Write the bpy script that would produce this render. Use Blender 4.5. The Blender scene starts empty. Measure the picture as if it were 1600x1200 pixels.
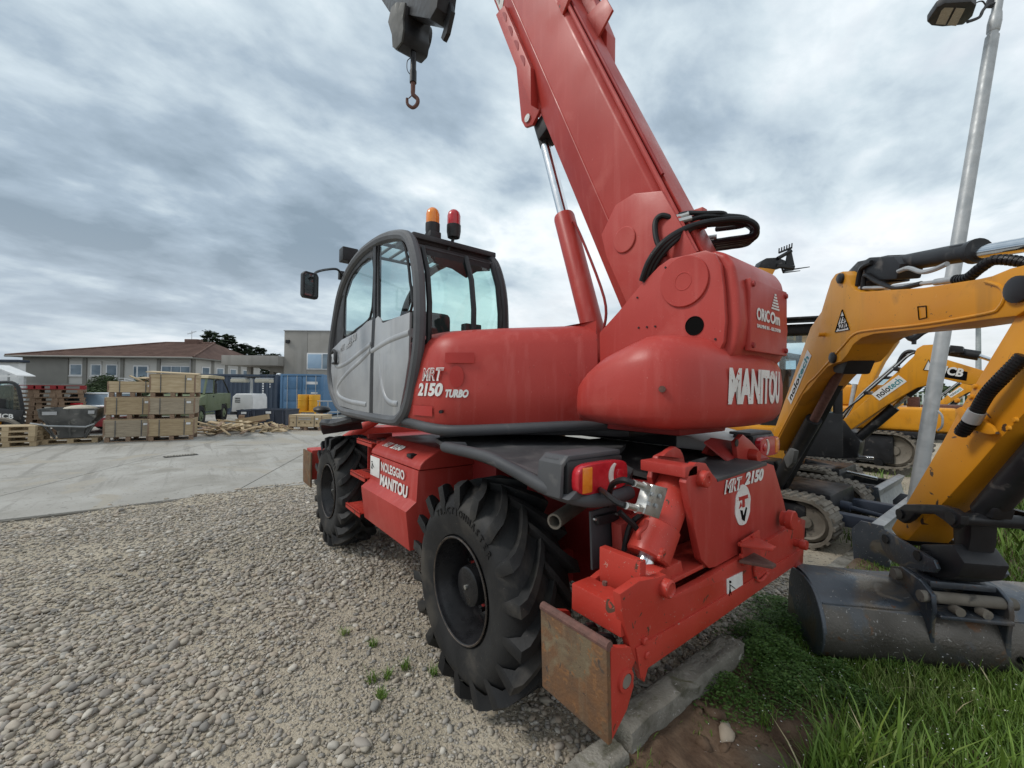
import bpy, bmesh, math, random
import numpy as np
from mathutils import Vector, Matrix
random.seed(7); RNG = np.random.default_rng(7)
S = bpy.context.scene; COL = S.collection
# ------------------------------------------------------------------ camera (world axes: x = red machine's forward, y = its left)
CP = Vector((-3.561, 2.469, 1.803)); FPX = 645.8
YAW, PIT, ROL = math.radians(-37.915), math.radians(0.829), math.radians(0.633)
FW = Vector((math.cos(YAW)*math.cos(PIT), math.sin(YAW)*math.cos(PIT), math.sin(PIT)))
RT = Vector((math.sin(YAW), -math.cos(YAW), 0)); UP = RT.cross(FW)
RT, UP = RT*math.cos(ROL)+UP*math.sin(ROL), -RT*math.sin(ROL)+UP*math.cos(ROL)
cd = bpy.data.cameras.new('camera'); cam = bpy.data.objects.new('camera', cd); COL.objects.link(cam)
cd.sensor_fit = 'HORIZONTAL'; cd.sensor_width = 36; cd.lens = 36*FPX/1600; cd.clip_start = .05; cd.clip_end = 3000
cam.matrix_world = Matrix(((RT.x, UP.x, -FW.x, CP.x), (RT.y, UP.y, -FW.y, CP.y), (RT.z, UP.z, -FW.z, CP.z), (0, 0, 0, 1)))
S.camera = cam
# ------------------------------------------------------------------ sky, sun, exposure
SKYOFF = (3.9, 1.3, .7)
SUN_EL, SUN_AZ = math.radians(48), math.radians(62)      # azimuth measured from +x towards +y
w = bpy.data.worlds.new('World'); S.world = w; w.use_nodes = True
nt = w.node_tree; N = nt.nodes; L = nt.links; N.clear()
def nd(t, **k):
    n = N.new(t)
    for a, b in k.items(): setattr(n, a, b)
    return n
def mth(op, a, b=None, clamp=False):
    n = nd('ShaderNodeMath', operation=op, use_clamp=clamp)
    for i, v in enumerate((a, b)):
        if v is None: continue
        if hasattr(v, 'is_output'): L.new(v, n.inputs[i])
        else: n.inputs[i].default_value = v
    return n.outputs[0]
def ramp(fac, stops):
    r = nd('ShaderNodeValToRGB'); e = r.color_ramp.elements
    while len(e) < len(stops): e.new(.5)
    for el, (p, c) in zip(e, stops): el.position = p; el.color = (*c, 1) if len(c) == 3 else c
    L.new(fac, r.inputs[0]); return r.outputs[0]
def noise(vec, sc, det, rough=.55, dist=0.):
    n = nd('ShaderNodeTexNoise'); n.inputs['Scale'].default_value = sc; n.inputs['Detail'].default_value = det
    n.inputs['Roughness'].default_value = rough; n.inputs['Distortion'].default_value = dist
    L.new(vec, n.inputs['Vector']); return n.outputs['Fac']
sky = nd('ShaderNodeTexSky', sky_type='NISHITA', sun_disc=False)
sky.sun_elevation = SUN_EL; sky.sun_rotation = math.pi/2-SUN_AZ; sky.air_density = 1.2; sky.dust_density = 2.5
tc = nd('ShaderNodeTexCoord'); sp = nd('ShaderNodeSeparateXYZ'); L.new(tc.outputs['Generated'], sp.inputs[0])
zz = mth('ADD', mth('ABSOLUTE', sp.outputs[2]), .22)
cb = nd('ShaderNodeCombineXYZ'); L.new(mth('DIVIDE', sp.outputs[0], zz), cb.inputs[0]); L.new(mth('DIVIDE', sp.outputs[1], zz), cb.inputs[1])
mp = nd('ShaderNodeMapping'); mp.inputs['Location'].default_value = SKYOFF; mp.inputs['Rotation'].default_value = (0, 0, .9)
mp.inputs['Scale'].default_value = (1.0, .8, 1); L.new(cb.outputs[0], mp.inputs[0])
n1 = noise(mp.outputs[0], .55, 2, .45, .25); n2 = noise(mp.outputs[0], 1.9, 9, .55, .15); n3 = noise(mp.outputs[0], 6.0, 7, .55, .3)
body = mth('ADD', mth('MULTIPLY', n1, .52), mth('ADD', mth('MULTIPLY', n2, .40), mth('MULTIPLY', n3, .13)))
cloud = ramp(body, [(.405, (2.3, 3.0, 3.7)), (.465, (3.5, 4.35, 5.2)), (.52, (5.6, 6.5, 7.1)), (.565, (7.7, 8.3, 8.7)), (.63, (9.4, 9.6, 9.7))])
gap = ramp(mth('ADD', mth('MULTIPLY', n1, .6), mth('MULTIPLY', n3, .4)), [(.52, (0, 0, 0)), (.66, (.35, .35, .35))])
mx = nd('ShaderNodeMixRGB'); L.new(gap, mx.inputs[0]); L.new(cloud, mx.inputs[1]); L.new(sky.outputs[0], mx.inputs[2])
hz = ramp(mth('ABSOLUTE', sp.outputs[2]), [(.0, (1, 1, 1)), (.30, (0, 0, 0))])      # the cloud sheet thins to pale air at the skyline
hm = nd('ShaderNodeMixRGB'); L.new(mth('MULTIPLY', hz, .55), hm.inputs[0]); L.new(mx.outputs[0], hm.inputs[1]); hm.inputs[2].default_value = (5.2, 5.65, 6.1, 1)
bg = nd('ShaderNodeBackground'); bg.inputs[1].default_value = .1; L.new(hm.outputs[0], bg.inputs[0])
L.new(bg.outputs[0], nd('ShaderNodeOutputWorld').inputs[0])
sd = bpy.data.lights.new('sun', 'SUN'); sd.energy = 1.5; sd.angle = math.radians(14); sd.color = (1, .96, .9)
so = bpy.data.objects.new('sun', sd); COL.objects.link(so)
SD = Vector((math.cos(SUN_EL)*math.cos(SUN_AZ), math.cos(SUN_EL)*math.sin(SUN_AZ), math.sin(SUN_EL)))
so.rotation_euler = SD.to_track_quat('Z', 'Y').to_euler()
vs = S.view_settings; vs.view_transform = 'Standard'; vs.look = 'None'; vs.exposure = 0.26; vs.gamma = 1; vs.use_curve_mapping = False
# ------------------------------------------------------------------ measuring helpers: where a sight line meets a plane of the place
def ray(u, v): return FW+RT*((u-800)/FPX)+UP*((600-v)/FPX)
def hit(u, v, ax, val):
    d = ray(u, v); return CP+d*((val-CP[ax])/d[ax])
def PX(u, v, x): return hit(u, v, 0, x)
def PY(u, v, y): return hit(u, v, 1, y)
def PZ(u, v, z=0.): return hit(u, v, 2, z)
def at(u, v, d): return CP+ray(u, v)*d
# ------------------------------------------------------------------ materials
MATS = {}
def M(name, c1, c2=None, sc=3., det=6, rough=.5, metal=0., bump=0., bsc=40., spots=None, lo=.35, hi=.65, coat=0., coord='Object', stretch=None, attr=None, bdist=.01, rvar=.12, streak=None, spec=.32, hstreak=None):
    m = bpy.data.materials.new(name); m.use_nodes = True; MATS[name] = m
    t = m.node_tree; n = t.nodes; l = t.links; b = n['Principled BSDF']
    b.inputs['Specular IOR Level'].default_value = spec; b.inputs['Metallic'].default_value = metal; b.inputs['Roughness'].default_value = rough
    if coat: b.inputs['Coat Weight'].default_value = coat; b.inputs['Coat Roughness'].default_value = .25
    tcn = n.new('ShaderNodeTexCoord'); vec = tcn.outputs[coord]
    if stretch:
        mpn = n.new('ShaderNodeMapping'); mpn.inputs['Scale'].default_value = stretch; l.new(vec, mpn.inputs[0]); vec = mpn.outputs[0]
    def nz(s, d, dist=0.):
        q = n.new('ShaderNodeTexNoise'); q.inputs['Scale'].default_value = s; q.inputs['Detail'].default_value = d; q.inputs['Distortion'].default_value = dist
        l.new(vec, q.inputs['Vector']); return q.outputs['Fac']
    def rng(f, a, z, o0=0., o1=1.):
        q = n.new('ShaderNodeMapRange'); q.inputs[1].default_value = a; q.inputs[2].default_value = z; q.inputs[3].default_value = o0; q.inputs[4].default_value = o1
        l.new(f, q.inputs[0]); return q.outputs[0]
    def mixc(f, a, z):
        q = n.new('ShaderNodeMixRGB')
        if hasattr(f, 'is_output'): l.new(f, q.inputs[0])
        else: q.inputs[0].default_value = f
        for i, x in ((1, a), (2, z)):
            if hasattr(x, 'is_output'): l.new(x, q.inputs[i])
            else: q.inputs[i].default_value = (*x, 1)
        return q.outputs[0]
    col = None; f1 = nz(sc, det, .4)
    if c2 is not None and not isinstance(c2, list): col = mixc(rng(f1, lo, hi), c1, c2)
    if attr:
        an = n.new('ShaderNodeAttribute'); an.attribute_name = attr
        r = n.new('ShaderNodeValToRGB'); e = r.color_ramp.elements
        pal = [c1]+(c2 if isinstance(c2, list) else [c2])
        while len(e) < len(pal): e.new(.5)
        for i, (el, c) in enumerate(zip(e, pal)): el.position = i/(len(pal)-1); el.color = (*c, 1)
        l.new(an.outputs['Fac'], r.inputs[0]); col = r.outputs[0]
        col = mixc(rng(f1, .3, .7, 0, .35), col, (c1[0]*.6, c1[1]*.6, c1[2]*.6))
    if streak:            # vertical run-off dirt with its own shape
        mp2 = n.new('ShaderNodeMapping'); mp2.inputs['Scale'].default_value = (streak[1], streak[1], streak[1]*.07); l.new(tcn.outputs[coord], mp2.inputs[0])
        q = n.new('ShaderNodeTexNoise'); q.inputs['Scale'].default_value = 1; q.inputs['Detail'].default_value = 4; l.new(mp2.outputs[0], q.inputs['Vector'])
        col = mixc(rng(q.outputs['Fac'], streak[2], streak[2]+.16, 0, streak[3]), col if col else c1, streak[0])
    if hstreak:           # tyre marks and drag stains lying along one direction
        mp3 = n.new('ShaderNodeMapping'); mp3.inputs['Rotation'].default_value = (0, 0, hstreak[4]); mp3.inputs['Scale'].default_value = (hstreak[1]*.06, hstreak[1], hstreak[1]); l.new(tcn.outputs[coord], mp3.inputs[0])
        q = n.new('ShaderNodeTexNoise'); q.inputs['Scale'].default_value = 1; q.inputs['Detail'].default_value = 6; q.inputs['Roughness'].default_value = .65; l.new(mp3.outputs[0], q.inputs['Vector'])
        col = mixc(rng(q.outputs['Fac'], hstreak[2], hstreak[2]+.1, 0, hstreak[3]), col if col else c1, hstreak[0])
    for k, (sc2, th, w2, c) in enumerate(spots or []):
        col = mixc(rng(nz(sc2, 7, .6+k), th, th+w2), col if col else c1, c)
    if col: l.new(col, b.inputs['Base Color'])
    else: b.inputs['Base Color'].default_value = (*c1, 1)
    if rvar: l.new(rng(nz(sc*2.3, 5), .3, .7, max(.02, rough-rvar), min(1, rough+rvar)), b.inputs['Roughness'])
    if bump:
        bn = n.new('ShaderNodeBump'); bn.inputs['Strength'].default_value = bump; bn.inputs['Distance'].default_value = bdist
        l.new(nz(bsc, 4), bn.inputs['Height']); l.new(bn.outputs[0], b.inputs['Normal'])
    return m
def glass(name, tint, refl=.12, rough=.02):
    m = bpy.data.materials.new(name); m.use_nodes = True; MATS[name] = m
    t = m.node_tree; n = t.nodes; l = t.links; n.clear()
    tr = n.new('ShaderNodeBsdfTransparent'); tr.inputs[0].default_value = (*tint, 1)
    gl = n.new('ShaderNodeBsdfGlossy'); gl.inputs['Roughness'].default_value = rough; gl.inputs[0].default_value = (1, 1, 1, 1)
    fr = n.new('ShaderNodeLayerWeight'); fr.inputs[0].default_value = .5
    pw = n.new('ShaderNodeMath'); pw.operation = 'POWER'; pw.inputs[1].default_value = 5.; l.new(fr.outputs['Facing'], pw.inputs[0])
    ad = n.new('ShaderNodeMath'); ad.operation = 'MULTIPLY_ADD'; ad.inputs[1].default_value = .55; ad.inputs[2].default_value = refl; l.new(pw.outputs[0], ad.inputs[0])
    mxs = n.new('ShaderNodeMixShader'); l.new(ad.outputs[0], mxs.inputs[0]); l.new(tr.outputs[0], mxs.inputs[1]); l.new(gl.outputs[0], mxs.inputs[2])
    l.new(mxs.outputs[0], n.new('ShaderNodeOutputMaterial').inputs[0]); return m
M('red', (.36, .034, .026), (.42, .052, .042), 1.5, 8, .42, bump=.06, bsc=160, spots=[(2.6, .57, .2, (.46, .088, .072)), (34, .72, .03, (.15, .04, .03)), (90, .69, .03, (.50, .19, .16)), (55, .66, .05, (.30, .03, .024))], streak=((.47, .10, .085), 18, .54, .42), rvar=.12)
M('redworn', (.39, .034, .022), (.45, .05, .035), 2.4, 7, .42, bump=.06, bsc=90, spots=[(2.5, .58, .2, (.30, .03, .022)), (13, .665, .02, (.09, .045, .03)), (38, .67, .03, (.42, .20, .16)), (80, .70, .02, (.12, .06, .045))])
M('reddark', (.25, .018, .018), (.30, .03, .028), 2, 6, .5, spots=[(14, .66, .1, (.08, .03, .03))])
M('rust', (.105, .066, .042), (.17, .085, .04), 11, 9, .85, bump=.35, bsc=80, spots=[(5, .54, .1, (.14, .105, .065)), (24, .58, .06, (.20, .10, .045)), (9, .62, .06, (.075, .055, .042)), (3.2, .60, .12, (.17, .135, .085)), (70, .70, .03, (.36, .29, .21))], streak=((.20, .155, .10), 22, .58, .5), rvar=.05)
M('rustedge', (.16, .08, .065), (.11, .06, .05), 30, 5, .85, bump=.3, bsc=150)
M('plastic', (.046, .048, .053), (.072, .074, .079), 2.2, 6, .55, bump=.1, bsc=300, spots=[(7, .66, .2, (.2, .19, .18))])
M('framegrey', (.078, .081, .088), (.11, .113, .12), 2.2, 6, .5, bump=.08, bsc=300, spots=[(7, .66, .2, (.16, .158, .155))])
M('plasticdark', (.028, .029, .032), (.05, .05, .053), 3, 6, .5, bump=.08, bsc=250)
M('black', (.012, .012, .014), (.026, .026, .028), 4, 5, .45)
M('hose', (.007, .007, .008), (.013, .013, .014), 8, 4, .45)
M('silver', (.30, .31, .325), (.39, .40, .41), 2.6, 7, .42, metal=.25, coat=.1, spots=[(5, .62, .2, (.30, .31, .32))], streak=((.46, .46, .46), 14, .54, .5))
M('tyre', (.014, .014, .015), (.028, .028, .028), 3.2, 7, .6, bump=.15, bsc=90, spots=[(4, .55, .2, (.07, .063, .054)), (50, .70, .05, (.10, .092, .08))], spec=.22)
M('rimblack', (.008, .008, .009), (.018, .018, .02), 5, 6, .3, spots=[(8, .68, .05, (.14, .12, .1))])
M('rimrust', (.05, .042, .036), (.14, .105, .08), 30, 5, .7)
M('chrome', (.75, .76, .78), (.62, .64, .66), 10, 4, .14, metal=1., rvar=.05)
M('zinc', (.55, .55, .53), (.42, .42, .4), 14, 4, .35, metal=.8)
M('galv', (.34, .36, .37), (.44, .455, .46), 6, 8, .5, metal=.35, spots=[(3, .6, .2, (.28, .29, .29))])
M('white', (.72, .72, .70), (.62, .62, .6), 14, 6, .5)
M('whiteworn', (.70, .69, .67), (.6, .58, .55), 10, 6, .55, spots=[(50, .64, .03, (.48, .06, .05))])
M('letterred', (.37, .027, .022), (.40, .036, .03), 5, 4, .42)
M('lettergrey', (.34, .345, .35), (.39, .395, .40), 12, 4, .5)
M('ink', (.004, .004, .004), None, rough=.7, spec=.05, rvar=0)
M('teal', (.02, .20, .23), None, rough=.5)
M('lampred', (.42, .012, .02), (.5, .02, .03), 30, 3, .16, coat=.6, rvar=.04)
M('lampamber', (.75, .20, .015), (.8, .26, .03), 30, 3, .16, coat=.6, rvar=.04)
M('lampclear', (.62, .56, .52), (.7, .65, .6), 40, 3, .2, coat=.5, rvar=.04)
M('deck', (.045, .046, .05), (.085, .085, .088), 2.4, 8, .55, bump=.1, bsc=60, spots=[(4, .55, .25, (.15, .145, .14))])
M('bonnet', (.42, .42, .41), (.5, .5, .49), 3, 6, .45)
M('yellow', (.58, .235, .012), (.64, .285, .02), 1.6, 8, .4, coat=.1, bump=.05, bsc=200, spots=[(3.5, .60, .12, (.44, .19, .02)), (24, .69, .03, (.10, .06, .03)), (60, .72, .02, (.7, .45, .2))], streak=((.36, .17, .03), 10, .57, .5))
M('yellowworn', (.60, .245, .012), (.66, .29, .02), 2, 7, .42, coat=.1, spots=[(9, .665, .02, (.07, .045, .03)), (30, .69, .03, (.12, .08, .05))])
M('excblack', (.009, .0095, .011), (.022, .023, .026), 3, 7, .42, spots=[(8, .62, .12, (.09, .085, .08))])
M('steelworn', (.055, .066, .082), (.115, .128, .145), 1.8, 10, .38, metal=.5, bump=.2, bsc=50, spots=[(2.6, .54, .10, (.15, .125, .098)), (5, .60, .06, (.20, .175, .145)), (16, .67, .03, (.30, .30, .30)), (7, .67, .05, (.15, .07, .04)), (45, .71, .02, (.36, .36, .36))], rvar=.18)
M('steelmud', (.085, .076, .065), (.135, .123, .108), 2.4, 10, .42, metal=.45, bump=.3, bsc=60, spots=[(4, .55, .1, (.10, .105, .11)), (6, .60, .08, (.15, .085, .05)), (18, .65, .04, (.32, .31, .29)), (40, .69, .03, (.42, .41, .4))], rvar=.15)
M('muddy', (.12, .105, .085), (.20, .18, .15), 4, 8, .8, bump=.3, bsc=40, spots=[(9, .6, .1, (.06, .055, .05))], rvar=.05)
M('blade', (.40, .41, .41), (.30, .31, .32), 5, 8, .5, metal=.3, spots=[(9, .63, .08, (.22, .2, .17))])
M('concrete', (.285, .272, .245), (.36, .348, .32), .8, 10, .85, bump=.35, bsc=30, spots=[(1.1, .54, .16, (.24, .228, .20)), (.45, .56, .06, (.31, .285, .24)), (6, .60, .08, (.20, .19, .17)), (38, .66, .05, (.44, .43, .41))], coord='Object', rvar=.06, hstreak=((.15, .142, .125), 3.2, .53, .5, .45))
M('kerb', (.17, .158, .132), (.27, .255, .22), 5, 10, .92, bump=1., bsc=60, spots=[(6, .54, .12, (.105, .10, .075)), (22, .64, .05, (.38, .37, .34)), (90, .66, .04, (.42, .40, .37)), (3, .62, .1, (.13, .125, .08))], rvar=.04)
M('wallconc', (.285, .27, .245), (.32, .305, .28), 1.2, 9, .9, bump=.1, bsc=30, streak=((.22, .21, .19), 2.2, .55, .5), rvar=.03)
M('housegrey', (.205, .20, .185), (.23, .225, .205), .8, 7, .9, rvar=.03)
M('houselight', (.46, .455, .43), (.50, .49, .465), .8, 7, .9, rvar=.03)
M('rooftile', (.105, .062, .05), (.15, .092, .073), 1.0, 8, .85, bump=.4, bsc=6, bdist=.05, rvar=.03)
M('pane', (.10, .14, .18), (.22, .28, .33), .7, 3, .12, rvar=.03)
M('paneblue', (.30, .42, .55), (.36, .48, .6), .9, 3, .15, rvar=.03)
M('paintwhite', (.62, .63, .63), (.7, .7, .7), 3, 4, .5)
M('wood', (.30, .225, .135), (.43, .335, .21), 4, 8, .8, stretch=(1, 1, 6), spots=[(5, .60, .12, (.27, .20, .13)), (14, .68, .05, (.2, .14, .09))], rvar=.04, coord='Object')
M('woodpale', (.40, .305, .185), (.51, .41, .27), 3, 7, .75, stretch=(1, 1, 4), rvar=.04)
M('wooddark', (.20, .135, .09), (.29, .20, .14), 3, 7, .8, rvar=.04)
M('woodgrey', (.27, .225, .165), (.38, .32, .235), 4, 8, .8, stretch=(1, 1, 6), spots=[(5, .58, .12, (.22, .175, .125)), (14, .66, .05, (.17, .125, .085))], rvar=.04)
M('woodred', (.24, .02, .025), (.30, .035, .035), 3, 5, .7)
M('army', (.135, .165, .095), (.17, .20, .12), 2, 6, .6, rvar=.04)
M('canvas', (.40, .34, .22), (.47, .40, .27), 3, 6, .85, bump=.2, bsc=12)
M('contdark', (.045, .062, .092), (.06, .08, .112), 1.5, 7, .5, spots=[(6, .68, .08, (.12, .09, .08))])
M('contblue', (.075, .165, .29), (.095, .19, .32), 1.5, 7, .5, spots=[(6, .68, .08, (.2, .17, .16))])
M('binblue', (.035, .045, .065), (.05, .06, .085), 2, 6, .5)
M('drum', (.62, .30, .02), (.68, .36, .04), 2, 5, .45)
M('skip', (.07, .073, .072), (.15, .15, .145), 2.3, 8, .75, metal=.2, spots=[(6, .6, .1, (.23, .23, .21))])
M('cement', (.40, .36, .29), (.5, .46, .38), 9, 7, .95, bump=.6, bsc=30)
M('carwhite', (.66, .67, .68), None, rough=.25, coat=.5, rvar=0)
M('carred', (.24, .012, .018), None, rough=.3, coat=.5, rvar=0)
M('needle', (.024, .042, .024), [(.038, .062, .032), (.06, .09, .042)], 3, 4, .7, attr='rnd', rvar=0)
M('hedge', (.024, .042, .014), [(.042, .068, .021), (.06, .095, .03)], 3, 4, .7, attr='rnd', rvar=0)
M('bark', (.09, .065, .045), (.13, .1, .075), 9, 6, .9, bump=.5, bsc=20)
M('grass', (.06, .115, .014), [(.105, .19, .025), (.155, .245, .04), (.25, .29, .09)], 3, 3, .55, attr='rnd', rvar=0)
M('weed', (.045, .10, .016), [(.07, .145, .026), (.11, .19, .04)], 3, 3, .55, attr='rnd', rvar=0)
M('straw', (.42, .36, .2), (.5, .44, .28), 6, 3, .8)
M('soil', (.085, .052, .033), (.15, .10, .066), 7, 10, .95, bump=1., bsc=45, spots=[(2.2, .56, .2, (.2, .165, .125))])
M('pebble', (.235, .208, .168), [(.34, .305, .25), (.42, .378, .31), (.39, .322, .248), (.57, .53, .46), (.22, .21, .195), (.41, .355, .295), (.31, .29, .262)], 14, 5, .85, attr='rnd', rvar=.05)
M('seat', (.02, .02, .022), (.035, .035, .037), 6, 4, .8)
M('fencewhite', (.6, .62, .62), None, rough=.6, rvar=0)
M('lens', (.40, .38, .31), (.48, .46, .39), 30, 3, .25)
M('mirrorglass', (.6, .65, .66), None, rough=.05, metal=1., rvar=0)
glass('cabglass', (.85, .96, .94), .06); glass('clearglass', (.80, .90, .92), .10); glass('rearglass', (.74, .94, .90), .06)
# ------------------------------------------------------------------ mesh helpers
def V(*a): return Vector(a)
def crv(pts, n=8, closed=False):
    """smooth curve through pts"""
    P = [Vector(p) for p in pts]; k = len(P); out = []
    for i in range(k if closed else k-1):
        if closed: a, b, c, d = P[(i-1) % k], P[i], P[(i+1) % k], P[(i+2) % k]
        else: a, b, c, d = P[max(i-1, 0)], P[i], P[i+1], P[min(i+2, k-1)]
        for j in range(n):
            t = j/n; t2 = t*t; t3 = t2*t
            out.append(.5*((2*b)+(c-a)*t+(2*a-5*b+4*c-d)*t2+(3*b-a-3*c+d)*t3))
    if not closed: out.append(P[-1])
    return out
class MB:
    def __init__(s): s.bm = bmesh.new()
    def _merge(s, b, bev=0., seg=2, mat=None):
        bmesh.ops.recalc_face_normals(b, faces=b.faces)
        if bev:
            es = [e for e in b.edges if len(e.link_faces) == 2 and e.calc_face_angle(0) > .35]
            if es: bmesh.ops.bevel(b, geom=es, offset=bev, segments=seg, affect='EDGES', clamp_overlap=True, profile=.6)
        if mat is not None: bmesh.ops.transform(b, matrix=mat, verts=b.verts)
        me = bpy.data.meshes.new('t'); b.to_mesh(me); b.free(); s.bm.from_mesh(me); bpy.data.meshes.remove(me); return s
    def prism(s, poly, ax, a, b, bev=0., seg=2, mat=None, hole=None):
        """poly in the two other axes (order x,y,z), extruded along ax from a to b"""
        t = bmesh.new()
        def mk(p, h):
            c = [p[0], p[1]]; c.insert(ax, h); return t.verts.new(c)
        A = [mk(p, a) for p in poly]; B = [mk(p, b) for p in poly]; n = len(poly)
        if hole:
            A2 = [mk(p, a) for p in hole]; B2 = [mk(p, b) for p in hole]
            for i in range(n):
                j = (i+1) % n
                t.faces.new((A[i], A[j], A2[j], A2[i])); t.faces.new((B[i], B2[i], B2[j], B[j]))
                t.faces.new((A[i], B[i], B[j], A[j])); t.faces.new((A2[i], A2[j], B2[j], B2[i]))
        else:
            t.faces.new(A); t.faces.new(B[::-1])
            for i in range(n): j = (i+1) % n; t.faces.new((A[j], A[i], B[i], B[j]))
        return s._merge(t, bev, seg, mat)
    def box(s, x0, x1, y0, y1, z0, z1, bev=0., mat=None, seg=2):
        return s.prism([(x0, y0), (x1, y0), (x1, y1), (x0, y1)], 2, z0, z1, bev, seg, mat)
    def plate(s, pts, th, n=None, bev=0.):
        """planar 3D polygon with thickness along n"""
        P = [Vector(p) for p in pts]; c = sum(P, Vector())/len(P)
        if n is None:
            n = Vector()
            for i in range(len(P)): n += (P[i]-c).cross(P[(i+1) % len(P)]-c)
            n.normalize()
        n = Vector(n); t = bmesh.new(); A = [t.verts.new(p) for p in P]; B = [t.verts.new(p+n*th) for p in P]; k = len(P)
        t.faces.new(A); t.faces.new(B[::-1])
        for i in range(k): j = (i+1) % k; t.faces.new((A[j], A[i], B[i], B[j]))
        return s._merge(t, bev)
    def bar(s, p0, p1, w, h, bev=0., up=(0, 0, 1)):
        p0 = Vector(p0); p1 = Vector(p1); d = p1-p0; ln = d.length; d.normalize(); u = Vector(up)
        if abs(d.dot(u)) > .98: u = Vector((1, 0, 0))
        sd = u.cross(d).normalized(); u = d.cross(sd)
        m = Matrix(((d.x, sd.x, u.x, p0.x), (d.y, sd.y, u.y, p0.y), (d.z, sd.z, u.z, p0.z), (0, 0, 0, 1)))
        return s.box(0, ln, -w/2, w/2, -h/2, h/2, bev, m)
    def cyl(s, p0, p1, r, r2=None, seg=20, bev=0.):
        p0 = Vector(p0); p1 = Vector(p1); d = p1-p0; t = bmesh.new()
        bmesh.ops.create_cone(t, cap_ends=True, segments=seg, radius1=r, radius2=r if r2 is None else r2, depth=d.length)
        m = Matrix.Translation((p0+p1)/2) @ d.to_track_quat('Z', 'Y').to_matrix().to_4x4()
        return s._merge(t, bev, 2, m)
    def lathe(s, prof, p0, axis, seg=32):
        """prof = (distance along axis, radius)"""
        q = Vector(axis).to_track_quat('Z', 'Y'); t = bmesh.new(); rows = []
        for h, r in prof:
            rows.append([t.verts.new(Vector(p0)+q @ Vector((r*math.cos(2*math.pi*i/seg), r*math.sin(2*math.pi*i/seg), h))) for i in range(seg)] if r > 1e-5 else [t.verts.new(Vector(p0)+q @ Vector((0, 0, h)))])
        for a, b in zip(rows, rows[1:]):
            for i in range(seg):
                j = (i+1) % seg
                if len(a) == 1: t.faces.new((a[0], b[i], b[j]))
                elif len(b) == 1: t.faces.new((a[i], a[j], b[0]))
                else: t.faces.new((a[i], a[j], b[j], b[i]))
        return s._merge(t)
    def tube(s, path, r, seg=10, closed=False, r2=None, sq=False):
        P = [Vector(p) for p in path]; k = len(P); t = bmesh.new(); rows = []; nrm = None
        for i in range(k):
            a = P[i-1] if (i or closed) else P[0]; b = P[(i+1) % k] if (i < k-1 or closed) else P[-1]
            d = (b-a).normalized()
            if nrm is None:
                nrm = d.orthogonal().normalized()
                if sq: nrm = (Vector((0, 0, 1))-d*d.z).normalized() if abs(d.z) < .9 else Vector((0, 1, 0))
            nrm = (nrm-d*nrm.dot(d)).normalized(); bi = d.cross(nrm)
            rr = r if r2 is None else r+(r2-r)*i/(k-1)
            rows.append([t.verts.new(P[i]+(nrm*math.cos(2*math.pi*(j+.5*sq)/seg)+bi*math.sin(2*math.pi*(j+.5*sq)/seg))*rr) for j in range(seg)])
        for i in range(k if closed else k-1):
            a, b = rows[i], rows[(i+1) % k]
            for j in range(seg): t.faces.new((a[j], a[(j+1) % seg], b[(j+1) % seg], b[j]))
        if not closed: t.faces.new(rows[0][::-1]); t.faces.new(rows[-1])
        return s._merge(t)
    def loft(s, secs, caps=True):
        t = bmesh.new(); rows = [[t.verts.new(p) for p in sec] for sec in secs]
        for a, b in zip(rows, rows[1:]):
            n = len(a)
            for j in range(n): t.faces.new((a[j], a[(j+1) % n], b[(j+1) % n], b[j]))
        if caps: t.faces.new(rows[0][::-1]); t.faces.new(rows[-1])
        return s._merge(t)
    def sheet(s, grid):
        t = bmesh.new(); R = [[t.verts.new(p) for p in row] for row in grid]
        for a, b in zip(R, R[1:]):
            for j in range(len(a)-1): t.faces.new((a[j], a[j+1], b[j+1], b[j]))
        return s._merge(t)
    def ball(s, c, r, sub=2, sc=(1, 1, 1)):
        t = bmesh.new(); bmesh.ops.create_icosphere(t, subdivisions=sub, radius=r)
        return s._merge(t, mat=Matrix.Translation(c) @ Matrix.Diagonal((*sc, 1)))
    def xf(s, m): bmesh.ops.transform(s.bm, matrix=m, verts=s.bm.verts); return s
    def mesh(s, name, mat, ang=35):
        bmesh.ops.recalc_face_normals(s.bm, faces=s.bm.faces)
        me = bpy.data.meshes.new(name); s.bm.to_mesh(me); s.bm.free()
        me.polygons.foreach_set('use_smooth', [True]*len(me.polygons)); me.set_sharp_from_angle(angle=math.radians(ang))
        me.materials.append(MATS[mat] if isinstance(mat, str) else mat); return me
    def build(s, name, mat, parent=None, ang=35, label=None):
        o = bpy.data.objects.new(name, s.mesh(name, mat, ang)); COL.objects.link(o); o.parent = parent
        if label: o['label'] = label
        return o
def tag(o, label=None, cat=None, group=None, kind=None):
    for k, v in (('label', label), ('category', cat), ('group', group), ('kind', kind)):
        if v: o[k] = v
    return o
def thing(name, label, cat, loc=(0, 0, 0), rz=0., group=None):
    o = bpy.data.objects.new(name, None); COL.objects.link(o); o.location = loc; o.rotation_euler = (0, 0, rz); o.empty_display_size = .2
    return tag(o, label, cat, group)
def inst(name, me, parent=None, loc=(0, 0, 0), rot=(0, 0, 0), sc=(1, 1, 1)):
    o = bpy.data.objects.new(name, me); COL.objects.link(o); o.parent = parent; o.location = loc; o.rotation_euler = rot; o.scale = sc; return o
def copy_tree(o, parent=None):
    c = o.copy(); COL.objects.link(c); c.parent = parent
    for ch in [k for k in o.children]: copy_tree(ch, c)
    return c
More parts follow.
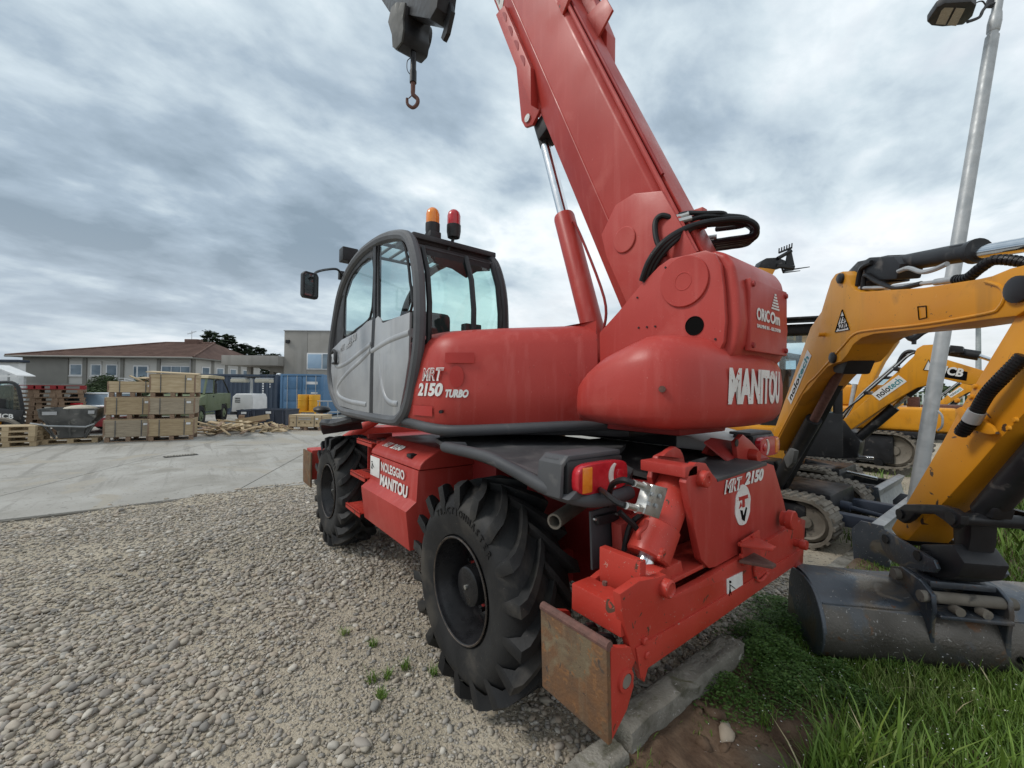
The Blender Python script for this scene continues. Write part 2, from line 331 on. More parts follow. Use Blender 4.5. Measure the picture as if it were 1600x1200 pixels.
def text_mesh(txt, size, bold=0., shear=0., xs=1., align='LEFT', ext=.0006, spacing=1.):
    cu = bpy.data.curves.new('t', 'FONT'); cu.body = txt; cu.size = size; cu.offset = bold; cu.shear = shear; cu.extrude = ext; cu.align_x = align; cu.space_character = spacing; cu.resolution_u = 3
    o = bpy.data.objects.new('t', cu); COL.objects.link(o); dg = bpy.context.evaluated_depsgraph_get()
    me = bpy.data.meshes.new_from_object(o.evaluated_get(dg)); bpy.data.objects.remove(o); bpy.data.curves.remove(cu)
    if xs != 1.:
        for v in me.vertices: v.co.x *= xs
    return me
def lettering(txt, size, org, right, up, mat, parent, bold=0., shear=0., xs=1., align='LEFT', name='lettering', width=None, spacing=1., fn=None, lift=.003):
    me = text_mesh(txt, size, bold, shear, xs, align, spacing=spacing); me.materials.clear(); me.materials.append(MATS[mat])
    if width:
        x = [v.co.x for v in me.vertices]; k = width/(max(x)-min(x))
        for v in me.vertices: v.co.x *= k
    if fn:
        for v in me.vertices: v.co = fn(v.co.x, v.co.y, lift+v.co.z)
        o = bpy.data.objects.new(name, me); COL.objects.link(o); o.parent = parent; return o
    r = Vector(right).normalized(); u = Vector(up); u = (u-r*u.dot(r)).normalized(); n = r.cross(u); org = Vector(org)+n*lift
    for v in me.vertices: v.co = org+r*v.co.x+u*v.co.y+n*v.co.z
    o = bpy.data.objects.new(name, me); COL.objects.link(o); o.parent = parent; return o
def np_mesh(name, verts, faces, mat, rnd=None, smooth=True):
    """verts (n,3), faces (m,k) int arrays"""
    me = bpy.data.meshes.new(name); k = faces.shape[1]
    me.vertices.add(len(verts)); me.vertices.foreach_set('co', verts.astype(np.float32).ravel())
    me.loops.add(faces.size); me.loops.foreach_set('vertex_index', faces.astype(np.int32).ravel())
    me.polygons.add(len(faces)); me.polygons.foreach_set('loop_start', (np.arange(len(faces))*k).astype(np.int32))
    me.polygons.foreach_set('use_smooth', np.full(len(faces), smooth))
    if rnd is not None:
        a = me.attributes.new('rnd', 'FLOAT', 'POINT'); a.data.foreach_set('value', rnd.astype(np.float32))
    me.update(calc_edges=True); me.validate(); me.materials.append(MATS[mat]); return me
def np_copies(base_v, base_f, pos, R, rnd):
    """base_v (V,3) or (N,V,3)"""
    Nn = len(pos); vv = np.einsum('nij,nvj->nvi', R, base_v if base_v.ndim == 3 else np.broadcast_to(base_v, (Nn, *base_v.shape)))+pos[:, None, :]
    nv = vv.shape[1]; ff = base_f[None]+(np.arange(Nn)*nv)[:, None, None]
    return vv.reshape(-1, 3), ff.reshape(-1, base_f.shape[1]), np.repeat(rnd, nv)
def rotz_np(a):
    c, s_ = np.cos(a), np.sin(a); R = np.zeros((len(a), 3, 3)); R[:, 0, 0] = c; R[:, 0, 1] = -s_; R[:, 1, 0] = s_; R[:, 1, 1] = c; R[:, 2, 2] = 1; return R
def rotx_np(a):
    c, s_ = np.cos(a), np.sin(a); R = np.zeros((len(a), 3, 3)); R[:, 1, 1] = c; R[:, 1, 2] = -s_; R[:, 2, 1] = s_; R[:, 2, 2] = c; R[:, 0, 0] = 1; return R
def stuff(name, me, label, cat, parent=None):
    o = bpy.data.objects.new(name, me); COL.objects.link(o); o['kind'] = 'stuff'
    if parent: o.parent = parent
    else: tag(o, label, cat)
    return o
def leaf_cloud(n, fn, size, flat=.5):
    """n little two-triangle leaves at points fn(rng) -> (n,3)"""
    P = fn(n); base = np.array([[-.5, 0, 0], [0, -.22, .06], [.5, 0, 0], [0, .22, .06]]); f = np.array([[0, 1, 2], [0, 2, 3]])
    R = rotz_np(RNG.uniform(0, 6.28, n)) @ rotx_np(RNG.normal(0, flat, n)); sc = size*RNG.uniform(.6, 1.4, n)
    return np_copies(base[None]*sc[:, None, None], f, P, R, RNG.uniform(0, 1, n))
# ------------------------------------------------------------------ ground
M('dust', (.33, .285, .215), (.43, .375, .29), 1.3, 10, .95, bump=.9, bsc=55, spots=[(28, .56, .08, (.17, .155, .13)), (45, .62, .05, (.42, .40, .35)), (.8, .58, .2, (.37, .32, .24))], bdist=.02, rvar=.03)
M('field', (.06, .11, .03), (.09, .14, .045), .2, 8, .95, rvar=.02)
M('joint', (.12, .115, .10), (.16, .15, .13), 2, 5, .95, rvar=.02)
def in_view(P, m=60):
    d = P-np.array(CP); z = d @ np.array(FW); u = 800+FPX*(d @ np.array(RT))/z; v = 600-FPX*(d @ np.array(UP))/z
    return (z > .3) & (u > -m) & (u < 1600+m) & (v > 0) & (v < 1200+m)
def fbm(x, y, s, seed=0):
    r = np.random.default_rng(seed); o = 0
    for k in range(4):
        a, b, c, d = r.uniform(-1, 1, 4)*s*(1.9**k)*2; o = o+np.sin(x*a+y*b+r.uniform(0, 6))*np.cos(x*c+y*d+r.uniform(0, 6))*.6**k
    return o
def gz(x, y): return .022*fbm(x, y, .9, 3)-.010+.030*np.exp(-((x-4.92)/.32)**2)
# one sheet to the horizon, finer near the machine
xs = np.r_[np.array([-900, -300, -80, -30, -14]), np.linspace(-8, 6, 90), np.array([9, 14, 30, 60, 120, 300, 900])]
ys = np.r_[np.array([-900, -300, -80, -40, -22, -14]), np.linspace(-8, 7, 90), np.array([9, 14, 30, 80, 300, 900])]
gx, gy = np.meshgrid(xs, ys, indexing='ij'); near = (np.abs(gx) < 7) & (np.abs(gy) < 7.5)
gzz = np.where(near, gz(gx, gy), -.01)
vv = np.stack([gx, gy, gzz], -1).reshape(-1, 3); ny = len(ys)
ii = (np.arange(len(xs)-1)[:, None]*ny+np.arange(ny-1)[None]).ravel(); ff = np.stack([ii, ii+ny, ii+ny+1, ii+1], 1)
g = bpy.data.objects.new('ground', np_mesh('ground', vv, ff, 'dust')); COL.objects.link(g); g['kind'] = 'structure'
# soil verge past the kerb
def verge_z(x, y): return .020+.045*np.exp(-((x+2.35)/.16)**2)+.026*fbm(x, y, 1.1, 9)+.010*fbm(x, y, 6., 12)+.006*fbm(x, y, 15., 13)+np.clip((-2.75-x)*.02, -.03, .03)
vx = np.r_[np.linspace(-9, -3.6, 24)[:-1], np.linspace(-3.6, -2.33, 60)]; vy = np.r_[np.linspace(-14, -1.4, 60)[:-1], np.linspace(-1.4, 2.3, 170)]; gx, gy = np.meshgrid(vx, vy, indexing='ij')
gzz = verge_z(gx, gy)
vv = np.stack([gx, gy, gzz], -1).reshape(-1, 3); ny = len(vy); ii = (np.arange(len(vx)-1)[:, None]*ny+np.arange(ny-1)[None]).ravel()
g = bpy.data.objects.new('soil_verge', np_mesh('soil_verge', vv, np.stack([ii, ii+ny, ii+ny+1, ii+1], 1), 'soil')); COL.objects.link(g); g['kind'] = 'structure'
b = MB(); b.box(-160, 60, -300, -24, -.02, -.004); o = b.build('field', 'field'); o['kind'] = 'structure'
# concrete yard: slabs between joints
yard = MB().box(4.80, 90, -60, 60, -.08, .012).build('yard', 'joint'); yard['kind'] = 'structure'
def clip(poly, a, b_, c):      # keep a*x+b*y >= c
    out = []
    for i in range(len(poly)):
        p, q = poly[i], poly[(i+1) % len(poly)]; dp = a*p[0]+b_*p[1]-c; dq = a*q[0]+b_*q[1]-c
        if dp >= 0: out.append(p)
        if (dp >= 0) != (dq >= 0): t = dp/(dp-dq); out.append((p[0]+(q[0]-p[0])*t, p[1]+(q[1]-p[1])*t))
    return out
ja = math.radians(-25.6); jd = (math.cos(ja), math.sin(ja)); jn = (-math.sin(ja), math.cos(ja)); c0 = 6.62*jn[0]+4.82*jn[1]; wS = 3.45
edge = [(4.85+.05*math.sin(k*1.7)+.03*math.sin(k*4.1), k*.7-24.5) for k in range(70)]
for k in range(-9, 6):
    for m in range(-2, 5):
        poly = edge[::-1]+[(60, -24.5), (60, 24)]
        for q in ((*jn, c0+k*wS+.009), (-jn[0], -jn[1], -(c0+(k+1)*wS-.009)), (*jd, m*14.7+1.3+.009), (-jd[0], -jd[1], -((m+1)*14.7+1.3-.009))):
            poly = clip(poly, *q) if poly else poly
        if len(poly) > 2: MB().prism(poly, 2, .0, .028+.002*((k*3+m) % 3), .006, 1).build('concrete_slab', 'concrete', yard)
# drain grate in the slab
dg = thing('drain_grate', 'small slotted drain grate set into the concrete yard', 'drain', (9.96, 2.62, .034), math.radians(-80))
MB().box(-.34, .34, -.13, .13, 0, .006, .002).build('frame', 'plasticdark', dg)
for k in range(11): MB().box(-.31+k*.058, -.31+k*.058+.034, -.105, .105, .007, .017, .002, Matrix.Identity(4)).build('bar', 'kerb', dg)
# kerb stones
kerb = thing('kerb', None, None, (-2.27, 0, 0)); kerb['kind'] = 'structure'
for y0, y1, dz, tx, rz in ((1.62, 2.5, -.13, .06, .02), (.80, 1.58, -.075, -.07, -.05), (-.45, .765, 0, .015, 0), (-1.5, -.50, -.13, .05, .02), (-2.6, -1.54, -.12, -.03, 0), (-3.7, -2.65, -.12, .02, 0), (-4.8, -3.75, -.11, 0, 0), (-5.9, -4.85, -.12, 0, 0), (-7.0, -5.95, -.11, 0, 0)):
    bb = MB(); t = bmesh.new(); bmesh.ops.create_cube(t, size=1); bmesh.ops.subdivide_edges(t, edges=t.edges, cuts=7, use_grid_fill=True)
    ln = y1-y0
    for v_ in t.verts:
        v_.co = Vector((v_.co.x*.145, v_.co.y*ln, v_.co.z*.25))
        s_ = 1 if abs(v_.co.x) > .07 or v_.co.z > .12 else 0
        v_.co += Vector((random.gauss(0, .003), random.gauss(0, .004), random.gauss(0, .003)))*s_
        if abs(v_.co.x) > .07 and v_.co.z > .12: v_.co.x *= .95+random.uniform(-.07, .03); v_.co.z -= .004+random.uniform(0, .010)
    bmesh.ops.transform(t, matrix=Matrix.Translation((0, (y0+y1)/2, .035+dz)) @ Matrix.Rotation(tx, 4, 'X') @ Matrix.Rotation(rz, 4, 'Z'), verts=t.verts)
    bb._merge(t); bb.build('kerb_stone', 'kerb', kerb, 50)
# gravel
def ico(sub):
    t = bmesh.new(); bmesh.ops.create_icosphere(t, subdivisions=sub, radius=.5); v = np.array([x.co[:] for x in t.verts]); f = np.array([[a.index for a in q.verts] for q in t.faces]); t.free(); return v, f
def pebbles(n, dmean, dsd, sub, keep, x0=-2.25, x1=5.0, y0=-2.6, y1=7.6, lift=.1):
    P = np.c_[RNG.uniform(x0, x1, n), RNG.uniform(y0, y1, n), np.zeros(n)]; P = P[in_view(P)]; P = P[RNG.uniform(0, 1, len(P)) < keep(P)]; n = len(P)
    v, f = ico(sub); d = np.clip(np.exp(RNG.normal(math.log(dmean), dsd, n)), .008, .11)
    sc = np.stack([d*RNG.uniform(.95, 1.5, n), d*RNG.uniform(.75, 1.05, n), d*RNG.uniform(.42, .72, n)], 1)
    bv = v[None]*sc[:, None, :]
    bv = bv*(1+RNG.normal(0, .055, (n, len(v), 1)))*(1+.24*np.sin(v[None, :, :]*RNG.uniform(3, 7, (n, 1, 3))+RNG.uniform(0, 6, (n, 1, 3))))
    R = rotz_np(RNG.uniform(0, 6.28, n)) @ rotx_np(RNG.normal(0, .28, n)); P[:, 2] = gz(P[:, 0], P[:, 1])+sc[:, 2]*(.5-lift-RNG.uniform(0, .28, n))
    return np_copies(bv, f, P, R, RNG.uniform(0, 1, n))
def max_fines(x, y):
    o = 0*x
    for u_, v0, r_ in ((640, 1010, .22), (560, 1060, .16), (480, 1110, .13), (420, 1160, .12), (520, 980, .16), (150, 905, .35), (60, 860, .45), (300, 1010, .10), (700, 1120, .2), (620, 920, .25)):
        q_ = PZ(u_, v0); o = np.maximum(o, .92*np.exp(-((x-q_.x)**2+(y-q_.y)**2)/r_**2))
    return o
def bare(P):
    x, y = P[:, 0], P[:, 1]
    b1 = np.exp(-(((x+1.70)/.62)**2+((y-1.50)/.70)**2)**1.4); b2 = .9*np.exp(-(((x+.75)/.55)**2+((y-1.75)/.35)**2)); b3 = .75*np.exp(-(((x+.15)/.45)**2+((y-2.15)/.22)**2)); b4 = np.exp(-((x-4.75)/.22)**2)*.8
    b7 = max_fines(x, y)
    b5 = .9*np.exp(-(((x-2.9)/.35)**2+((y-3.4)/.9)**2)); b6 = .8*np.exp(-(((x-2.3)/.8)**2+((y-5)/.3)**2)); nn = np.clip(.45*fbm(x, y, 1.6, 5), 0, .65)
    return np.clip(1.04-1.05*np.maximum.reduce([b1, b2, b3, b4, b5, b6, b7])-nn, .05, 1)
parts = [pebbles(130000, .0235, .36, 2, lambda P: bare(P)**1.4*np.clip(.95+.5*fbm(P[:, 0], P[:, 1], 2.0, 31), .08, 1), lift=-.02), pebbles(900, .048, .25, 2, lambda P: bare(P)*.5), pebbles(150000, .017, .35, 1, lambda P: .22+.35*(1-bare(P))), pebbles(110000, .0085, .25, 1, lambda P: (1-.4*bare(P))*(np.hypot(P[:, 0]-CP.x, P[:, 1]-CP.y) < 4.0), x1=2.2, y0=-1),
         pebbles(260, .036, .3, 2, lambda P: np.exp(-(((P[:, 0]+1.5)/.18)**2+((P[:, 1]-1.85)/.2)**2)), -1.8, -1.2, 1.4, 2.3)]
off = 0; VV, FF, RR = [], [], []
for v_, f_, r_ in parts: VV.append(v_); FF.append(f_+off); RR.append(r_); off += len(v_)
stuff('gravel', np_mesh('gravel', np.concatenate(VV), np.concatenate(FF), 'pebble', np.concatenate(RR)), 'loose rounded grey and beige gravel covering the ground left of the red machine', 'gravel')
v_, f_, r_ = pebbles(3200, .014, .5, 2, lambda P: np.exp(-(((P[:, 0]+2.6)/.22)**2+((P[:, 1]-.25)/.6)**2)), -3.3, -2.35, -.9, 1.5)
v_[:, 2] += verge_z(v_[:, 0], v_[:, 1])+.01
stuff('verge_pebbles', np_mesh('verge_pebbles', v_, f_, 'pebble', r_), 'scattered pebbles on the bare brown soil beside the kerb', 'pebbles')
v_, f_, r_ = pebbles(9000, .016, .6, 1, lambda P: np.clip(1.3*np.exp(-(((P[:, 0]+2.6)/.26)**2+((P[:, 1]-.22)/.6)**2)), 0, 1), -3.5, -2.36, -1.0, 1.6)
v_[:, 2] += verge_z(v_[:, 0], v_[:, 1])+.008
stuff('soil_clods', np_mesh('soil_clods', v_, f_, 'soil', r_), 'crumbly brown soil clods on the bare patch beside the kerb', 'soil')
# grass
def blades(n, x0, x1, y0, y1, hmean, hsd, keep, zf, wid=.0065, lean=.5, mx=60, minpx=True):
    P = np.c_[RNG.uniform(x0, x1, n), RNG.uniform(y0, y1, n), np.zeros(n)]; P[:, 2] = zf(P[:, 0], P[:, 1]); P = P[in_view(P, mx)]; P = P[RNG.uniform(0, 1, len(P)) < keep(P)]; n = len(P)
    h = np.clip(hmean(P)*RNG.lognormal(0, hsd, n), .02, .6); b = lean*RNG.uniform(.2, 1.5, n); tt = np.array([0, .33, .68, 1.]); ww = np.array([1., .9, .62, .05])
    wd = wid*RNG.uniform(.6, 1.5, n)*np.clip(h/.2, .6, 1.6)
    bv = np.zeros((n, 8, 3))
    for k in range(4):
        fx = h*b*tt[k]**2; z = h*tt[k]*(1-.28*b*tt[k])
        for s_, j in ((-1, 0), (1, 1)): bv[:, 2*k+j, 0] = fx; bv[:, 2*k+j, 1] = s_*wd*ww[k]; bv[:, 2*k+j, 2] = z
    f = np.array([[0, 1, 3, 2], [2, 3, 5, 4], [4, 5, 7, 6]])
    cl = fbm(P[:, 0], P[:, 1], 3, 21)
    return np_copies(bv, f, P, rotz_np(RNG.uniform(0, 6.28, n)+.5*cl), np.clip(.5+.2*cl+RNG.normal(0, .2, n), 0, 1))
def soilpatch(P): return np.clip((1.35+.5*fbm(P[:, 0], P[:, 1], 5, 44))*np.exp(-(((P[:, 0]+2.58)/.29)**2+((P[:, 1]-.18)/.72)**2)), 0, 1)
def gk(P):
    x, y = P[:, 0], P[:, 1]; return np.clip(1-soilpatch(P)*1.3, 0, 1)*np.clip((-2.36-x)/.25, .12, 1)*np.clip(.75+.5*fbm(x, y, 2.2, 14), .1, 1)
def gh(P):
    x, y = P[:, 0], P[:, 1]; return .036+(.030+.115*np.clip((y+.55)/.6, 0, 1)+.06*np.clip((-3.3-x)/.4, 0, 1))*np.clip((-2.55-x)/.35, 0, 1)*np.clip(1.1-soilpatch(P), .2, 1)
gp = [blades(150000, -4.8, -2.36, -3.4, 1.1, gh, .35, gk, verge_z, .0045),
      blades(60000, -9, -2.36, -12, -3.4, lambda P: .12+0*P[:, 0], .35, lambda P: np.clip(.8+.5*fbm(P[:, 0], P[:, 1], 2, 3), .2, 1), verge_z, .008),
      blades(9000, -2.3, -.6, -12, -3, lambda P: .10+0*P[:, 0], .5, lambda P: np.clip(-.25+.8*fbm(P[:, 0], P[:, 1], 2, 8), 0, 1), gz, .007)]
off = 0; VV, FF, RR = [], [], []
for v_, f_, r_ in gp: VV.append(v_); FF.append(f_+off); RR.append(r_); off += len(v_)
stuff('grass', np_mesh('grass', np.concatenate(VV), np.concatenate(FF), 'grass', np.concatenate(RR)), 'long fresh green grass growing on the verge around the wide bucket', 'grass')
v_, f_, r_ = blades(1300, -3.9, -2.4, -2.4, 1.0, lambda P: .6*gh(P)+.02, .4, gk, verge_z, .0035, .9)
stuff('dry_grass', np_mesh('dry_grass', v_, f_, 'straw', r_), 'dry straw-coloured blades scattered among the green grass', 'grass')
# creeping clover-like weeds by the kerb, and tiny white flowers
def wp(n):
    c = np.array([(-2.42, -.55), (-2.5, -.75), (-2.62, -.55), (-2.45, -1.1), (-2.75, -.8), (-2.42, -.05), (-2.38, -.7), (-2.25, -.8), (-2.3, -1.1), (-2.2, -1.4), (-2.6, -.35), (-2.9, -.6), (-2.55, -1.6), (-2.9, -1.2)])
    i = RNG.integers(0, len(c), n); r = RNG.normal(0, .11, (n, 2)); P = np.c_[c[i]+r, np.zeros(n)]; P[:, 2] = verge_z(P[:, 0], P[:, 1])+.01+RNG.uniform(0, .11, n)*np.exp(-(r**2).sum(1)/.02); return P
v_, f_, r_ = leaf_cloud(22000, wp, .022, .5)
stuff('weeds', np_mesh('weeds', v_, f_, 'weed', r_, False), 'low leafy green weeds creeping over the soil beside the kerb', 'weeds')
def fp(n):
    P = np.c_[RNG.uniform(-3.7, -2.45, n), RNG.uniform(-1.9, .5, n), np.zeros(n)]; P[:, 2] = verge_z(P[:, 0], P[:, 1])+.06+.17*np.clip((-2.55-P[:, 0])/.55, 0, 1)*RNG.uniform(.4, 1, n); return P
v_, f_, r_ = leaf_cloud(420, fp, .009, 1.)
stuff('tiny_flowers', np_mesh('tiny_flowers', v_, f_, 'white', r_, False), 'tiny white flowers dotted through the green grass', 'flowers')
# tufts in the gravel
for k, (u_, v0) in enumerate(((582, 1066), (596, 1092), (677, 1052), (700, 1036), (634, 1044), (583, 1008), (538, 990), (607, 1060))):
    p = PZ(u_, v0); v_, f_, r_ = blades(60, p.x-.025, p.x+.025, p.y-.025, p.y+.025, lambda P: .05+0*P[:, 0], .3, lambda P: np.ones(len(P)), gz, .0035, .7)
    o = bpy.data.objects.new('grass_tuft', np_mesh('grass_tuft', v_-np.array(p), f_, 'grass', r_)); COL.objects.link(o); o.location = p; o['kind'] = 'stuff'; tag(o, 'small green grass tuft sprouting through the gravel near the big rear wheel', 'grass', 'grass tufts in the gravel')
# ------------------------------------------------------------------ the red rotating telehandler
mr = thing('rotating_telehandler', 'large red rotating telescopic handler with grey cab, parked on gravel by the kerb', 'telehandler')
WB, AZ, TR = 1.4525, .637, .622
# ---- wheels (made once in a local frame: axis = +y outwards, origin at axle centre, outer bead at y=0)
def tyre_mesh():
    b = MB()
    b.lathe([(-.40, .300), (-.41, .36), (-.425, .43), (-.418, .49), (-.38, .535), (-.30, .562), (-.20, .570), (-.10, .562), (-.025, .535), (.012, .49), (.024, .46), (.025, .43), (.020, .38), (.004, .312), (-.012, .300), (-.012, .288), (-.38, .288), (-.40, .300)], (0, 0, 0), (0, 1, 0), 72)
    for side in (0, 1):
        for k in range(18):
            a0 = 2*math.pi*(k+.5*side)/18; pts = []
            for j in range(7):
                t = j/6; y = (.018-.235*t) if not side else (-.412+.235*t)
                a = a0+.46*t**1.45; w = (.064-.010*t)/TR*.5
                rb = .50 if j == 0 else .545; ro = (.602 if j == 0 else .616 if j < 6 else .612)
                sec = [(a-w*1.25, rb), (a-w, ro), (a+w, ro), (a+w*1.25, rb)]
                pts.append([(-r*math.cos(q), y, r*math.sin(q)) for q, r in sec])
            ed = pts[0]; y = .024 if not side else -.422     # lug foot running down the shoulder
            first = [(-r*math.cos(q), y, r*math.sin(q)) for q, r in [(a0-.035, .458), (a0-.03, .585), (a0+.03, .585), (a0+.035, .458)]]
            b.loft([first]+pts)
    return b.mesh('tyre', 'tyre', 32)
def rim_mesh():
    b = MB()
    b.lathe([(-.40, .30), (-.40, .265), (-.32, .25), (-.22, .235), (-.20, .15), (-.19, .05), (-.19, .0)], (0, 0, 0), (0, 1, 0), 56)
    b.lathe([(.014, .302), (.018, .296), (.010, .287), (-.02, .283), (-.05, .268), (-.10, .262), (-.12, .25), (-.21, .243), (-.215, .2), (-.19, .14)], (0, 0, 0), (0, 1, 0), 56)
    return b.mesh('wheel', 'rimblack', 35)
def hub_mesh():
    b = MB(); b.lathe([(-.20, .118), (-.08, .116), (-.055, .112), (-.048, .10), (-.046, .0)], (0, 0, 0), (0, 1, 0), 36)
    for k in range(10): a = k*.628; b.cyl((.185*math.cos(a), -.20, .185*math.sin(a)), (.185*math.cos(a), -.165, .185*math.sin(a)), .014, seg=6)
    return b.mesh('hub', 'rimblack', 35)
def flange_mesh(): return MB().tube([(.296*math.cos(k*.1122), .012, .296*math.sin(k*.1122)) for k in range(56)], .0055, 6, True).mesh('rim_flange', 'rimrust')
TY, RI, HU, FL = tyre_mesh(), rim_mesh(), hub_mesh(), flange_mesh()
CAPM = MB().cyl((0, -.047, 0), (0, -.035, 0), .013, seg=12).mesh('hub_plug', 'zinc')
def text_ring(txt, rad, a0, size, y):
    """raised tyre lettering on an arc"""
    vs_, fs_ = [], []; a = a0
    for ch in txt:
        me = text_mesh(ch, size, .0008, 0, .9, 'CENTER', .002); n0 = len(vs_)
        for v in me.vertices:
            q = a; r = Vector((math.sin(q), 0, -math.cos(q)))  # tangent
            rad_v = Vector((math.cos(q), 0, math.sin(q)))
            vs_.append(rad_v*(rad+v.co.y)+r*v.co.x+Vector((0, y+v.co.z, 0)))
        fs_ += [[n0+i for i in p.vertices] for p in me.polygons]; bpy.data.meshes.remove(me); a -= size*.78/rad
    me = bpy.data.meshes.new('sidewall_lettering'); me.from_pydata(vs_, [], fs_); me.materials.append(MATS['hose']); return me
# seen from +y the machine's forward (+x) is on the left, so letters run towards -x at the top
def text_arc(txt, rad, size, y):
    vs_, fs_ = [], []; n = len(txt); st = size*.80/rad
    for k, ch in enumerate(txt):
        q = math.radians(112)-(n/2-k)*-st*-1 if False else math.radians(60)+(k)*st
        me = text_mesh(ch, size, .0008, 0, .9, 'CENTER', .002); n0 = len(vs_)
        rv = Vector((math.cos(q), 0, math.sin(q))); tv = Vector((-math.sin(q), 0, math.cos(q)))
        for v in me.vertices: vs_.append(rv*(rad+v.co.y)+tv*v.co.x+Vector((0, y+v.co.z, 0)))
        fs_ += [[n0+i for i in p.vertices] for p in me.polygons]; bpy.data.meshes.remove(me)
    me = bpy.data.meshes.new('sidewall_lettering'); me.from_pydata(vs_, [], fs_); me.materials.append(MATS['hose']); return me
TX = text_arc('TRACTIONMASTER', .435, .056, .0265)
for x, sy, a in ((-WB, 1, .2), (WB, 1, -.35), (-WB, -1, .1), (WB, -1, 0)):
    wq = inst('wheel', RI, mr, (x, 1.2*sy, AZ-.006), (0, a, 0 if sy > 0 else math.pi))
    for nm, me in (('tyre', TY), ('hub', HU), ('rim_flange', FL), ('hub_plug', CAPM)): inst(nm, me, wq)
    if sy > 0: inst('sidewall_lettering', TX, wq, rot=(0, -a, 0))
# ---- chassis
b = MB(); b.box(-2.36, 2.45, -.42, .42, .52, 1.16, .02); b.box(-1.0, 1.0, -.62, .62, .60, 1.26, .02)
b.box(-1.62, -1.28, -.78, .78, .52, .76, .03); b.box(1.28, 1.62, -.78, .78, .52, .76, .03)
b.cyl((-WB, .75, AZ), (-WB, 1.0, AZ), .2); b.cyl((WB, .75, AZ), (WB, 1.0, AZ), .2)
b.box(-2.30, -1.0, .40, .46, .75, 1.30, .01); b.box(-2.30, -.9, -.95, -.40, .9, 1.24, .02)
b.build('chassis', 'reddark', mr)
MB().cyl((-.25, 0, 1.26), (-.25, 0, 1.50), .62, seg=40).build('slew_ring', 'black', mr)
# deck over the rear axle, with its rolled edge tube
dk = MB()
dk.plate([(-.75, 1.0, 1.405), (-1.15, 1.16, 1.42), (-1.75, 1.17, 1.425), (-2.14, 1.12, 1.345), (-2.27, 1.0, 1.31), (-2.28, .74, 1.31), (-2.22, .60, 1.36), (-2.05, .55, 1.40), (-1.8, .1, 1.415), (-.75, .1, 1.405)], .03)
dk.build('rear_deck', 'deck', mr, 60)
MB().plate([(-1.9, .55, 1.39), (-2.28, .40, 1.33), (-2.28, -.85, 1.33), (-1.9, -.9, 1.39), (-1.2, -.9, 1.39), (-1.2, .55, 1.40)], -.03).build('rear_deck', 'deck', mr, 60)
fen = crv([(-1.19, 1.02, 1.42), (-1.215, 1.17, 1.435), (-1.35, 1.205, 1.443), (-1.72, 1.205, 1.443), (-1.95, 1.195, 1.405), (-2.16, 1.15, 1.345), (-2.285, 1.06, 1.312), (-2.325, .93, 1.305), (-2.32, .77, 1.31)], 7)
MB().tube(fen, .033, 14).build('fender_edge', 'plastic', mr)
# plastic apron under the tube at the tail
MB().plate([PX(888, 783, -2.30), PX(958, 772, -2.30), PX(978, 765, -2.30), PX(975, 755, -2.30), PX(905, 765, -2.30)], .12, (1, 0, 0), .01).build('lamp_shelf', 'plastic', mr)
# tail lamps with their hoods
def tail_lamp(sy):
    xo = -2.27; y0, y1, z0, z1 = .775, 1.125, 1.335, 1.475
    def S_(p): return (p[0]*1, p[1]*sy, p[2])
    hood = MB(); pr = [(y0-.02, z1+.035), (y1+.0, z1+.035), (y1+.045, z1), (y1+.055, z0-.01), (y1+.03, z0-.012), (y1+.025, z1-.012), (y1-.01, z1+.012), (y0-.02, z1+.012)]
    hood.prism([(y*sy, z) for y, z in pr], 0, -2.255, -2.10, .008); hood.box(-2.22, -2.12, min(sy*y0, sy*(y1+.03)), max(sy*y0, sy*(y1+.03)), z0-.01, z1+.02, .01)
    h = hood.build('lamp_hood', 'plastic', mr)
    MB().box(xo-.004, xo+.06, min(sy*(y0-.02), sy*(y1+.02)), max(sy*(y0-.02), sy*(y1+.02)), z0-.02, z1+.015, .025).build('lamp_body', 'black', mr)
    ln = MB(); r = []
    for k in range(28):
        a = 2*math.pi*k/28; c, s_ = math.cos(a), math.sin(a); r.append(((y0+y1)/2*sy+(y1-y0)/2*abs(c)**.45*(1 if c > 0 else -1), (z0+z1)/2+(z1-z0)/2*abs(s_)**.5*(1 if s_ > 0 else -1)))
    ln.prism(r, 0, xo-.045, xo, .014, 3); tl = ln.build('tail_lamp', 'lampred', mr)
    MB().box(xo-.049, xo-.02, min(sy*(y1-.09), sy*(y1-.025)), max(sy*(y1-.09), sy*(y1-.025)), z0+.012, z1-.012, .008).build('indicator', 'lampamber', tl)
    yc = y0+.085; pr = []
    for k in range(15): a = -1.25+k*2.5/14; pr.append((yc*sy+.062*math.cos(a)*sy, (z0+z1)/2+.062*math.sin(a)))
    for k in range(15): a = 1.25-k*2.5/14; pr.append((yc*sy+(.034*math.cos(a)-.004)*sy, (z0+z1)/2+.056*math.sin(a)))
    MB().prism(pr, 0, xo-.050, xo-.03, .003).build('reflector', 'lampclear', tl)
    MB().lathe([(0, .030), (.006, .028), (.009, .02), (.010, 0)], (xo-.044, (yc-.022)*sy, (z0+z1)/2), (-1, 0, 0), 20).build('stop_lens', 'lampred', tl)
tail_lamp(1); tail_lamp(-1)
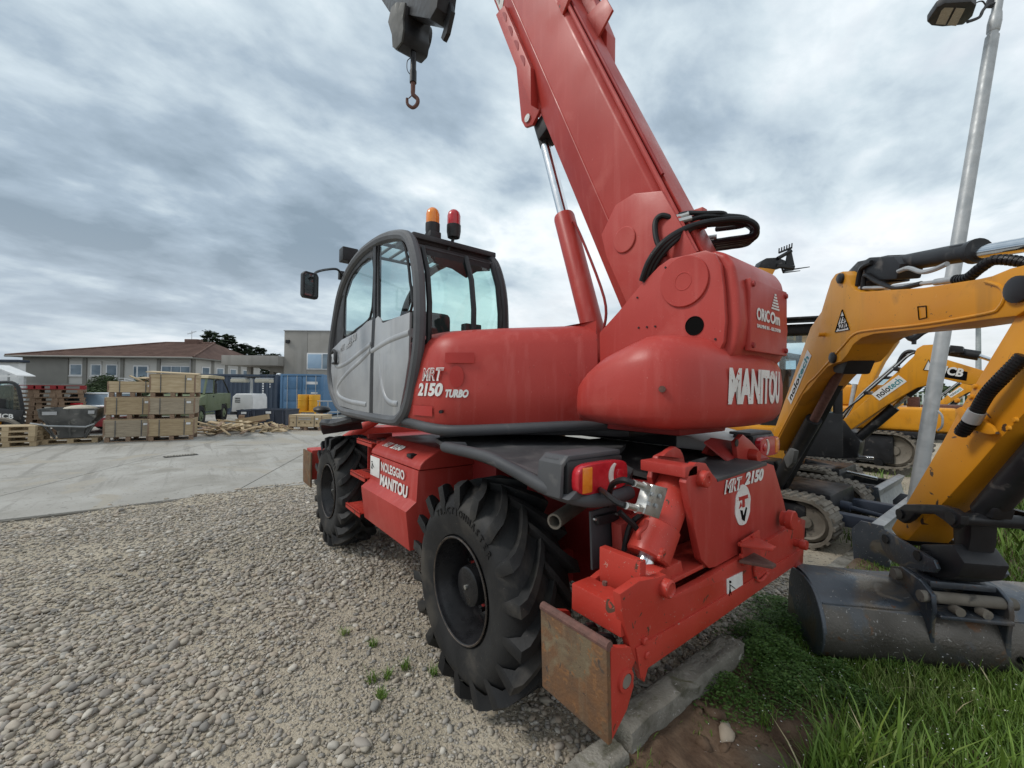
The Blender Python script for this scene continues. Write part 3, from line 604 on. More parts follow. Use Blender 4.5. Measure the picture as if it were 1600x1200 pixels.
# mudflap bracket, exhaust stub, side marker
q = [PX(923, 800, -2.26), PX(964, 788, -2.26), PX(967, 877, -2.26), PX(926, 891, -2.26)]
fl = MB().plate(q, .012, (1, 0, 0), .002).build('mudflap_plate', 'plastic', mr)
MB().prism([(p.y, p.z) for p in (PX(929, 806, -2.27), PX(962, 798, -2.27), PX(964, 812, -2.27), PX(931, 820, -2.27))], 0, -2.29, -2.262, .008).build('marker_lamp', 'black', fl)
for u_, v0 in ((928, 811), (962, 803)): p = PX(u_, v0, -2.29); MB().cyl(p, p+V(-.012, 0, 0), .006, seg=8).build('bolt', 'zinc', fl)
e0 = PY(866, 815, 1.0); ex = MB(); ax_ = V(.25, -.75, .05).normalized()
ex.lathe([(.0, .030), (.0, .040), (.42, .040), (.42, .0)], e0, ax_, 24); ex.lathe([(.001, .031), (.2, .030), (.2, 0)], e0, ax_, 24); ex.build('exhaust_pipe', 'muddy', mr)
# ---- side toolbox, steps
prof = [(.55, 1.335), (.93, 1.335), (1.06, 1.262), (1.095, 1.225), (1.105, 1.19)]
tb = MB().prism([(.55, .62), (1.165, .60), (1.20, .895), (1.118, .955), (1.105, 1.185), (.55, 1.185)], 0, -.675, .335, .006).build('toolbox', 'red', mr)
lid = MB().prism([(.55, 1.192), (1.108, 1.192), (1.098, 1.228), (1.06, 1.266), (.93, 1.338), (.55, 1.338)], 0, -.695, .345, .012, 3).build('toolbox_lid', 'red', mr)
MB().box(-.50, -.42, 1.03, 1.09, 1.255, 1.285, .008, Matrix.Translation((0, 0, 0))).build('latch', 'black', lid)
st = MB()
for z, yo in ((1.275, 1.10), (.955, 1.16), (.63, 1.20)):
    p = MB(); p.box(.36, .80, .78, yo, z-.004, z+.004); p.box(.36, .80, yo-.008, yo, z-.035, z+.012, .002); p.box(.36, .80, .78, .788, z-.03, z+.012)
    for k in range(8): p.prism([(.38+k*.052, z+.008), (.38+k*.052+.026, z+.008), (.38+k*.052+.013, z+.026)], 1, yo-.010, yo-.003)
    for k in range(5): p.box(.40+k*.08, .44+k*.08, .86, yo-.06, z-.006, z+.0055)
    sp_ = p.build('step', 'redworn', mr)
    for k in range(5):
        for yy in (.84, .98): MB().box(.395+k*.082, .44+k*.082, yy, yy+.07, z+.0045, z+.0065, .002).build('step_slot', 'black', sp_)
MB().box(.345, .36, .70, 1.05, .55, 1.3, .003).box(.80, .815, .72, .98, .55, 1.32, .003).build('step_frame', 'red', mr)
lettering('NOLEGGIO', .105, (.045, 1.111, 1.082), (-1, 0, 0), (0, .03, 1), 'white', mr, .0028, 0, width=.50, lift=.010)
lettering('MANITOU', .128, (.055, 1.117, .955), (-1, 0, 0), (0, -.03, 1), 'white', mr, .005, .08, width=.585, lift=.010)
sg = MB().box(.085, .315, 1.117, 1.122, 1.000, 1.175, .001).build('sticker', 'white', mr)
def little_figure(p, r, u, parent, s=1.):
    n = Vector(r).cross(Vector(u)); m = MB(); r, u = Vector(r), Vector(u); P = lambda a, c: Vector(p)+r*a*s+u*c*s+n*.002
    for a, c, d, e in ((0, .06, .0, .035), (0, .035, -.012, 0), (0, .035, .012, 0), (0, .055, .02, .045), (.02, .045, .06, .02)): m.bar(P(a, c), P(d, e), .005*s, .002)
    m.ball(P(0, .072), .008*s, 1); m.build('pictogram', 'ink', parent)
little_figure((.265, 1.123, 1.06), (-1, 0, 0), (0, 0, 1), sg, .9)
lo = V(.205, 1.06, 1.272); sl = V(0, -.13, .074).normalized()
def outline_text(txt, size, org, r, u, parent, width, shear=.35, fn=None, fill='letterred', edge='white', bold=.0042):
    lettering(txt, size, org, r, u, edge, parent, bold, shear, width=width, fn=fn, lift=.004)
    return lettering(txt, size, Vector(org)+Vector(r).normalized()*.003 if org is not None else None, r, u, fill, parent, -.0026, shear, width=width*.965, fn=(lambda s_, t, l: fn(s_+width*.014, t, l+.0025)) if fn else None, lift=.0065)
outline_text('MRT', .085, V(.20, 1.052, 1.275), (-1, 0, 0), sl, lid, .165, .4)
lettering('2150', .085, V(.02, 1.052, 1.275), (-1, 0, 0), sl, 'white', lid, .004, .3, width=.235)
# ---- rear stabiliser: tail plate, beam, cylinder, foot
XR = -2.60
def PR(l, x=XR): return [(p.y, p.z) for p in (PX(u_, v0, x) for u_, v0 in l)]
tp = MB().prism(PR([(1072, 755), (1077, 735), (1088, 723), (1103, 724), (1113, 740), (1121, 750), (1199, 724), (1209, 727), (1224, 780), (1232, 815), (1228, 845), (1150, 868), (1118, 886), (1108, 888), (1096, 875), (1090, 850)]), 0, XR, XR+.035, .004).build('tail_plate', 'red', mr)
MB().prism(PR([(1121, 748), (1198, 722), (1199, 727), (1122, 753)], XR-.004), 0, XR-.004, XR+.30, .002).build('tread_strip', 'deck', mr)
o1 = PX(1130, 771, XR); o2 = PX(1163, 758, XR); up_ = (0, .0, 1)
outline_text('MRT', .085, V(XR-.001, o1.y, o1.z), (0, -1, 0), up_, tp, .195, .3)
p3 = PX(1190, 752, XR); lettering('2150', .082, V(XR-.001, o2.y-.0, o2.z+.004), (0, -1, 0), up_, 'white', tp, .0042, .25, width=o2.y-p3.y+.02)
c = PX(1160, 789, XR); n_ = 40; ra_, rb_ = .088, .105
bd = MB().prism([(c.y+ra_*math.cos(k*.157)*(1+.04*math.sin(k*5)), c.z+rb_*math.sin(k*.157)*(1+.03*math.cos(k*7))) for k in range(n_)], 0, XR-.004, XR).build('torn_sticker', 'whiteworn', tp)
m = MB(); m.box(XR-.007, XR-.004, c.y-.05, c.y+.05, c.z+.03, c.z+.048); m.box(XR-.007, XR-.004, c.y-.012, c.y+.012, c.z-.01, c.z+.03); m.prism([(c.y+.03, c.z+.02), (c.y+.05, c.z-.01), (c.y+.02, c.z)], 0, XR-.007, XR-.004); m.build('emblem_red', 'letterred', bd)
m = MB(); m.prism([(c.y+.035, c.z-.02), (c.y+.012, c.z-.025), (c.y, c.z-.06), (c.y-.03, c.z-.015), (c.y-.04, c.z-.02), (c.y-.012, c.z-.085), (c.y+.015, c.z-.07)], 0, XR-.007, XR-.004); m.build('emblem_black', 'ink', bd)
p = PX(1094, 747, XR); pn = MB(); pn.lathe([(-.02, .0), (-.02, .038), (.035, .038), (.04, .032), (.04, .016), (.034, .014), (.034, 0)], (XR, p.y, p.z), (-1, 0, 0), 24); pn.build('pivot_pin', 'redworn', mr)
# cylinder cheeks behind the tail plate
MB().prism(PR([(1010, 745), (1020, 712), (1034, 705), (1046, 700), (1058, 706), (1062, 720), (1060, 735), (1062, 800), (1030, 800), (1015, 770)], -2.36), 0, -2.39, -2.36, .004).build('cheek_plate', 'red', mr)
MB().box(-2.60, -2.37, PX(1085, 730, -2.6).y-.03, PX(1085, 730, -2.6).y+.075, 1.425, 1.475, .006).build('cross_tie', 'red', mr)
lug = MB(); pl = PR([(1030, 712), (1040, 703), (1050, 697), (1058, 702), (1064, 716)], -2.40); lug.prism(pl, 0, -2.42, -2.39, .004); lug.build('lifting_eye', 'red', mr)
# tray between the cheeks (right lamp side)
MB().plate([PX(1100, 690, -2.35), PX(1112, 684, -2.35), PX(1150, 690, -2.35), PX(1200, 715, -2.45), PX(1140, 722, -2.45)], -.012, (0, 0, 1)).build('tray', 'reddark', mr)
MB().prism(PR([(1098, 708), (1112, 684), (1152, 690), (1200, 716), (1150, 730)], -2.30), 0, -2.32, -2.29, .004).build('tray_wall', 'red', mr)
rl = MB().prism(PR([(1145, 718), (1142, 690), (1153, 678), (1166, 689), (1178, 702), (1178, 718)], -2.42), 0, -2.45, -2.42, .004).build('lifting_eye', 'red', mr)
p = PX(1150, 692, -2.45); MB().lathe([(0, 0), (0, .022), (.004, .022), (.004, 0)], (-2.452, p.y, p.z), (-1, 0, 0), 18).build('eye_hole', 'black', rl)
p = PX(1172, 711, -2.45); MB().lathe([(0, .04), (.03, .04), (.05, .033), (.05, 0)], (-2.45, p.y, p.z), (-1, 0, 0), 20).build('pin_boss', 'redworn', rl)
# stabiliser arm (box beam along y, deep outboard end)
bm_ = MB().prism(PR([(1000, 1062), (978, 1006), (966, 960), (962, 925), (992, 905), (1020, 900), (1034, 895), (1042, 905), (1048, 928), (1092, 905), (1120, 888), (1230, 822), (1245, 812), (1250, 826), (1250, 862), (1234, 884), (1180, 921), (1110, 970), (1006, 1040)]), 0, XR-.02, XR+.015, .004).build('stabiliser_arm', 'redworn', mr)
MB().prism(PR([(1000, 1062), (992, 1012), (1104, 947), (1250, 858), (1234, 886), (1110, 971), (1006, 1040)], XR-.02), 0, XR-.026, XR-.019, .002).build('reinforcing_strip', 'redworn', bm_)
MB().prism(PR([(905, 950), (908, 915), (935, 893), (972, 870), (985, 880), (985, 925), (1000, 1010)], -2.36), 0, -2.38, -2.35, .004).build('stabiliser_arm', 'redworn', mr)
ty = PR([(978, 1006), (962, 925)], XR)
MB().box(XR+.015, -2.38, 1.02, 1.06, .98, 1.13, .004).box(XR+.015, -2.38, -.55, 1.0, .76, .80, .004).box(XR+.015, -2.38, -.55, .95, .98, 1.0, .004).build('arm_web', 'redworn', mr)
# box head that carries the foot
hb = MB(); hp = [PX(980, 958, XR-.03), PX(908, 908, -2.36)]
hb.box(XR-.006, -2.355, 1.095, 1.205, .895, 1.005, .008); hb.build('arm_head', 'redworn', mr)
for px_, py_ in ((945, 913), (974, 927)): p = PZ(px_, py_, 1.008); MB().cyl(p-V(0, 0, .02), p+V(0, 0, .012), .011, seg=6).build('bolt', 'rustedge', mr)
# foot: outward-facing plate hanging on its pin
fy0, fy1 = 1.30, 1.36
ft = MB().plate([(-2.275, 1.305, .905), (-2.285, 1.30, .58), (-2.625, 1.295, .565), (-2.62, 1.305, .905)], .022, (0, -1, 0), .004).build('stabiliser_foot', 'rust', mr)
MB().tube([(-2.275, 1.292, .905), (-2.622, 1.29, .905)], .018, 10).build('foot_rim', 'rustedge', ft)
rb = MB(); ws = [(1.284, .90), (1.17, .86), (1.14, .80), (1.16, .78), (1.15, .71), (1.19, .64), (1.278, .57)]
rb.bm.free()
for x in (-2.612, -2.30): MB().prism(ws, 0, x-.012, x+.012, .003).build('foot_web', 'redworn', ft)
p = PX(973, 1055, -2.66); MB().lathe([(-.34, .0), (-.34, .042), (.0, .042), (.012, .040), (.014, .028), (.004, .026), (.004, .0)], (-2.622, 1.205, .755), (-1, 0, 0), 22).build('foot_pin', 'redworn', ft)
MB().cyl((-2.626, 1.205, .755), (-2.634, 1.205, .755), .025, seg=18).build('pin_end', 'zinc', ft)
MB().tube(crv([(-2.48, 1.26, .90), (-2.46, 1.18, .86), (-2.45, 1.14, .74)], 5), .012, 8).tube(crv([(-2.54, 1.26, .90), (-2.55, 1.18, .86), (-2.54, 1.14, .76)], 5), .009, 8).build('hydraulic_hose', 'hose', mr)
for k, (u_, v0) in enumerate(((1005, 1000), (1008, 1022), (1030, 870), (1033, 862))): p = PX(u_, v0, XR-.02); MB().lathe([(0, 0), (0, .016), (.012, .016), (.016, .01), (.016, 0)], p, (-1, 0, 0), 8).build('bolt', 'redworn', bm_)
# stabiliser cylinder
c0 = V(-2.48, *PR([(1062, 742)], -2.48)[0]); c1 = V(-2.48, *PR([(1003, 892)], -2.48)[0]); ax_ = (c1-c0).normalized(); ln = (c1-c0).length
cy = MB().lathe([(-.02, 0), (-.02, .076), (.0, .086), (ln*.55, .086), (ln*.56, .094), (ln*.86, .096), (ln*.88, .088), (ln*.88, .05), (ln*.88, 0)], c0, ax_, 30).build('stabiliser_cylinder', 'redworn', mr)
MB().cyl(c0+ax_*ln*.86, c1+ax_*.04, .045).build('cylinder_rod', 'chrome', cy)
MB().cyl((XR+.02, c1.y, c1.z-.02), (-2.36, c1.y, c1.z-.02), .062, seg=26).build('rod_eye', 'redworn', cy)
p = PX(1030, 914, XR); MB().lathe([(-.02, 0), (-.02, .036), (.03, .036), (.036, .028), (.03, .022), (.03, 0)], (XR-.02, p.y, p.z), (-1, 0, 0), 22).build('pivot_pin', 'redworn', mr)
vb = MB(); q = [PX(1020, 757, -2.57), PX(1044, 763, -2.57), PX(1030, 811, -2.57), PX(1006, 803, -2.57)]; vb.plate(q, .05, (1, 0, 0), .004); vbo = vb.build('valve_block', 'zinc', cy)
for u_, v0 in ((1018, 772), (1030, 775), (1013, 787), (1024, 790)): p = PX(u_, v0, -2.572); MB().cyl(p, p+V(-.008, 0, 0), .009, seg=10).build('bolt', 'galv', vbo)
for (u0, v0), (u1, v1) in (((1016, 763), (990, 755)), ((1005, 797), (978, 790))):
    a_, b_ = PX(u0, v0, -2.55), PX(u1, v1, -2.55); MB().cyl(a_, b_, .014, seg=12).cyl(a_+(b_-a_)*.15, a_+(b_-a_)*.45, .019, seg=6).build('hose_fitting', 'zinc', vbo)
for pts in ([(990, 755, -2.55), (972, 750, -2.5), (955, 760, -2.4), (950, 790, -2.3)], [(978, 790, -2.55), (965, 785, -2.5), (945, 770, -2.4), (930, 760, -2.2)], [(968, 800, -2.4), (985, 815, -2.42), (1010, 830, -2.45), (1035, 760, -2.45)], [(975, 860, -2.38), (985, 820, -2.4), (1005, 800, -2.45), (1010, 770, -2.5)]):
    MB().tube(crv([PX(*p) for p in pts], 6), .013, 8).build('hydraulic_hose', 'hose', mr)
MB().tube(crv([PX(1011, 812, -2.57), PX(1008, 822, -2.57), PX(998, 832, -2.57), PX(998, 842, -2.57)], 5), .010, 8).build('steel_pipe', 'redworn', cy)
MB().prism(PR([(1035, 885), (1058, 874), (1062, 895), (1038, 907)], -2.55), 0, -2.57, -2.47, .004).build('bracket_block', 'redworn', mr)
MB().prism(PR([(968, 820), (1000, 800), (1002, 850), (970, 860)], -2.33), 0, -2.34, -2.28, .004).build('chassis_end', 'red', mr)
MB().prism(PR([(980, 760), (1075, 745), (1090, 850), (1096, 890), (1000, 900), (985, 840)], -2.30), 0, -2.31, -2.26, .004).build('chassis_end', 'reddark', mr)
# tow hitch
hm_ = MB().prism(PR([(1150, 843), (1178, 826), (1180, 868), (1152, 882)]), 0, XR-.03, XR-.02, .003).build('hitch_plate', 'redworn', mr)
for (v0, mt) in ((846, 'redworn'), (872, 'rustedge')):
    a_ = PX(1155, v0+3, XR-.03); c_ = PX(1178, v0-9, XR-.03); tip = (a_+c_)/2+V(-.115, -.012, -.006)
    jw = MB().plate([a_, c_, tip+V(.015, -.034, 0), tip+V(-.008, -.022, 0), tip+V(-.008, .022, 0), tip+V(.015, .034, 0)], .016, (0, 0, -1), .003).build('hitch_jaw', mt, hm_)
MB().tube(crv([PX(1178, 877, XR-.03), PX(1180, 900, XR-.03), PX(1188, 908, XR-.04), PX(1200, 895, XR-.03)], 6), .008, 8).build('hitch_handle', 'redworn', hm_)
for u_, v0 in ((1154, 850), (1174, 838), (1156, 868)): p = PX(u_, v0, XR-.03); MB().cyl(p, p+V(-.012, 0, 0), .011, seg=6).build('bolt', 'redworn', hm_)
stk = MB().prism(PR([(1135, 905), (1159, 893), (1160, 924), (1136, 938)], XR-.021), 0, XR-.0245, XR-.0205).build('sticker', 'white', bm_)
p = PX(1140, 930, XR-.0245); little_figure(p, (0, -1, 0), (0, 0, 1), stk, .9)
for u_, v0, r in ((1216, 808, .055), (1236, 846, .03)): p = PX(u_, v0, XR); MB().lathe([(0, 0), (0, r*.8), (.03, r*.8), (.03, r), (.06, r), (.065, r*.9), (.065, 0)], (XR-.02, p.y, p.z), (-1, 0, 0), 22).build('pivot_pin', 'redworn', mr)
MB().prism(PR([(1231, 802), (1254, 812), (1250, 880), (1238, 886), (1240, 840)], -2.40), 0, -2.42, -2.38, .004).build('stabiliser_arm', 'red', mr)
# front stabiliser seen beyond the front wheel
fs = MB().plate([(2.12, 1.255, .98), (2.12, 1.25, .545), (2.55, 1.25, .545), (2.55, 1.255, .98)], .02, (0, -1, 0), .004).build('stabiliser_foot', 'rust', mr)
MB().box(2.2, 2.5, .5, 1.22, .62, 1.0, .01).box(2.3, 2.6, -.6, .6, .62, 1.25, .02).build('stabiliser_arm', 'redworn', mr)
MB().cyl((2.35, 1.0, .95), (2.35, .35, 1.35), .07).build('stabiliser_cylinder', 'redworn', mr)
# front fender in grey plastic with round lamp
q = crv([(.95, 1.10, 1.50), (1.10, 1.18, 1.46), (1.4, 1.19, 1.42), (1.85, 1.19, 1.40), (2.05, 1.15, 1.34), (2.15, 1.10, 1.25)], 5)
MB().loft([[p+V(0, 0, .02), p+V(0, -.5, .03), p+V(0, -.5, 0), p+V(0, 0, -.05), p+V(0, .02, -.02)] for p in q]).build('front_fender', 'plastic', mr)
p = PY(503, 640, 1.25); MB().ball(p, .12, 2, (1.1, .8, .38)).build('side_mirror_shell', 'black', mr)
# white engine bonnet on the far side of the deck
bo = MB(); bo.prism([(-.4, 1.40), (-.5, 1.505), (-1.95, 1.505), (-2.25, 1.44), (-2.25, 1.40)], 1, -1.1, -.30, .015); bn = bo.build('engine_bonnet', 'bonnet', mr)
for k in range(6): MB().box(-1.9, -.6, -.40-k*.1, -.37-k*.1, 1.506, 1.510).build('slot', 'black', bn)
MB().box(-1.94, -.5, -.298, -.285, 1.41, 1.495).build('bonnet_side', 'black', bn)
# ---- turret floor ring bar
bar_pts = crv([(-.42, 1.155, 1.56), (-.62, 1.155, 1.553), (-.90, 1.15, 1.535), (-1.07, 1.10, 1.525), (-1.22, .95, 1.53), (-1.50, .60, 1.555), (-1.72, .32, 1.575), (-1.77, .22, 1.575)], 6)
MB().tube(bar_pts, .038, 12).build('guard_bar', 'plastic', mr)
tf = [(1.3, 1.1), (.8, 1.16), (-.62, 1.15), (-.9, 1.13), (-1.07, 1.07), (-1.22, .92), (-1.72, .3), (-1.9, .2), (-1.9, -.6), (-1.2, -1.05), (.9, -1.1), (1.3, -.9)]
MB().prism(tf, 2, 1.50, 1.55, .01).build('turret_floor', 'black', mr)
# ---- hood behind the cab
HP = crv([(-.50, 1.165, 0), (-.75, 1.165, 0), (-.93, 1.145, 0), (-1.07, 1.085, 0), (-1.20, .95, 0), (-1.36, .77, 0), (-1.55, .545, 0), (-1.74, .33, 0)], 5)
def inset(curve, d, c=(-.8, .2)):
    out = []
    for i, p in enumerate(curve):
        t = (curve[min(i+1, len(curve)-1)]-curve[max(i-1, 0)]).normalized(); n = V(-t.y, t.x, 0)
        if n.dot(V(c[0], c[1], 0)-p) < 0: n = -n
        out.append(p+n*d)
    return out
secs = []
for z, d in ((1.545, .012), (1.56, 0), (1.80, -.012), (2.00, .005), (2.09, .022), (2.155, .055), (2.20, .105), (2.228, .18), (2.240, .28)):
    cv = inset(HP, d); bump_ = [V(p.x, p.y, z+(.045*max(0, (i/len(cv)-.45))/.55 if z > 2.05 else 0)) for i, p in enumerate(cv)]
    secs.append(bump_+[V(-1.70, .30, bump_[-1].z), V(-1.2, .25, z+.01), V(-.5, .30, z)])
hd = MB().loft(secs).build('hood', 'red', mr, 50)
def arc_fn(curve, z0, s0, slope=0., out=None):
    L_ = [0.]
    for a_, c_ in zip(curve, curve[1:]): L_.append(L_[-1]+(c_-a_).length)
    def fn(s_, t, lift):
        s_ += s0; i = 0
        while i < len(L_)-2 and L_[i+1] < s_: i += 1
        tg = (curve[i+1]-curve[i]); k = (s_-L_[i])/max(1e-6, tg.length); p = curve[i]+tg*k; tg.normalize(); n = V(tg.y, -tg.x, 0)*(out or 1)
        return p+n*lift+V(0, 0, z0+t)
    return fn
HPo = inset(HP, -.012)
def hood_s(u, v):      # arc position on the hood for a sight line
    best = None; L_ = 0; d = ray(u, v)
    for i, (a_, c_) in enumerate(zip(HPo, HPo[1:])):
        t = (c_-a_); den = d.x*t.y-d.y*t.x
        k = ((a_.x-CP.x)*d.y-(a_.y-CP.y)*d.x)/den*-1 if abs(den) > 1e-9 else -1
        k = ((CP.x-a_.x)*d.y-(CP.y-a_.y)*d.x)/(t.x*d.y-t.y*d.x)
        if 0 <= k <= 1 and best is None or (0 <= k <= 1): best = (L_+k*t.length, a_+t*k)
        L_ += t.length
    p = best[1]; dist = ((p-CP).x*d.x+(p-CP).y*d.y)/(d.x*d.x+d.y*d.y); return best[0], CP.z+d.z*dist
s1, z1 = hood_s(660, 594); s2, z2 = hood_s(694, 594)
nrm_test = arc_fn(HPo, 0, .5)(0, 0, .1)-arc_fn(HPo, 0, .5)(0, 0, 0); sgn = 1 if nrm_test.dot(V(-1, 1, 0)) > 0 else -1
outline_text('MRT', .118, None, (1, 0, 0), (0, 0, 1), hd, s2-s1, .3, arc_fn(HPo, z1, s1, 0, sgn), bold=.005)
s1, z1 = hood_s(654, 617); s2, _ = hood_s(693, 617); lettering('2150', .115, None, None, None, 'white', hd, .0055, .22, width=s2-s1, fn=arc_fn(HPo, z1, s1, 0, sgn), lift=.004)
s1, z1 = hood_s(695, 620); s2, _ = hood_s(731, 620); lettering('TURBO', .068, None, None, None, 'white', hd, .004, .3, width=s2-s1, fn=arc_fn(HPo, z1, s1, 0, sgn), lift=.004)
def ghost(uv, par, n=14):
    (ua, va), (ub, vb) = uv; sa, za = hood_s(ua, va); sb, _ = hood_s(ub, va); _, zb = hood_s(ua, vb); f_ = arc_fn(HPo, 0, 0, 0, sgn); rows = []
    for j in range(n+1):
        t = -1+2*j/n; w_ = math.sqrt(max(0, 1-t*t)) if len(par) > 1 else 1.
        rows.append([f_((sa+sb)/2+(sb-sa)/2*w_*k, (za+zb)/2+(za-zb)/2*t, .0025 if True else 0) for k in np.linspace(-1, 1, 7)])
    return MB().sheet(rows[::1]).build('sticker_ghost', 'letterred', hd)
ghost(((696, 551), (741, 567)), [1]); ghost(((703, 571), (725, 606)), [1, 2]); ghost(((646, 633), (676, 648)), [1])
s1, z1 = hood_s(691, 643); p = arc_fn(HPo, z1, s1, 0, sgn)(0, 0, 0); MB().cyl(p, p+V(-.03, .03, 0), .012, seg=12).build('keyhole', 'black', hd)
# ---- counterweight
CW = crv([(-1.79, .575, 0), (-1.90, .685, 0), (-2.05, .72, 0), (-2.26, .715, 0), (-2.43, .66, 0), (-2.53, .54, 0), (-2.60, .30, 0), (-2.625, 0, 0), (-2.60, -.30, 0), (-2.53, -.54, 0), (-2.43, -.66, 0), (-2.25, -.725, 0), (-2.05, -.72, 0), (-1.9, -.685, 0), (-1.79, -.575, 0)], 4)
secs = []
def cwz(i, z, top):      # the nose of each end dips
    k = i/(len(CW)-1); e = max(0, .24-k)/.24 if k < .5 else max(0, k-.76)/.24
    return 1.6+(z-1.6)*(1-.55*e**1.2) if z > 1.6 else z+.015*e
for z, d, tp_ in ((1.555, .20, 0), (1.562, .10, 0), (1.585, .045, 0), (1.63, .012, 0), (1.70, 0, 0), (1.80, .0, 1), (1.90, .012, 1), (1.965, .04, 1), (2.015, .085, 1), (2.045, .15, 1), (2.055, .22, 1)):
    cv = inset(CW, d, (-2.0, 0)); ee = [max(0, 1-abs(i/(len(CW)-1)-.5)/.5*1.0) for i in range(len(CW))]; secs.append([V(*(CW[i].lerp(p, min(1, .15+ee[i]*6)).xy), cwz(i, z, tp_)+.05) for i, p in enumerate(cv)])
cw = MB().loft(secs).build('counterweight', 'red', mr, 50)
def cw_s(u, v):
    global HPo
    keep = HPo; HPo = CW
    best = None; L_ = 0; d = ray(u, v); bd_ = 9e9
    for a_, c_ in zip(CW, CW[1:]):
        t = c_-a_; k = ((CP.x-a_.x)*d.y-(CP.y-a_.y)*d.x)/(t.x*d.y-t.y*d.x)
        if 0 <= k <= 1:
            p = a_+t*k; dd = (p-CP).x*d.x+(p-CP).y*d.y
            if 0 < dd < bd_: bd_ = dd; best = (L_+k*t.length, CP.z+d.z*dd/(d.x*d.x+d.y*d.y))
        L_ += t.length
    HPo = keep; return best
s1, z1 = cw_s(1136, 628); s2, _ = cw_s(1218, 628)
fnc = arc_fn(CW, z1, s1, 0, sgn)
lettering('MANITOU', .235, None, None, None, 'whiteworn', cw, .012, .12, width=s2-s1-.02, fn=fnc, lift=.004)
s1, z1 = cw_s(1035, 608); p = arc_fn(CW, z1, s1, 0, sgn)(0, 0, 0); MB().cyl(p, p+V(-.01, .02, 0), .016, seg=14).build('lifting_socket', 'rustedge', cw)
# ---- boom carrier plates and rear cover
def PYp(l, y): return [(p.x, p.z) for p in (PY(u_, v0, y) for u_, v0 in l)]
apl = PYp([(937, 520), (966, 488), (1000, 447), (1030, 416), (1047, 404), (1075, 398), (1103, 391), (1117, 396), (1126, 412), (1131, 450), (1134, 500), (1131, 535), (1122, 553), (1108, 570), (1080, 600), (1000, 640), (940, 660)], .32)
for y0, y1 in ((.29, .325), (-.345, -.31)): cpl = MB().prism(apl, 1, y0, y1, .008).build('boom_carrier', 'red', mr)
cvp = [p for p in PYp([(1060, 400), (1103, 391), (1119, 396), (1130, 412), (1137, 450), (1140, 500), (1136, 535), (1126, 556), (1105, 575), (1060, 575)], .32)]
cov = MB().prism([(x-.035 if x < -2.3 else x, z) for x, z in cvp], 1, -.37, .285, .045, 4).build('rear_cover', 'red', mr, 50)
xs_ = min(x for x, z in cvp)-.035
MB().prism([(.19, 2.02), (.19, 2.40), (-.31, 2.40), (-.31, 2.02)], 0, xs_-.012, xs_+.02, .01).build('hatch', 'red', mr)
for y_, z_ in ((.165, 2.37), (.165, 2.05), (-.28, 2.37), (-.28, 2.05)): MB().lathe([(0, 0), (0, .016), (.01, .014), (.014, 0)], (xs_-.012, y_, z_), (-1, 0, 0), 10).build('bolt', 'reddark', cov)
xl = xs_-.0125
lettering('ORiC', .088, (xl, .125, 2.19), (0, -1, 0), (0, 0, 1), 'white', cov, .003, 0, width=.165)
lettering('Om', .088, (xl, -.05, 2.19), (0, -1, 0), (0, 0, 1), 'white', cov, .003, 0, width=.135)
lettering('DALMINE BG - 035.370708', .026, (xl, .12, 2.148), (0, -1, 0), (0, 0, 1), 'white', cov, .0006, 0, width=.315)
for k in range(6):
    z_ = 2.27+k*.016; w_ = .055*(1-k/6.3); MB().box(xl-.003, xl-.001, -.125-w_, -.125+w_, z_, z_+.010).build('logo_stripe', 'white', cov)
p = PY(1085, 509, .326); MB().lathe([(0, 0), (0, .052), (.004, .052), (.004, .048), (.002, .046), (.002, 0)], (p.x, .3255, p.z), (0, 1, 0), 28).build('carrier_hole', 'ink', cpl)  # flat disc, the dark inside of the hole is put into its black
p = PY(1069, 440, .326); dsc = MB().lathe([(0, .14), (.012, .14), (.014, .137), (.014, .052), (.016, .05), (.016, .046), (.014, .044), (.014, 0)], (p.x, .324, p.z), (0, 1, 0), 40).build('pivot_disc', 'red', mr, 25)
for u_, v0 in ((998, 512), (1011, 511), (1024, 510), (996, 465), (1040, 418), (1118, 530)): p = PY(u_, v0, .326); MB().cyl(p, p+V(0, .004, 0), .006, seg=8).build('bolt', 'black', cpl)
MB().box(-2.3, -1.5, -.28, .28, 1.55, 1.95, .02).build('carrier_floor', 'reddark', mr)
MB().prism([(1.2, 1.55), (1.2, 2.1), (.9, 2.3), (-1.0, 2.3), (-1.3, 2.1), (-1.3, 1.55)], 1, -1.15, -.40, .06, 3).build('side_cover', 'red', mr)
# ---- boom
BD = V(.4275, 0, .904).normalized(); BN = V(-BD.z, 0, BD.x); BO = V(-1.78, 0, 2.39)
BMX = Matrix(((BD.x, 0, BN.x, BO.x), (0, 1, 0, 0), (BD.z, 0, BN.z, BO.z), (0, 0, 0, 1)))
def boom(name, mat, f, ang=35, parent=None): q_ = MB(); f(q_); q_.xf(BMX); return q_.build(name, mat, parent or mr, ang)
hexs = [(.115, -.02), (.205, .20), (.205, .545), (.165, .605), (-.065, .605), (-.105, .545), (-.105, .20), (-.035, -.02)]
bmo = boom('boom', 'red', lambda q_: q_.prism(hexs, 0, -.25, 5.05, .012, 2))
boom('weld_seam', 'red', lambda q_: q_.tube([(s_*.2-.2, .205, .2) for s_ in range(26)], .006, 6), parent=bmo)
boom('inner_boom', 'redworn', lambda q_: q_.prism([(.04+(y-.04)*.86, .04+t*.87) for y, t in hexs], 0, 5.05, 5.45, .01))
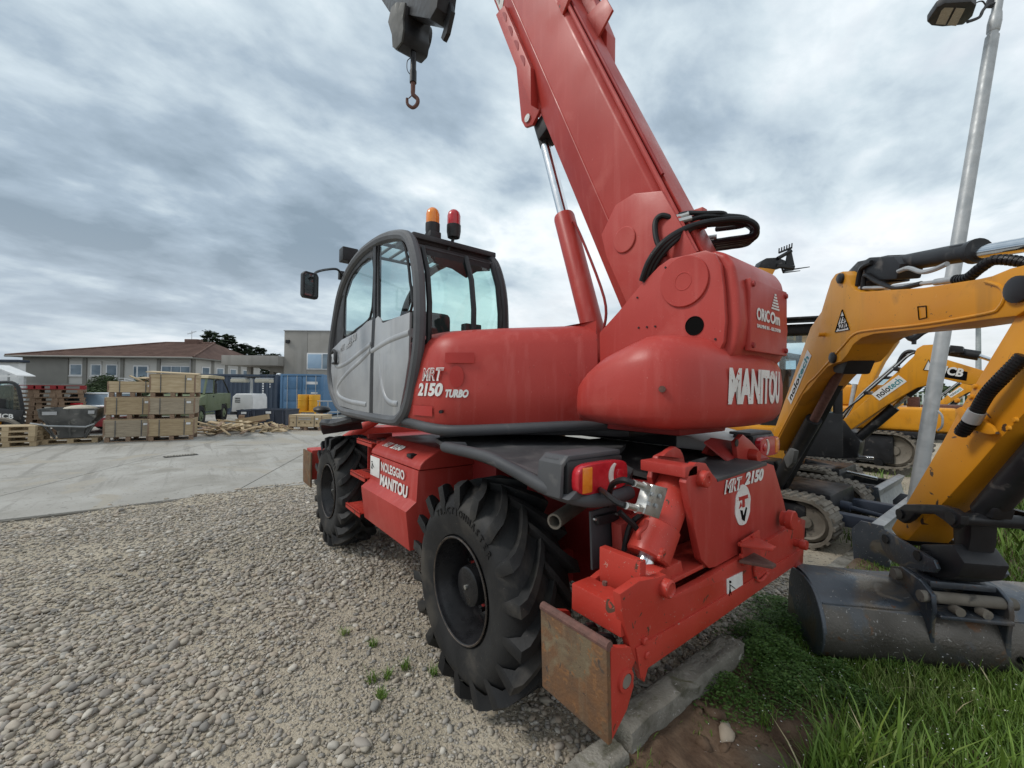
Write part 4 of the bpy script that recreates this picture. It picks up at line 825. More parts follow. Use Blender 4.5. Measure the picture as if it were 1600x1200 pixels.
# base gusset with disc, from the pivot plates upwards
boom('boom_gusset', 'red', lambda q_: q_.prism([(-.40, .30), (-.30, .02), (.28, .03), (.34, .12), (.52, .22), (.56, .42), (.50, .56), (.33, .60), (-.35, .62), (-.45, .5)], 1, .205, .235, .006) if False else q_.prism([(-.42, .10), (.34, .09), (.50, .12), (.60, .30), (.56, .44), (.42, .60), (-.42, .62)], 1, .204, .226, .006))
boom('boom_disc', 'red', lambda q_: q_.lathe([(0, .085), (.010, .085), (.013, .08), (.013, 0)], (.33, .225, .26), (0, 1, 0), 36), 25)
# slotted reinforcing plate near the top
sp2 = boom('slotted_plate', 'red', lambda q_: q_.prism([(2.05, -.02), (2.36, .115), (3.28, .115), (3.34, -.005)], 1, .115, .215, .008))
for k in range(4):
    def slot(q_, k=k):
        pts = []
        for j in range(12): a_ = -1.25+j*2.5/11; pts.append((2.52+k*.215+.075*math.sin(a_)*-1, .07+.05*math.cos(a_)-.02))
        q_.prism(pts, 1, .2155, .2185)
    boom('slot', 'reddark', slot, parent=sp2)
boom('weathered_patch', 'red', lambda q_: q_.box(3.4, 5.0, .07, .10, -.03, -.028), parent=bmo)
dn_ = V(0, .22, .09)      # marking on the slanted lower flank
def fl_(s_, k, o): return BMX @ V(s_, .115+.09*k+.926*o, -.02+.22*k-.379*o)
dc = MB().plate([fl_(3.42, .12, .004), fl_(5.0, .12, .004), fl_(5.0, .9, .004), fl_(3.42, .9, .004)], .002).build('decal', 'whiteworn', bmo)
for k in range(4): MB().plate([fl_(3.52+k*.36, .25, .008), fl_(3.68+k*.36, .25, .008), fl_(3.74+k*.36, .78, .008), fl_(3.58+k*.36, .78, .008)], .002).build('decal_letter', 'lettergrey', dc)
# top pipe run and top strip
boom('pipe', 'red', lambda q_: q_.tube([(-.05+s_*.3, .192, .60) for s_ in range(18)], .016, 8))
boom('pipe', 'reddark', lambda q_: q_.tube([(.55+s_*.3, .17, .628) for s_ in range(16)], .012, 8))
for s_ in (2.45, 4.3): boom('pipe_clamp', 'redworn', lambda q_: q_.prism([(s_-.10, .54), (s_+.05, .54), (s_+.10, .66), (s_-.05, .66)], 1, .195, .222, .004))
boom('top_plate', 'red', lambda q_: q_.box(-.1, 5.0, -.055, .15, .607, .625, .004), parent=bmo)
# hose drum box on the far top side of the boom
boom('hose_box', 'red', lambda q_: q_.prism([(1.9, .56), (2.15, .68), (2.95, .74), (3.35, .66), (3.35, .56)], 1, -.17, -.06, .012))
boom('hose_bracket', 'red', lambda q_: q_.prism([(2.75, .60), (2.75, .82), (2.95, .84), (3.1, .7), (3.1, .6)], 1, -.02, .0, .004))
boom('hose_bracket', 'red', lambda q_: q_.prism([(2.1, .6), (2.15, .8), (2.32, .8), (2.4, .6)], 1, -.01, .01, .004))
boom('hose_reel', 'black', lambda q_: q_.cyl((3.25, -.18, .70), (3.25, -.02, .70), .11, seg=20).cyl((3.36, -.18, .70), (3.62, -.06, .70), .09, seg=18))
for k in range(3): boom('boom_hose', 'hose', lambda q_, k=k: q_.tube(crv([(2.6, -.16+k*.06, .70), (3.0, -.14+k*.06, .86), (3.4, -.1+k*.06, .80+k*.02), (4.0, -.08+k*.05, .68), (5.0, -.06+k*.05, .68)], 6), .018, 8))
# lift cylinder and its lug
lgp = [(2.05, .05), (2.00, -.13), (2.07, -.21), (2.17, -.22), (2.85, -.02), (2.85, .05)]
for y_ in (.10, -.13): boom('cylinder_lug', 'red', lambda q_: q_.prism(lgp, 1, y_, y_+.03, .006))
boom('lug_pin', 'zinc', lambda q_: q_.cyl((2.10, -.145, -.145), (2.10, .145, -.145), .035, seg=18))
boom('lug_cap', 'black', lambda q_: q_.prism([(2.02, .04), (1.86, -.03), (1.86, -.16), (2.05, -.14)], 1, -.09, .09, .02))
ptop = BMX @ V(2.08, 0, -.135); pb = PY(928, 520, 0.0); dd = (ptop-pb).normalized(); jn_ = pb+dd*((PY(877, 340, 0.).z-pb.z)/dd.z)
lc = MB().lathe([(-.5, 0), (-.5, .088), ((jn_-pb).length-.02, .088), ((jn_-pb).length, .083), ((jn_-pb).length, .05)], pb, dd, 28).build('lift_cylinder', 'red', mr)
MB().cyl(jn_-dd*.1, ptop-dd*.12, .048, seg=24).build('cylinder_rod', 'chrome', lc)
MB().cyl(ptop-dd*.24, ptop, .052, .06, seg=20).build('rod_end', 'black', lc)
sdv = BN*.1; q0 = jn_-dd*.12+V(-.092, .0, .03); MB().tube(crv([jn_-dd*.12+V(-.07, .03, 0), q0+V(-.03, .01, -.06), pb-sdv*0+V(-.115, .02, .25), pb+V(-.11, .02, .0)], 6), .011, 8).build('steel_pipe', 'reddark', lc)
# ---- winch and hook at the boom head
jb = MB(); jb.prism([(.35, 7.45), (.95, 7.25), (1.12, 6.62), (1.30, 6.60), (1.55, 6.80), (2.75, 7.75), (3.1, 8.2), (2.7, 8.55), (1.3, 7.9), (.5, 7.95)], 1, -.16, .10, .02); jb.build('winch_carriage', 'black', mr)
MB().prism([(1.02, 6.60), (1.14, 6.40), (1.24, 6.36), (1.30, 6.44), (1.22, 6.52), (1.30, 6.78), (1.1, 6.82)], 1, -.12, -.06, .01).build('carriage_catch', 'black', mr)
wpl = [(p.x, p.z) for p in (PY(u_, v0, .16) for u_, v0 in ((620, 4), (612, 12), (607, 35), (613, 55), (614, 74), (619, 77), (628, 66), (631, 45), (630, 30), (634, 4)))]
MB().prism(wpl, 1, .14, .17, .008).build('winch_plate', 'skip', mr)
MB().prism([(x+(.02), z) for x, z in wpl], 1, -.26, .14, .03).build('winch_housing', 'black', mr)
pc = PY(645, 60, -.15); MB().cyl(pc+V(-.02, -.22, .05), pc+V(-.02, .16, .05), .20, seg=28).build('winch_drum', 'plasticdark', mr)
hx = PY(645, 160, -.05).x; zf = lambda v0: PY(645, v0, -.05).z
hk = MB(); hk.cyl((hx, -.05, zf(85)), (hx, -.05, zf(113)), .042).cyl((hx, -.05, zf(112)), (hx, -.05, zf(130)), .05); hk.cyl((hx-.03, -.05, zf(60)), (hx-.03, -.05, zf(90)), .007, seg=8).cyl((hx+.04, -.02, zf(60)), (hx+.03, -.03, zf(90)), .007, seg=8)
hk.build('hook_block', 'black', mr)
MB().cyl((hx, -.05, zf(70)), (hx, -.05, zf(82)), .045).build('limit_weight', 'galv', mr)
rd = V(RT.x, RT.y, 0).normalized(); ho = V(hx, -.05, 0)
hp_ = crv([ho+V(0, 0, zf(128)), ho+V(0, 0, zf(140)), ho+rd*.005+V(0, 0, zf(148)), ho+rd*.07+V(0, 0, zf(155)), ho+rd*.062+V(0, 0, zf(163)), ho-rd*.0+V(0, 0, zf(168)), ho-rd*.075+V(0, 0, zf(163)), ho-rd*.085+V(0, 0, zf(154))], 5)
MB().tube(hp_, .036, 10, r2=.020).build('crane_hook', 'rustedge', mr)
MB().tube([ho-rd*.062+V(0, 0, zf(154)), ho+V(0, 0, zf(148))], .008, 6).build('hook_latch', 'rustedge', mr)
MB().tube(crv([ho-rd*.04+V(0, 0, zf(92)), ho-rd*.09+V(0, 0, zf(97)), ho-rd*.09+V(0, 0, zf(110)), ho-rd*.04+V(0, 0, zf(118))], 4), .006, 6).build('wire_loop', 'black', mr)
# ---- hose bundle by the boom pivot
hb_ = [(1006, 440, .33), (1018, 408, .34), (1042, 378, .30), (1080, 356, .18), (1125, 346, .05), (1165, 345, -.06), (1183, 356, -.12), (1176, 370, -.16), (1140, 376, -.2), (1112, 380, -.25)]
for k in range(6):
    o_ = (k % 3)*5-3; e_ = (k//3)*4
    MB().tube(crv([PY(u_+o_*(1-j/12)+(-(k % 3)*5 if j in (5, 6, 7) else 0), v0+e_*(1.3 if j > 3 else .3)+o_*.6-(k % 3)*(3 if 2 < j < 7 else 0), y_-.02*k) for j, (u_, v0, y_) in enumerate(hb_)], 8), .0175, 10).build('hydraulic_hose', 'hose', mr)
for pts in ([(1038, 400, .26), (1026, 375, .26), (1024, 348, .25), (1034, 337, .24), (1052, 342, .2), (1068, 350, .1)], [(1055, 338, .2), (1075, 333, .15), (1100, 333, .05), (1128, 333, 0), (1133, 338, -.05), (1120, 345, -.1), (1095, 345, -.1)], [(1070, 346, .15), (1100, 338, .05), (1150, 339, -.05), (1168, 344, -.1), (1160, 352, -.15), (1120, 358, -.2)]):
    MB().tube(crv([PY(*p) for p in pts], 8), .017 if len(pts) < 7 else .014, 10).build('hydraulic_hose', 'hose', mr)
for (a_, b2) in (((1056, 340, .2), (1075, 334, .15)), ((1060, 346, .2), (1080, 341, .15)), ((1096, 336, .05), (1108, 335, .02)), ((1098, 343, 0), (1112, 342, -.03)), ((1106, 372, -.2), (1120, 370, -.22)), ((1116, 377, -.25), (1132, 375, -.25))):
    MB().cyl(PY(*a_), PY(*b2), .017, seg=10).build('hose_fitting', 'zinc', mr)
MB().box(*[f_ for p in [PY(1094, 340, .02)] for f_ in (p.x-.03, p.x+.03, p.y-.03, p.y+.03, p.z-.07, p.z+.05)], .006).build('fitting_block', 'redworn', mr)
MB().tube(crv([PY(1085, 372, .05), PY(1100, 378, -.1), PY(1115, 388, -.2)], 5), .02, 8).build('hydraulic_hose', 'hose', mr)
# ---- cab
YC, YR = 1.175, .36
cabo = [(534, 642), (560, 650), (615, 661), (630, 655), (640, 635), (650, 585), (657, 530), (658, 470), (655, 420), (647, 380), (638, 366), (625, 364), (608, 367), (590, 375), (566, 394), (546, 422), (532, 458), (524, 500), (518, 545), (516, 583), (520, 615)]
CB = [PY(u_, v0, YC) for u_, v0 in cabo]
cen = sum(CB, Vector())/len(CB)
def ring(y, k=1., d=0.):
    return [V(cen.x+(p.x-cen.x)*k, y, cen.z+(p.z-cen.z)*k) for p in CB]
frL = crv(ring(YC, .975), 4, True); MB().tube(frL, .046, 10, True).build('cab_frame', 'framegrey', mr)
frR = crv(ring(YR+.05, .965), 4, True); MB().tube(frR, .040, 10, True).build('cab_frame', 'plasticdark', mr)
def cq(u_, v0, d=0.): p = PY(u_, v0, YC); return V(p.x, YC+d, p.z)
# door skin pieces: front leaf and rear leaf, silver, slightly domed
def skin(l, name, mat, d0, th=.02, bev=.006): return MB().prism([(p.x, p.z) for p in (cq(*q_) for q_ in l)], 1, YC+d0-th, YC+d0, bev).build(name, mat, mr, 40)
d1 = skin([(525, 612), (534, 634), (560, 641), (581, 645), (583, 560), (586, 500), (578, 503), (560, 520), (538, 531), (523, 546), (521, 580)], 'door_panel', 'silver', .028)
d2 = skin([(584, 645), (616, 652), (627, 645), (636, 600), (642, 560), (644, 488), (601, 505), (594, 494), (588, 500), (586, 560)], 'rear_quarter_panel', 'silver', .020)
def gl(l, name='window', d=0., mat='cabglass', frame=True):
    pts = [cq(u_, v0, d) for u_, v0 in l]; o_ = MB().sheet([[pts[i], cen_] for cen_ in [sum(pts, Vector())/len(pts)] for i in list(range(len(pts)))+[0]]).build(name, mat, mr)
    if frame: MB().tube(crv(pts, 3, True), .011, 6, True).build('window_seal', 'black', o_)
    return o_
gl([(541, 524), (541, 470), (548, 440), (562, 418), (585, 403), (585, 470), (582, 490), (578, 500), (560, 514)], d=.012)
gl([(594, 492), (593, 450), (594, 383), (612, 375), (628, 374), (637, 400), (642, 440), (643, 486), (601, 503)], d=.006)
gl([(526, 540), (528, 500), (536, 465), (539, 468), (538, 527), (529, 540)], d=.004)
MB().prism([(p.x, p.z) for p in (cq(*q_) for q_ in [(586, 645), (587, 560), (590, 500), (591, 385), (587, 383), (586, 500), (583, 560), (582, 645)])], 1, YC-.03, YC+.022).build('door_gap', 'black', mr)
MB().prism([(p.x, p.z) for p in (cq(*q_) for q_ in [(523, 545), (538, 531), (539, 466), (548, 438), (563, 416), (586, 400), (586, 388), (566, 402), (549, 425), (537, 455), (529, 490)])], 1, YC-.02, YC+.008, .003).build('door_frame', 'plasticdark', mr)
MB().prism([(p.x, p.z) for p in (cq(*q_) for q_ in [(538, 532), (578, 503), (584, 494), (586, 400), (591, 395), (592, 495), (588, 503), (560, 522)])], 1, YC-.02, YC+.010, .003).build('door_frame', 'framegrey', mr)
for par, pts in ((d1, [(583, 548), (570, 562), (550, 580), (536, 596), (531, 607), (534, 619), (550, 627), (577, 632)]), (d1, [(523, 555), (530, 572), (545, 568), (565, 553), (584, 538)]), (d2, [(595, 553), (598, 590), (604, 618), (613, 629), (625, 631)]), (d2, [(584, 549), (610, 533), (643, 520)])):
    MB().tube(crv([cq(u_, v0, .002 if par is d1 else -.006) for u_, v0 in pts], 6), .036, 12).build('pressed_rib', 'silver', par)
hdl = MB().tube(crv([cq(525, 552, .045), cq(530, 548, .055), cq(533, 556, .055), cq(532, 566, .05), cq(527, 568, .045)], 5), .016, 8).build('door_handle', 'black', d1)
p = cq(528, 558, .03); MB().ball(p, .06, 2, (.8, .25, 1)).build('handle_recess', 'black', d1)
lettering('2150', .10, cq(549, 539, .031), (-1, 0, .12), (0, 0, 1), 'lettergrey', d1, .002, .2, width=.26); lettering('TURBO', .05, cq(545, 547, .031), (-1, 0, .2), (0, 0, 1), 'lettergrey', d1, .0015, .2, width=.2); lettering('MRT', .09, cq(537, 550, .031), (-1, 0, .12), (0, 0, 1), 'lettergrey', d1, .001, .3, width=.14)
# cab floor, front, roof and rear
xr0 = min(p.x for p in CB); xf0 = max(p.x for p in CB)
MB().box(-.50, 1.15, YR+.04, YC-.03, 1.56, 1.62, .01).build('cab_floor', 'black', mr)
def edge_pt(i, y): q_ = ring(y, .975)[i]; return q_
rear_idx = [6, 7, 8, 9]
rg = [ring(YC-.06, .985)[i] for i in (6, 7, 8, 9)]+[ring(YR+.09, .975)[i] for i in (9, 8, 7, 6)]
rw = MB().sheet([[ring(y, .975)[i] for y in np.linspace(YC-.07, YR+.09, 5)] for i in (6, 7, 8, 9)]).build('rear_window', 'rearglass', mr, 80)
def rbar(i, j, r, mat, n='cab_frame', y0=YC, y1=YR+.05): MB().tube([ring(y0, .97)[i], ring(y1, .965)[i]], r, 8).build(n, mat, mr)
for i, r in ((5, .035), (9, .03), (10, .035)): rbar(i, 0, r, 'plasticdark')
MB().sheet([[ring(y, .972)[i] for y in (YC-.02, YR+.06)] for i in (3, 4, 5, 6)]).build('rear_panel', 'black', mr)
for k, y in enumerate((YC-.075, YR+.10)): MB().tube([ring(y, .98)[i] for i in (5, 6, 7, 8, 9)], .022, 8).build('rear_window_seal', 'black', mr)
MB().tube([ring(.72, .985)[i]+V(0, 0, 0) for i in (6, 7, 8, 9)], .022, 6).build('wiper_post', 'black', mr)
MB().plate([ring(YC-.09, .982)[9]+V(-.012, 0, .02), ring(YR+.13, .982)[9]+V(-.012, 0, .02), ring(YR+.13, .982)[9]+V(-.02, 0, -.07), ring(.62, .982)[9]+V(-.02, 0, -.10), ring(.72, .982)[9]+V(-.02, 0, -.17), ring(.85, .982)[9]+V(-.02, 0, -.12), ring(YC-.12, .982)[9]+V(-.02, 0, -.10)], .008, (1, 0, 0)).build('rear_blind', 'black', mr)
# roof grille bars over glass, windscreen
MB().sheet([[ring(y, .975)[i] for y in (YC-.02, YR+.06)] for i in (11, 12, 13, 14)]).build('roof_window', 'cabglass', mr, 80)
MB().sheet([[ring(y, .975)[i] for y in np.linspace(YC-.02, YR+.06, 4)] for i in (14, 15, 16, 17, 18)]).build('windscreen', 'cabglass', mr, 80)
for y in np.linspace(YC-.15, YR+.18, 5): MB().tube([ring(y, .985)[i] for i in (10, 11, 12, 13, 14)], .014, 6).build('roof_bar', 'plasticdark', mr)
for i in (12, 13, 14): rbar(i, 0, .016, 'plasticdark', 'roof_bar')
MB().box(*(lambda a_, c_: (a_.x-.05, a_.x+.30, YR+.02, YC-.02, a_.z-.02, a_.z+.025))(ring(0, .99)[10], 0), .012).build('roof_rail', 'plasticdark', mr)
MB().sheet([[ring(YR+.05, .965)[i] for i in (6, 7, 8, 9, 10)], [ring(YR+.05, .965)[i] for i in (18, 17, 16, 15, 14)]]).build('side_window', 'cabglass', mr)
MB().sheet([[ring(YR+.05, .965)[i] for i in (1, 2, 3, 4, 5)], [ring(YR+.05, .965)[i] for i in (0, 20, 19, 18, 18)]]).build('cab_side', 'black', mr)
# inside: seat, console, levers, wheel
se = MB(); se.box(.02, .50, .55, 1.0, 1.95, 2.07, .05); se.box(-.30, -.12, .62, 1.0, 2.0, 2.48, .06, seg=3); se.box(-.15, .1, .56, .99, 1.95, 2.05, .03); se.box(.05, .42, .62, .92, 1.60, 1.95, .03); se.build('driver_seat', 'seat', mr)
co = MB(); co.box(.1, .6, 1.02, 1.12, 1.7, 2.13, .03); co.tube(crv([(.25, 1.07, 2.1), (.27, 1.07, 2.2), (.22, 1.07, 2.28), (.18, 1.07, 2.36)], 4), .028, 8); co.tube(crv([(.6, .8, 1.65), (.75, .78, 2.0), (.62, .78, 2.2)], 5), .03, 8); co.build('control_console', 'black', mr)
MB().tube([(.62+.17*math.cos(k*.3)*.5, .78+.18*math.sin(k*.3), 2.22-.17*math.cos(k*.3)*.6) for k in range(21)], .013, 6, True).build('steering_wheel', 'black', mr)
MB().box(-.60, -.52, .50, .66, 2.10, 2.36, .01).build('monitor', 'plasticdark', mr)
MB().box(-.62, -.50, .66, .80, 2.20, 2.26, .01).build('rear_console', 'plasticdark', mr)
# beacons, work lamp, mirror
def beacon(u_, vt, vb, y, mat):
    a_ = PY(u_, vb, y); c_ = PY(u_, vt, y); h = c_.z-a_.z
    o_ = MB().lathe([(-.05, .0), (-.05, .05), (0, .058), (h*.28, .058), (h*.30, .052)], a_, (0, 0, 1), 20).build('beacon_base', 'black', mr)
    MB().lathe([(h*.28, .054), (h*.70, .054), (h*.86, .046), (h*.96, .028), (h, 0)], a_, (0, 0, 1), 20).build('beacon', mat, o_); return a_
a_ = beacon(676, 325, 360, .95, 'lampamber'); MB().box(a_.x-.06, a_.x+.05, .90, 1.0, a_.z-.09, a_.z-.02, .015).build('beacon_bracket', 'black', mr)
a_ = beacon(709, 328, 362, .78, 'lampred'); MB().tube(crv([a_, a_+V(0, .01, -.08), a_+V(-.01, .04, -.12), a_+V(0, .05, -.18)], 4), .014, 8).tube(crv([a_+V(0, .02, -.1), a_+V(-.03, .1, -.14), a_+V(0, .16, -.1), a_+V(0, .2, -.14)], 5), .008, 6).build('beacon_stalk', 'black', mr)
p = PY(546, 400, 1.0); MB().box(p.x-.08, p.x+.08, .92, 1.1, p.z-.08, p.z+.08, .015).cyl((p.x, 1.0, p.z-.08), (p.x-.03, 1.0, p.z-.22), .015).build('work_lamp', 'black', mr)
mp_ = PY(485, 447, 1.62); arm = crv([PY(534, 430, 1.22), PY(527, 421, 1.28), PY(512, 421, 1.4), PY(495, 425, 1.55), PY(488, 434, 1.62)], 5)
MB().tube(arm, .012, 8).build('mirror_arm', 'black', mr); q = PY(532, 428, 1.22); MB().box(q.x-.03, q.x+.03, q.y-.04, q.y+.02, q.z-.06, q.z+.03, .01).build('mirror_bracket', 'black', mr)
mi = MB().prism([(1.565, -.115), (1.685, -.115), (1.70, -.09), (1.70, .10), (1.675, .125), (1.57, .12), (1.555, .09), (1.555, -.09)], 0, -.03, .03, .02, 3, Matrix.Translation((mp_.x, 0, mp_.z)) @ Matrix.Translation((0, 1.62, 0)) @ Matrix.Rotation(.25, 4, 'Z') @ Matrix.Translation((0, -1.62, 0))).build('mirror', 'black', mr)
MB().prism([(1.572, -.095), (1.685, -.095), (1.685, .10), (1.572, .10)], 0, -.034, -.031, 0, 1, Matrix.Translation((mp_.x, 0, mp_.z)) @ Matrix.Translation((0, 1.62, 0)) @ Matrix.Rotation(.25, 4, 'Z') @ Matrix.Translation((0, -1.62, 0))).build('mirror_glass', 'mirrorglass', mi)
# ------------------------------------------------------------------ right side: yellow excavators, lamp post, fence
def wc(mb, name, mat, par, ang=35, label=None):          # part given in world coordinates
    o = mb.build(name, mat, par, ang, label); r = par
    while r.parent: r = r.parent
    if par is r: o.matrix_parent_inverse = Matrix.Translation(r.location).inverted()
    return o
class Plane:
    """vertical working plane of an excavator's boom: s along h, y to the side, z up"""
    def __init__(s, org, h):
        s.o = Vector((org[0], org[1], 0)); s.h = Vector((h[0], h[1], 0)).normalized(); s.n = Vector((-s.h.y, s.h.x, 0))
        s.m = Matrix(((s.h.x, s.n.x, 0, s.o.x), (s.h.y, s.n.y, 0, s.o.y), (0, 0, 1, 0), (0, 0, 0, 1)))
    def sz(s, u, v, y=0.):
        d = ray(u, v); q = s.o+s.n*y; t = (q-CP).dot(s.n)/d.dot(s.n); p = CP+d*t; return ((p-s.o).dot(s.h), p.z)
    def w(s, u, v, y=0.): a, z = s.sz(u, v, y); return s.m @ Vector((a, y, z))
    def pr(s, px, ymeas, y0, y1, bev=.01): return MB().prism([s.sz(u, v, ymeas) for u, v in px], 1, y0, y1, bev, 2, s.m)
def track(par, c, lx, ly, h, ang, mat, seg=56, lug=.02, pads=False):
    """crawler track round a stadium, length lx, width ly"""
    R_ = h/2; n = seg; per = 2*(lx-h)+2*math.pi*R_; P = []
    for k in range(n):
        t = per*k/n
        if t < lx-h: P.append((-(lx-h)/2+t, h, 0, 1))
        elif t < lx-h+math.pi*R_: a = (t-(lx-h))/R_; P.append(((lx-h)/2+R_*math.sin(a), R_+R_*math.cos(a), math.sin(a), math.cos(a)))
        elif t < 2*(lx-h)+math.pi*R_: P.append(((lx-h)/2-(t-(lx-h)-math.pi*R_), 0, 0, -1))
        else: a = (t-2*(lx-h)-math.pi*R_)/R_; P.append((-(lx-h)/2-R_*math.sin(a), R_-R_*math.cos(a), -math.sin(a), -math.cos(a)))
    Mx = Matrix.Translation(c) @ Matrix.Rotation(ang, 4, 'Z'); b = MB()
    rows = [[(x-nx*.03, y, z-nz*.03), (x, y, z)] for x, z, nx, nz in P for y in (0,)]
    secs = [[(x-nx*.035, -ly/2, z-nz*.035), (x, -ly/2, z), (x, ly/2, z), (x-nx*.035, ly/2, z-nz*.035)] for x, z, nx, nz in P]
    t = bmesh.new(); R2 = [[t.verts.new(p) for p in s_] for s_ in secs]
    for i in range(n):
        a, c_ = R2[i], R2[(i+1) % n]
        for j in range(4): t.faces.new((a[j], a[(j+1) % 4], c_[(j+1) % 4], c_[j]))
    b._merge(t)
    for i in range(n):
        x, z, nx, nz = P[i]; tx, tz = nz, -nx
        if pads: spans = [(-ly/2-.01, ly/2+.01)]
        else: spans = [(-ly/2, -.02), (.02, ly/2)] if i % 2 else [(-ly*.42, ly*.42)]
        for y0, y1 in spans:
            w_ = per/n*.30; p0 = Vector((x, 0, z)); nn_ = Vector((nx, 0, nz)); tt = Vector((tx, 0, tz))
            b.loft([[p0+tt*w_+V(0, y, 0), p0-tt*w_+V(0, y, 0), p0-tt*w_*.7+nn_*lug+V(0, y, 0), p0+tt*w_*.7+nn_*lug+V(0, y, 0)] for y in (y0, y1)])
    b.xf(Mx); o = wc(b, 'track', mat, par)
    for x, r in ((-(lx-h)/2, R_-.05), ((lx-h)/2, R_-.05)):
        q = MB().lathe([(-.12, 0), (-.12, r*.85), (-.09, r), (.09, r), (.12, r*.85), (.10, r*.75), (.10, r*.3), (.13, r*.28), (.14, 0)], (x, 0, R_), (0, 1, 0), 24).xf(Mx); wq = wc(q, 'track_wheel', 'muddy', par)
    q = MB().box(-(lx-h)/2, (lx-h)/2, -ly*.35, ly*.35, .10, h-.08, .03)
    for k in range(4):
        x = -(lx-h)/2+(lx-h)*(k+.5)/4; q.cyl((x, -ly*.42, .10), (x, ly*.42, .10), .08, seg=14)
    q.xf(Mx); wc(q, 'track_frame', 'excblack', par)
def sticker(pl, u0, v0, u1, v1, hgt, y, txt2, par):
    """white strip with two-tone lettering between two measured points"""
    a, c = pl.w(u0, v0, y), pl.w(u1, v1, y); r = (c-a); L_ = r.length; r.normalize(); n = -pl.n; up = n.cross(r); up = -up if up.z < 0 and abs(r.z) < .7 else up
    if r.cross(up).dot(n) < 0: up = -up
    m = MB().plate([a, c, c+up*hgt, a+up*hgt], .002, n); o = wc(m, 'sticker', 'white', par); o.matrix_parent_inverse = par.matrix_parent_inverse if False else o.matrix_parent_inverse
    x0 = L_*.05
    for t, mt, wd in txt2:
        q = lettering(t, hgt*.92, a+r*x0+up*hgt*.22, r, up, mt, None, .0022, 0, width=wd*L_, lift=.0035); root = par
        q.parent = root; q.matrix_parent_inverse = Matrix.Translation(root.location).inverted(); x0 += wd*L_+L_*.012
# ======== near excavator
L0 = PZ(1282, 1026, .03); Cb = PZ(1506, 1055, .03); HB = (-.656, .755)
E1 = Plane(Cb, HB); WB2 = (Cb-L0).length
x1 = thing('mini_excavator', 'nearest yellow mini excavator, arm folded down to a wide worn bucket on the grass', 'excavator', (-1.2, -4.1, 0))
bw = .155
bp_ = [(1204, 687), (1235, 600), (1266, 512), (1276, 497), (1283, 487), (1291, 460), (1298, 438), (1305, 428), (1316, 424), (1325, 430), (1329, 446), (1334, 452), (1345, 456), (1390, 453), (1439, 450), (1527, 436), (1549, 431), (1578, 419), (1600, 414), (1640, 408), (1690, 425), (1700, 470), (1670, 500), (1600, 486), (1587, 494), (1545, 499), (1490, 507), (1446, 514), (1395, 519), (1365, 522), (1346, 528), (1333, 538), (1324, 553), (1314, 565), (1301, 569), (1292, 574), (1278, 590), (1264, 608), (1254, 617), (1230, 660), (1208, 704)]
b = E1.pr(bp_, -bw, -bw, bw, .012); bo1 = wc(b, 'boom', 'yellow', x1)
def rim(px, y, r, par, pl=E1, mat='yellow'):
    return wc(MB().tube(crv([pl.w(u, v, y) for u, v in px], 4), r, 8), 'weld_rib', mat, par)
rim([(1207, 700), (1254, 612), (1275, 588), (1300, 560), (1318, 540), (1335, 522), (1360, 516), (1440, 507), (1540, 490), (1562, 480), (1570, 462), (1562, 447), (1540, 440)], -bw-.001, .010, x1)
for u, v, r in ((1315, 435, .045), (1303, 559, .05), (1594, 452, .07)):
    p = E1.w(u, v, -bw); q = MB().lathe([(0, 0), (0, r), (.02, r), (.028, r*.7), (.028, 0)], p, -E1.n, 20); wc(q, 'pivot_pin', 'excblack', x1)
p = E1.w(1288, 523, -bw); wc(MB().lathe([(0, .02), (.05, .018), (.055, .0)], p, -E1.n, 10), 'boss', 'yellow', x1)
sticker(E1, 1236, 632, 1268, 556, .105, -bw-.002, (('nolo', 'ink', .44), ('tech', 'teal', .44)), x1)
a_, c_, e_ = E1.w(1306, 519, -bw), E1.w(1328, 515, -bw), E1.w(1317, 484, -bw)
tri = wc(MB().plate([a_, c_, e_], .003, -E1.n), 'warning_triangle', 'white', x1)
for t, f in (('73', .42), ('A22D', .10)):
    r = (c_-a_).normalized(); q = lettering(t, .075, a_+(c_-a_)*.5+(e_-(a_+c_)/2)*f, r, V(0, 0, 1), 'ink', None, .001, 0, align='CENTER', lift=.006); q.parent = x1; q.matrix_parent_inverse = Matrix.Translation(x1.location).inverted()
q = MB().tube([a_-E1.n*.005, c_-E1.n*.005, e_-E1.n*.005], .005, 4, True); wc(q, 'triangle_border', 'ink', x1)
lk = [E1.w(u, v, -bw-.003) for u, v in ((1434, 479), (1447, 478), (1448, 496), (1436, 499))]
wc(MB().tube(lk, .004, 4, True), 'decal_outline', 'ink', x1)
# hydraulics on the boom
def cylr(pl, a, c, r, mat, name, par, y=0., seg=20): return wc(MB().cyl(pl.w(*a, y), pl.w(*c, y), r, seg=seg), name, mat, par)
cy1 = cylr(E1, (1205, 772), (1272, 655), .075, 'excblack', 'boom_cylinder', x1); cylr(E1, (1270, 660), (1312, 580), .042, 'rustedge', 'cylinder_rod', x1)
wc(E1.pr([(1318, 540), (1352, 528), (1348, 560), (1338, 585), (1322, 582)], 0, -.11, .11, .02), 'underside_shade', 'excblack', x1)  # black block stands in for the shade under the boom's bend
wc(E1.pr([(1240, 640), (1290, 600), (1320, 590), (1262, 700), (1225, 770)], .1, .06, .13, .01), 'hose_guard', 'excblack', x1)
cylr(E1, (1395, 414), (1527, 391), .062, 'excblack', 'arm_cylinder', x1); cylr(E1, (1520, 396), (1640, 376), .042, 'chrome', 'cylinder_rod', x1); cylr(E1, (1520, 394), (1530, 391), .075, 'excblack', 'gland', x1)
wc(E1.pr([(1352, 408), (1362, 402), (1400, 400), (1411, 412), (1405, 436), (1356, 440)], -.08, -.10, .06, .012), 'valve_box', 'excblack', x1)
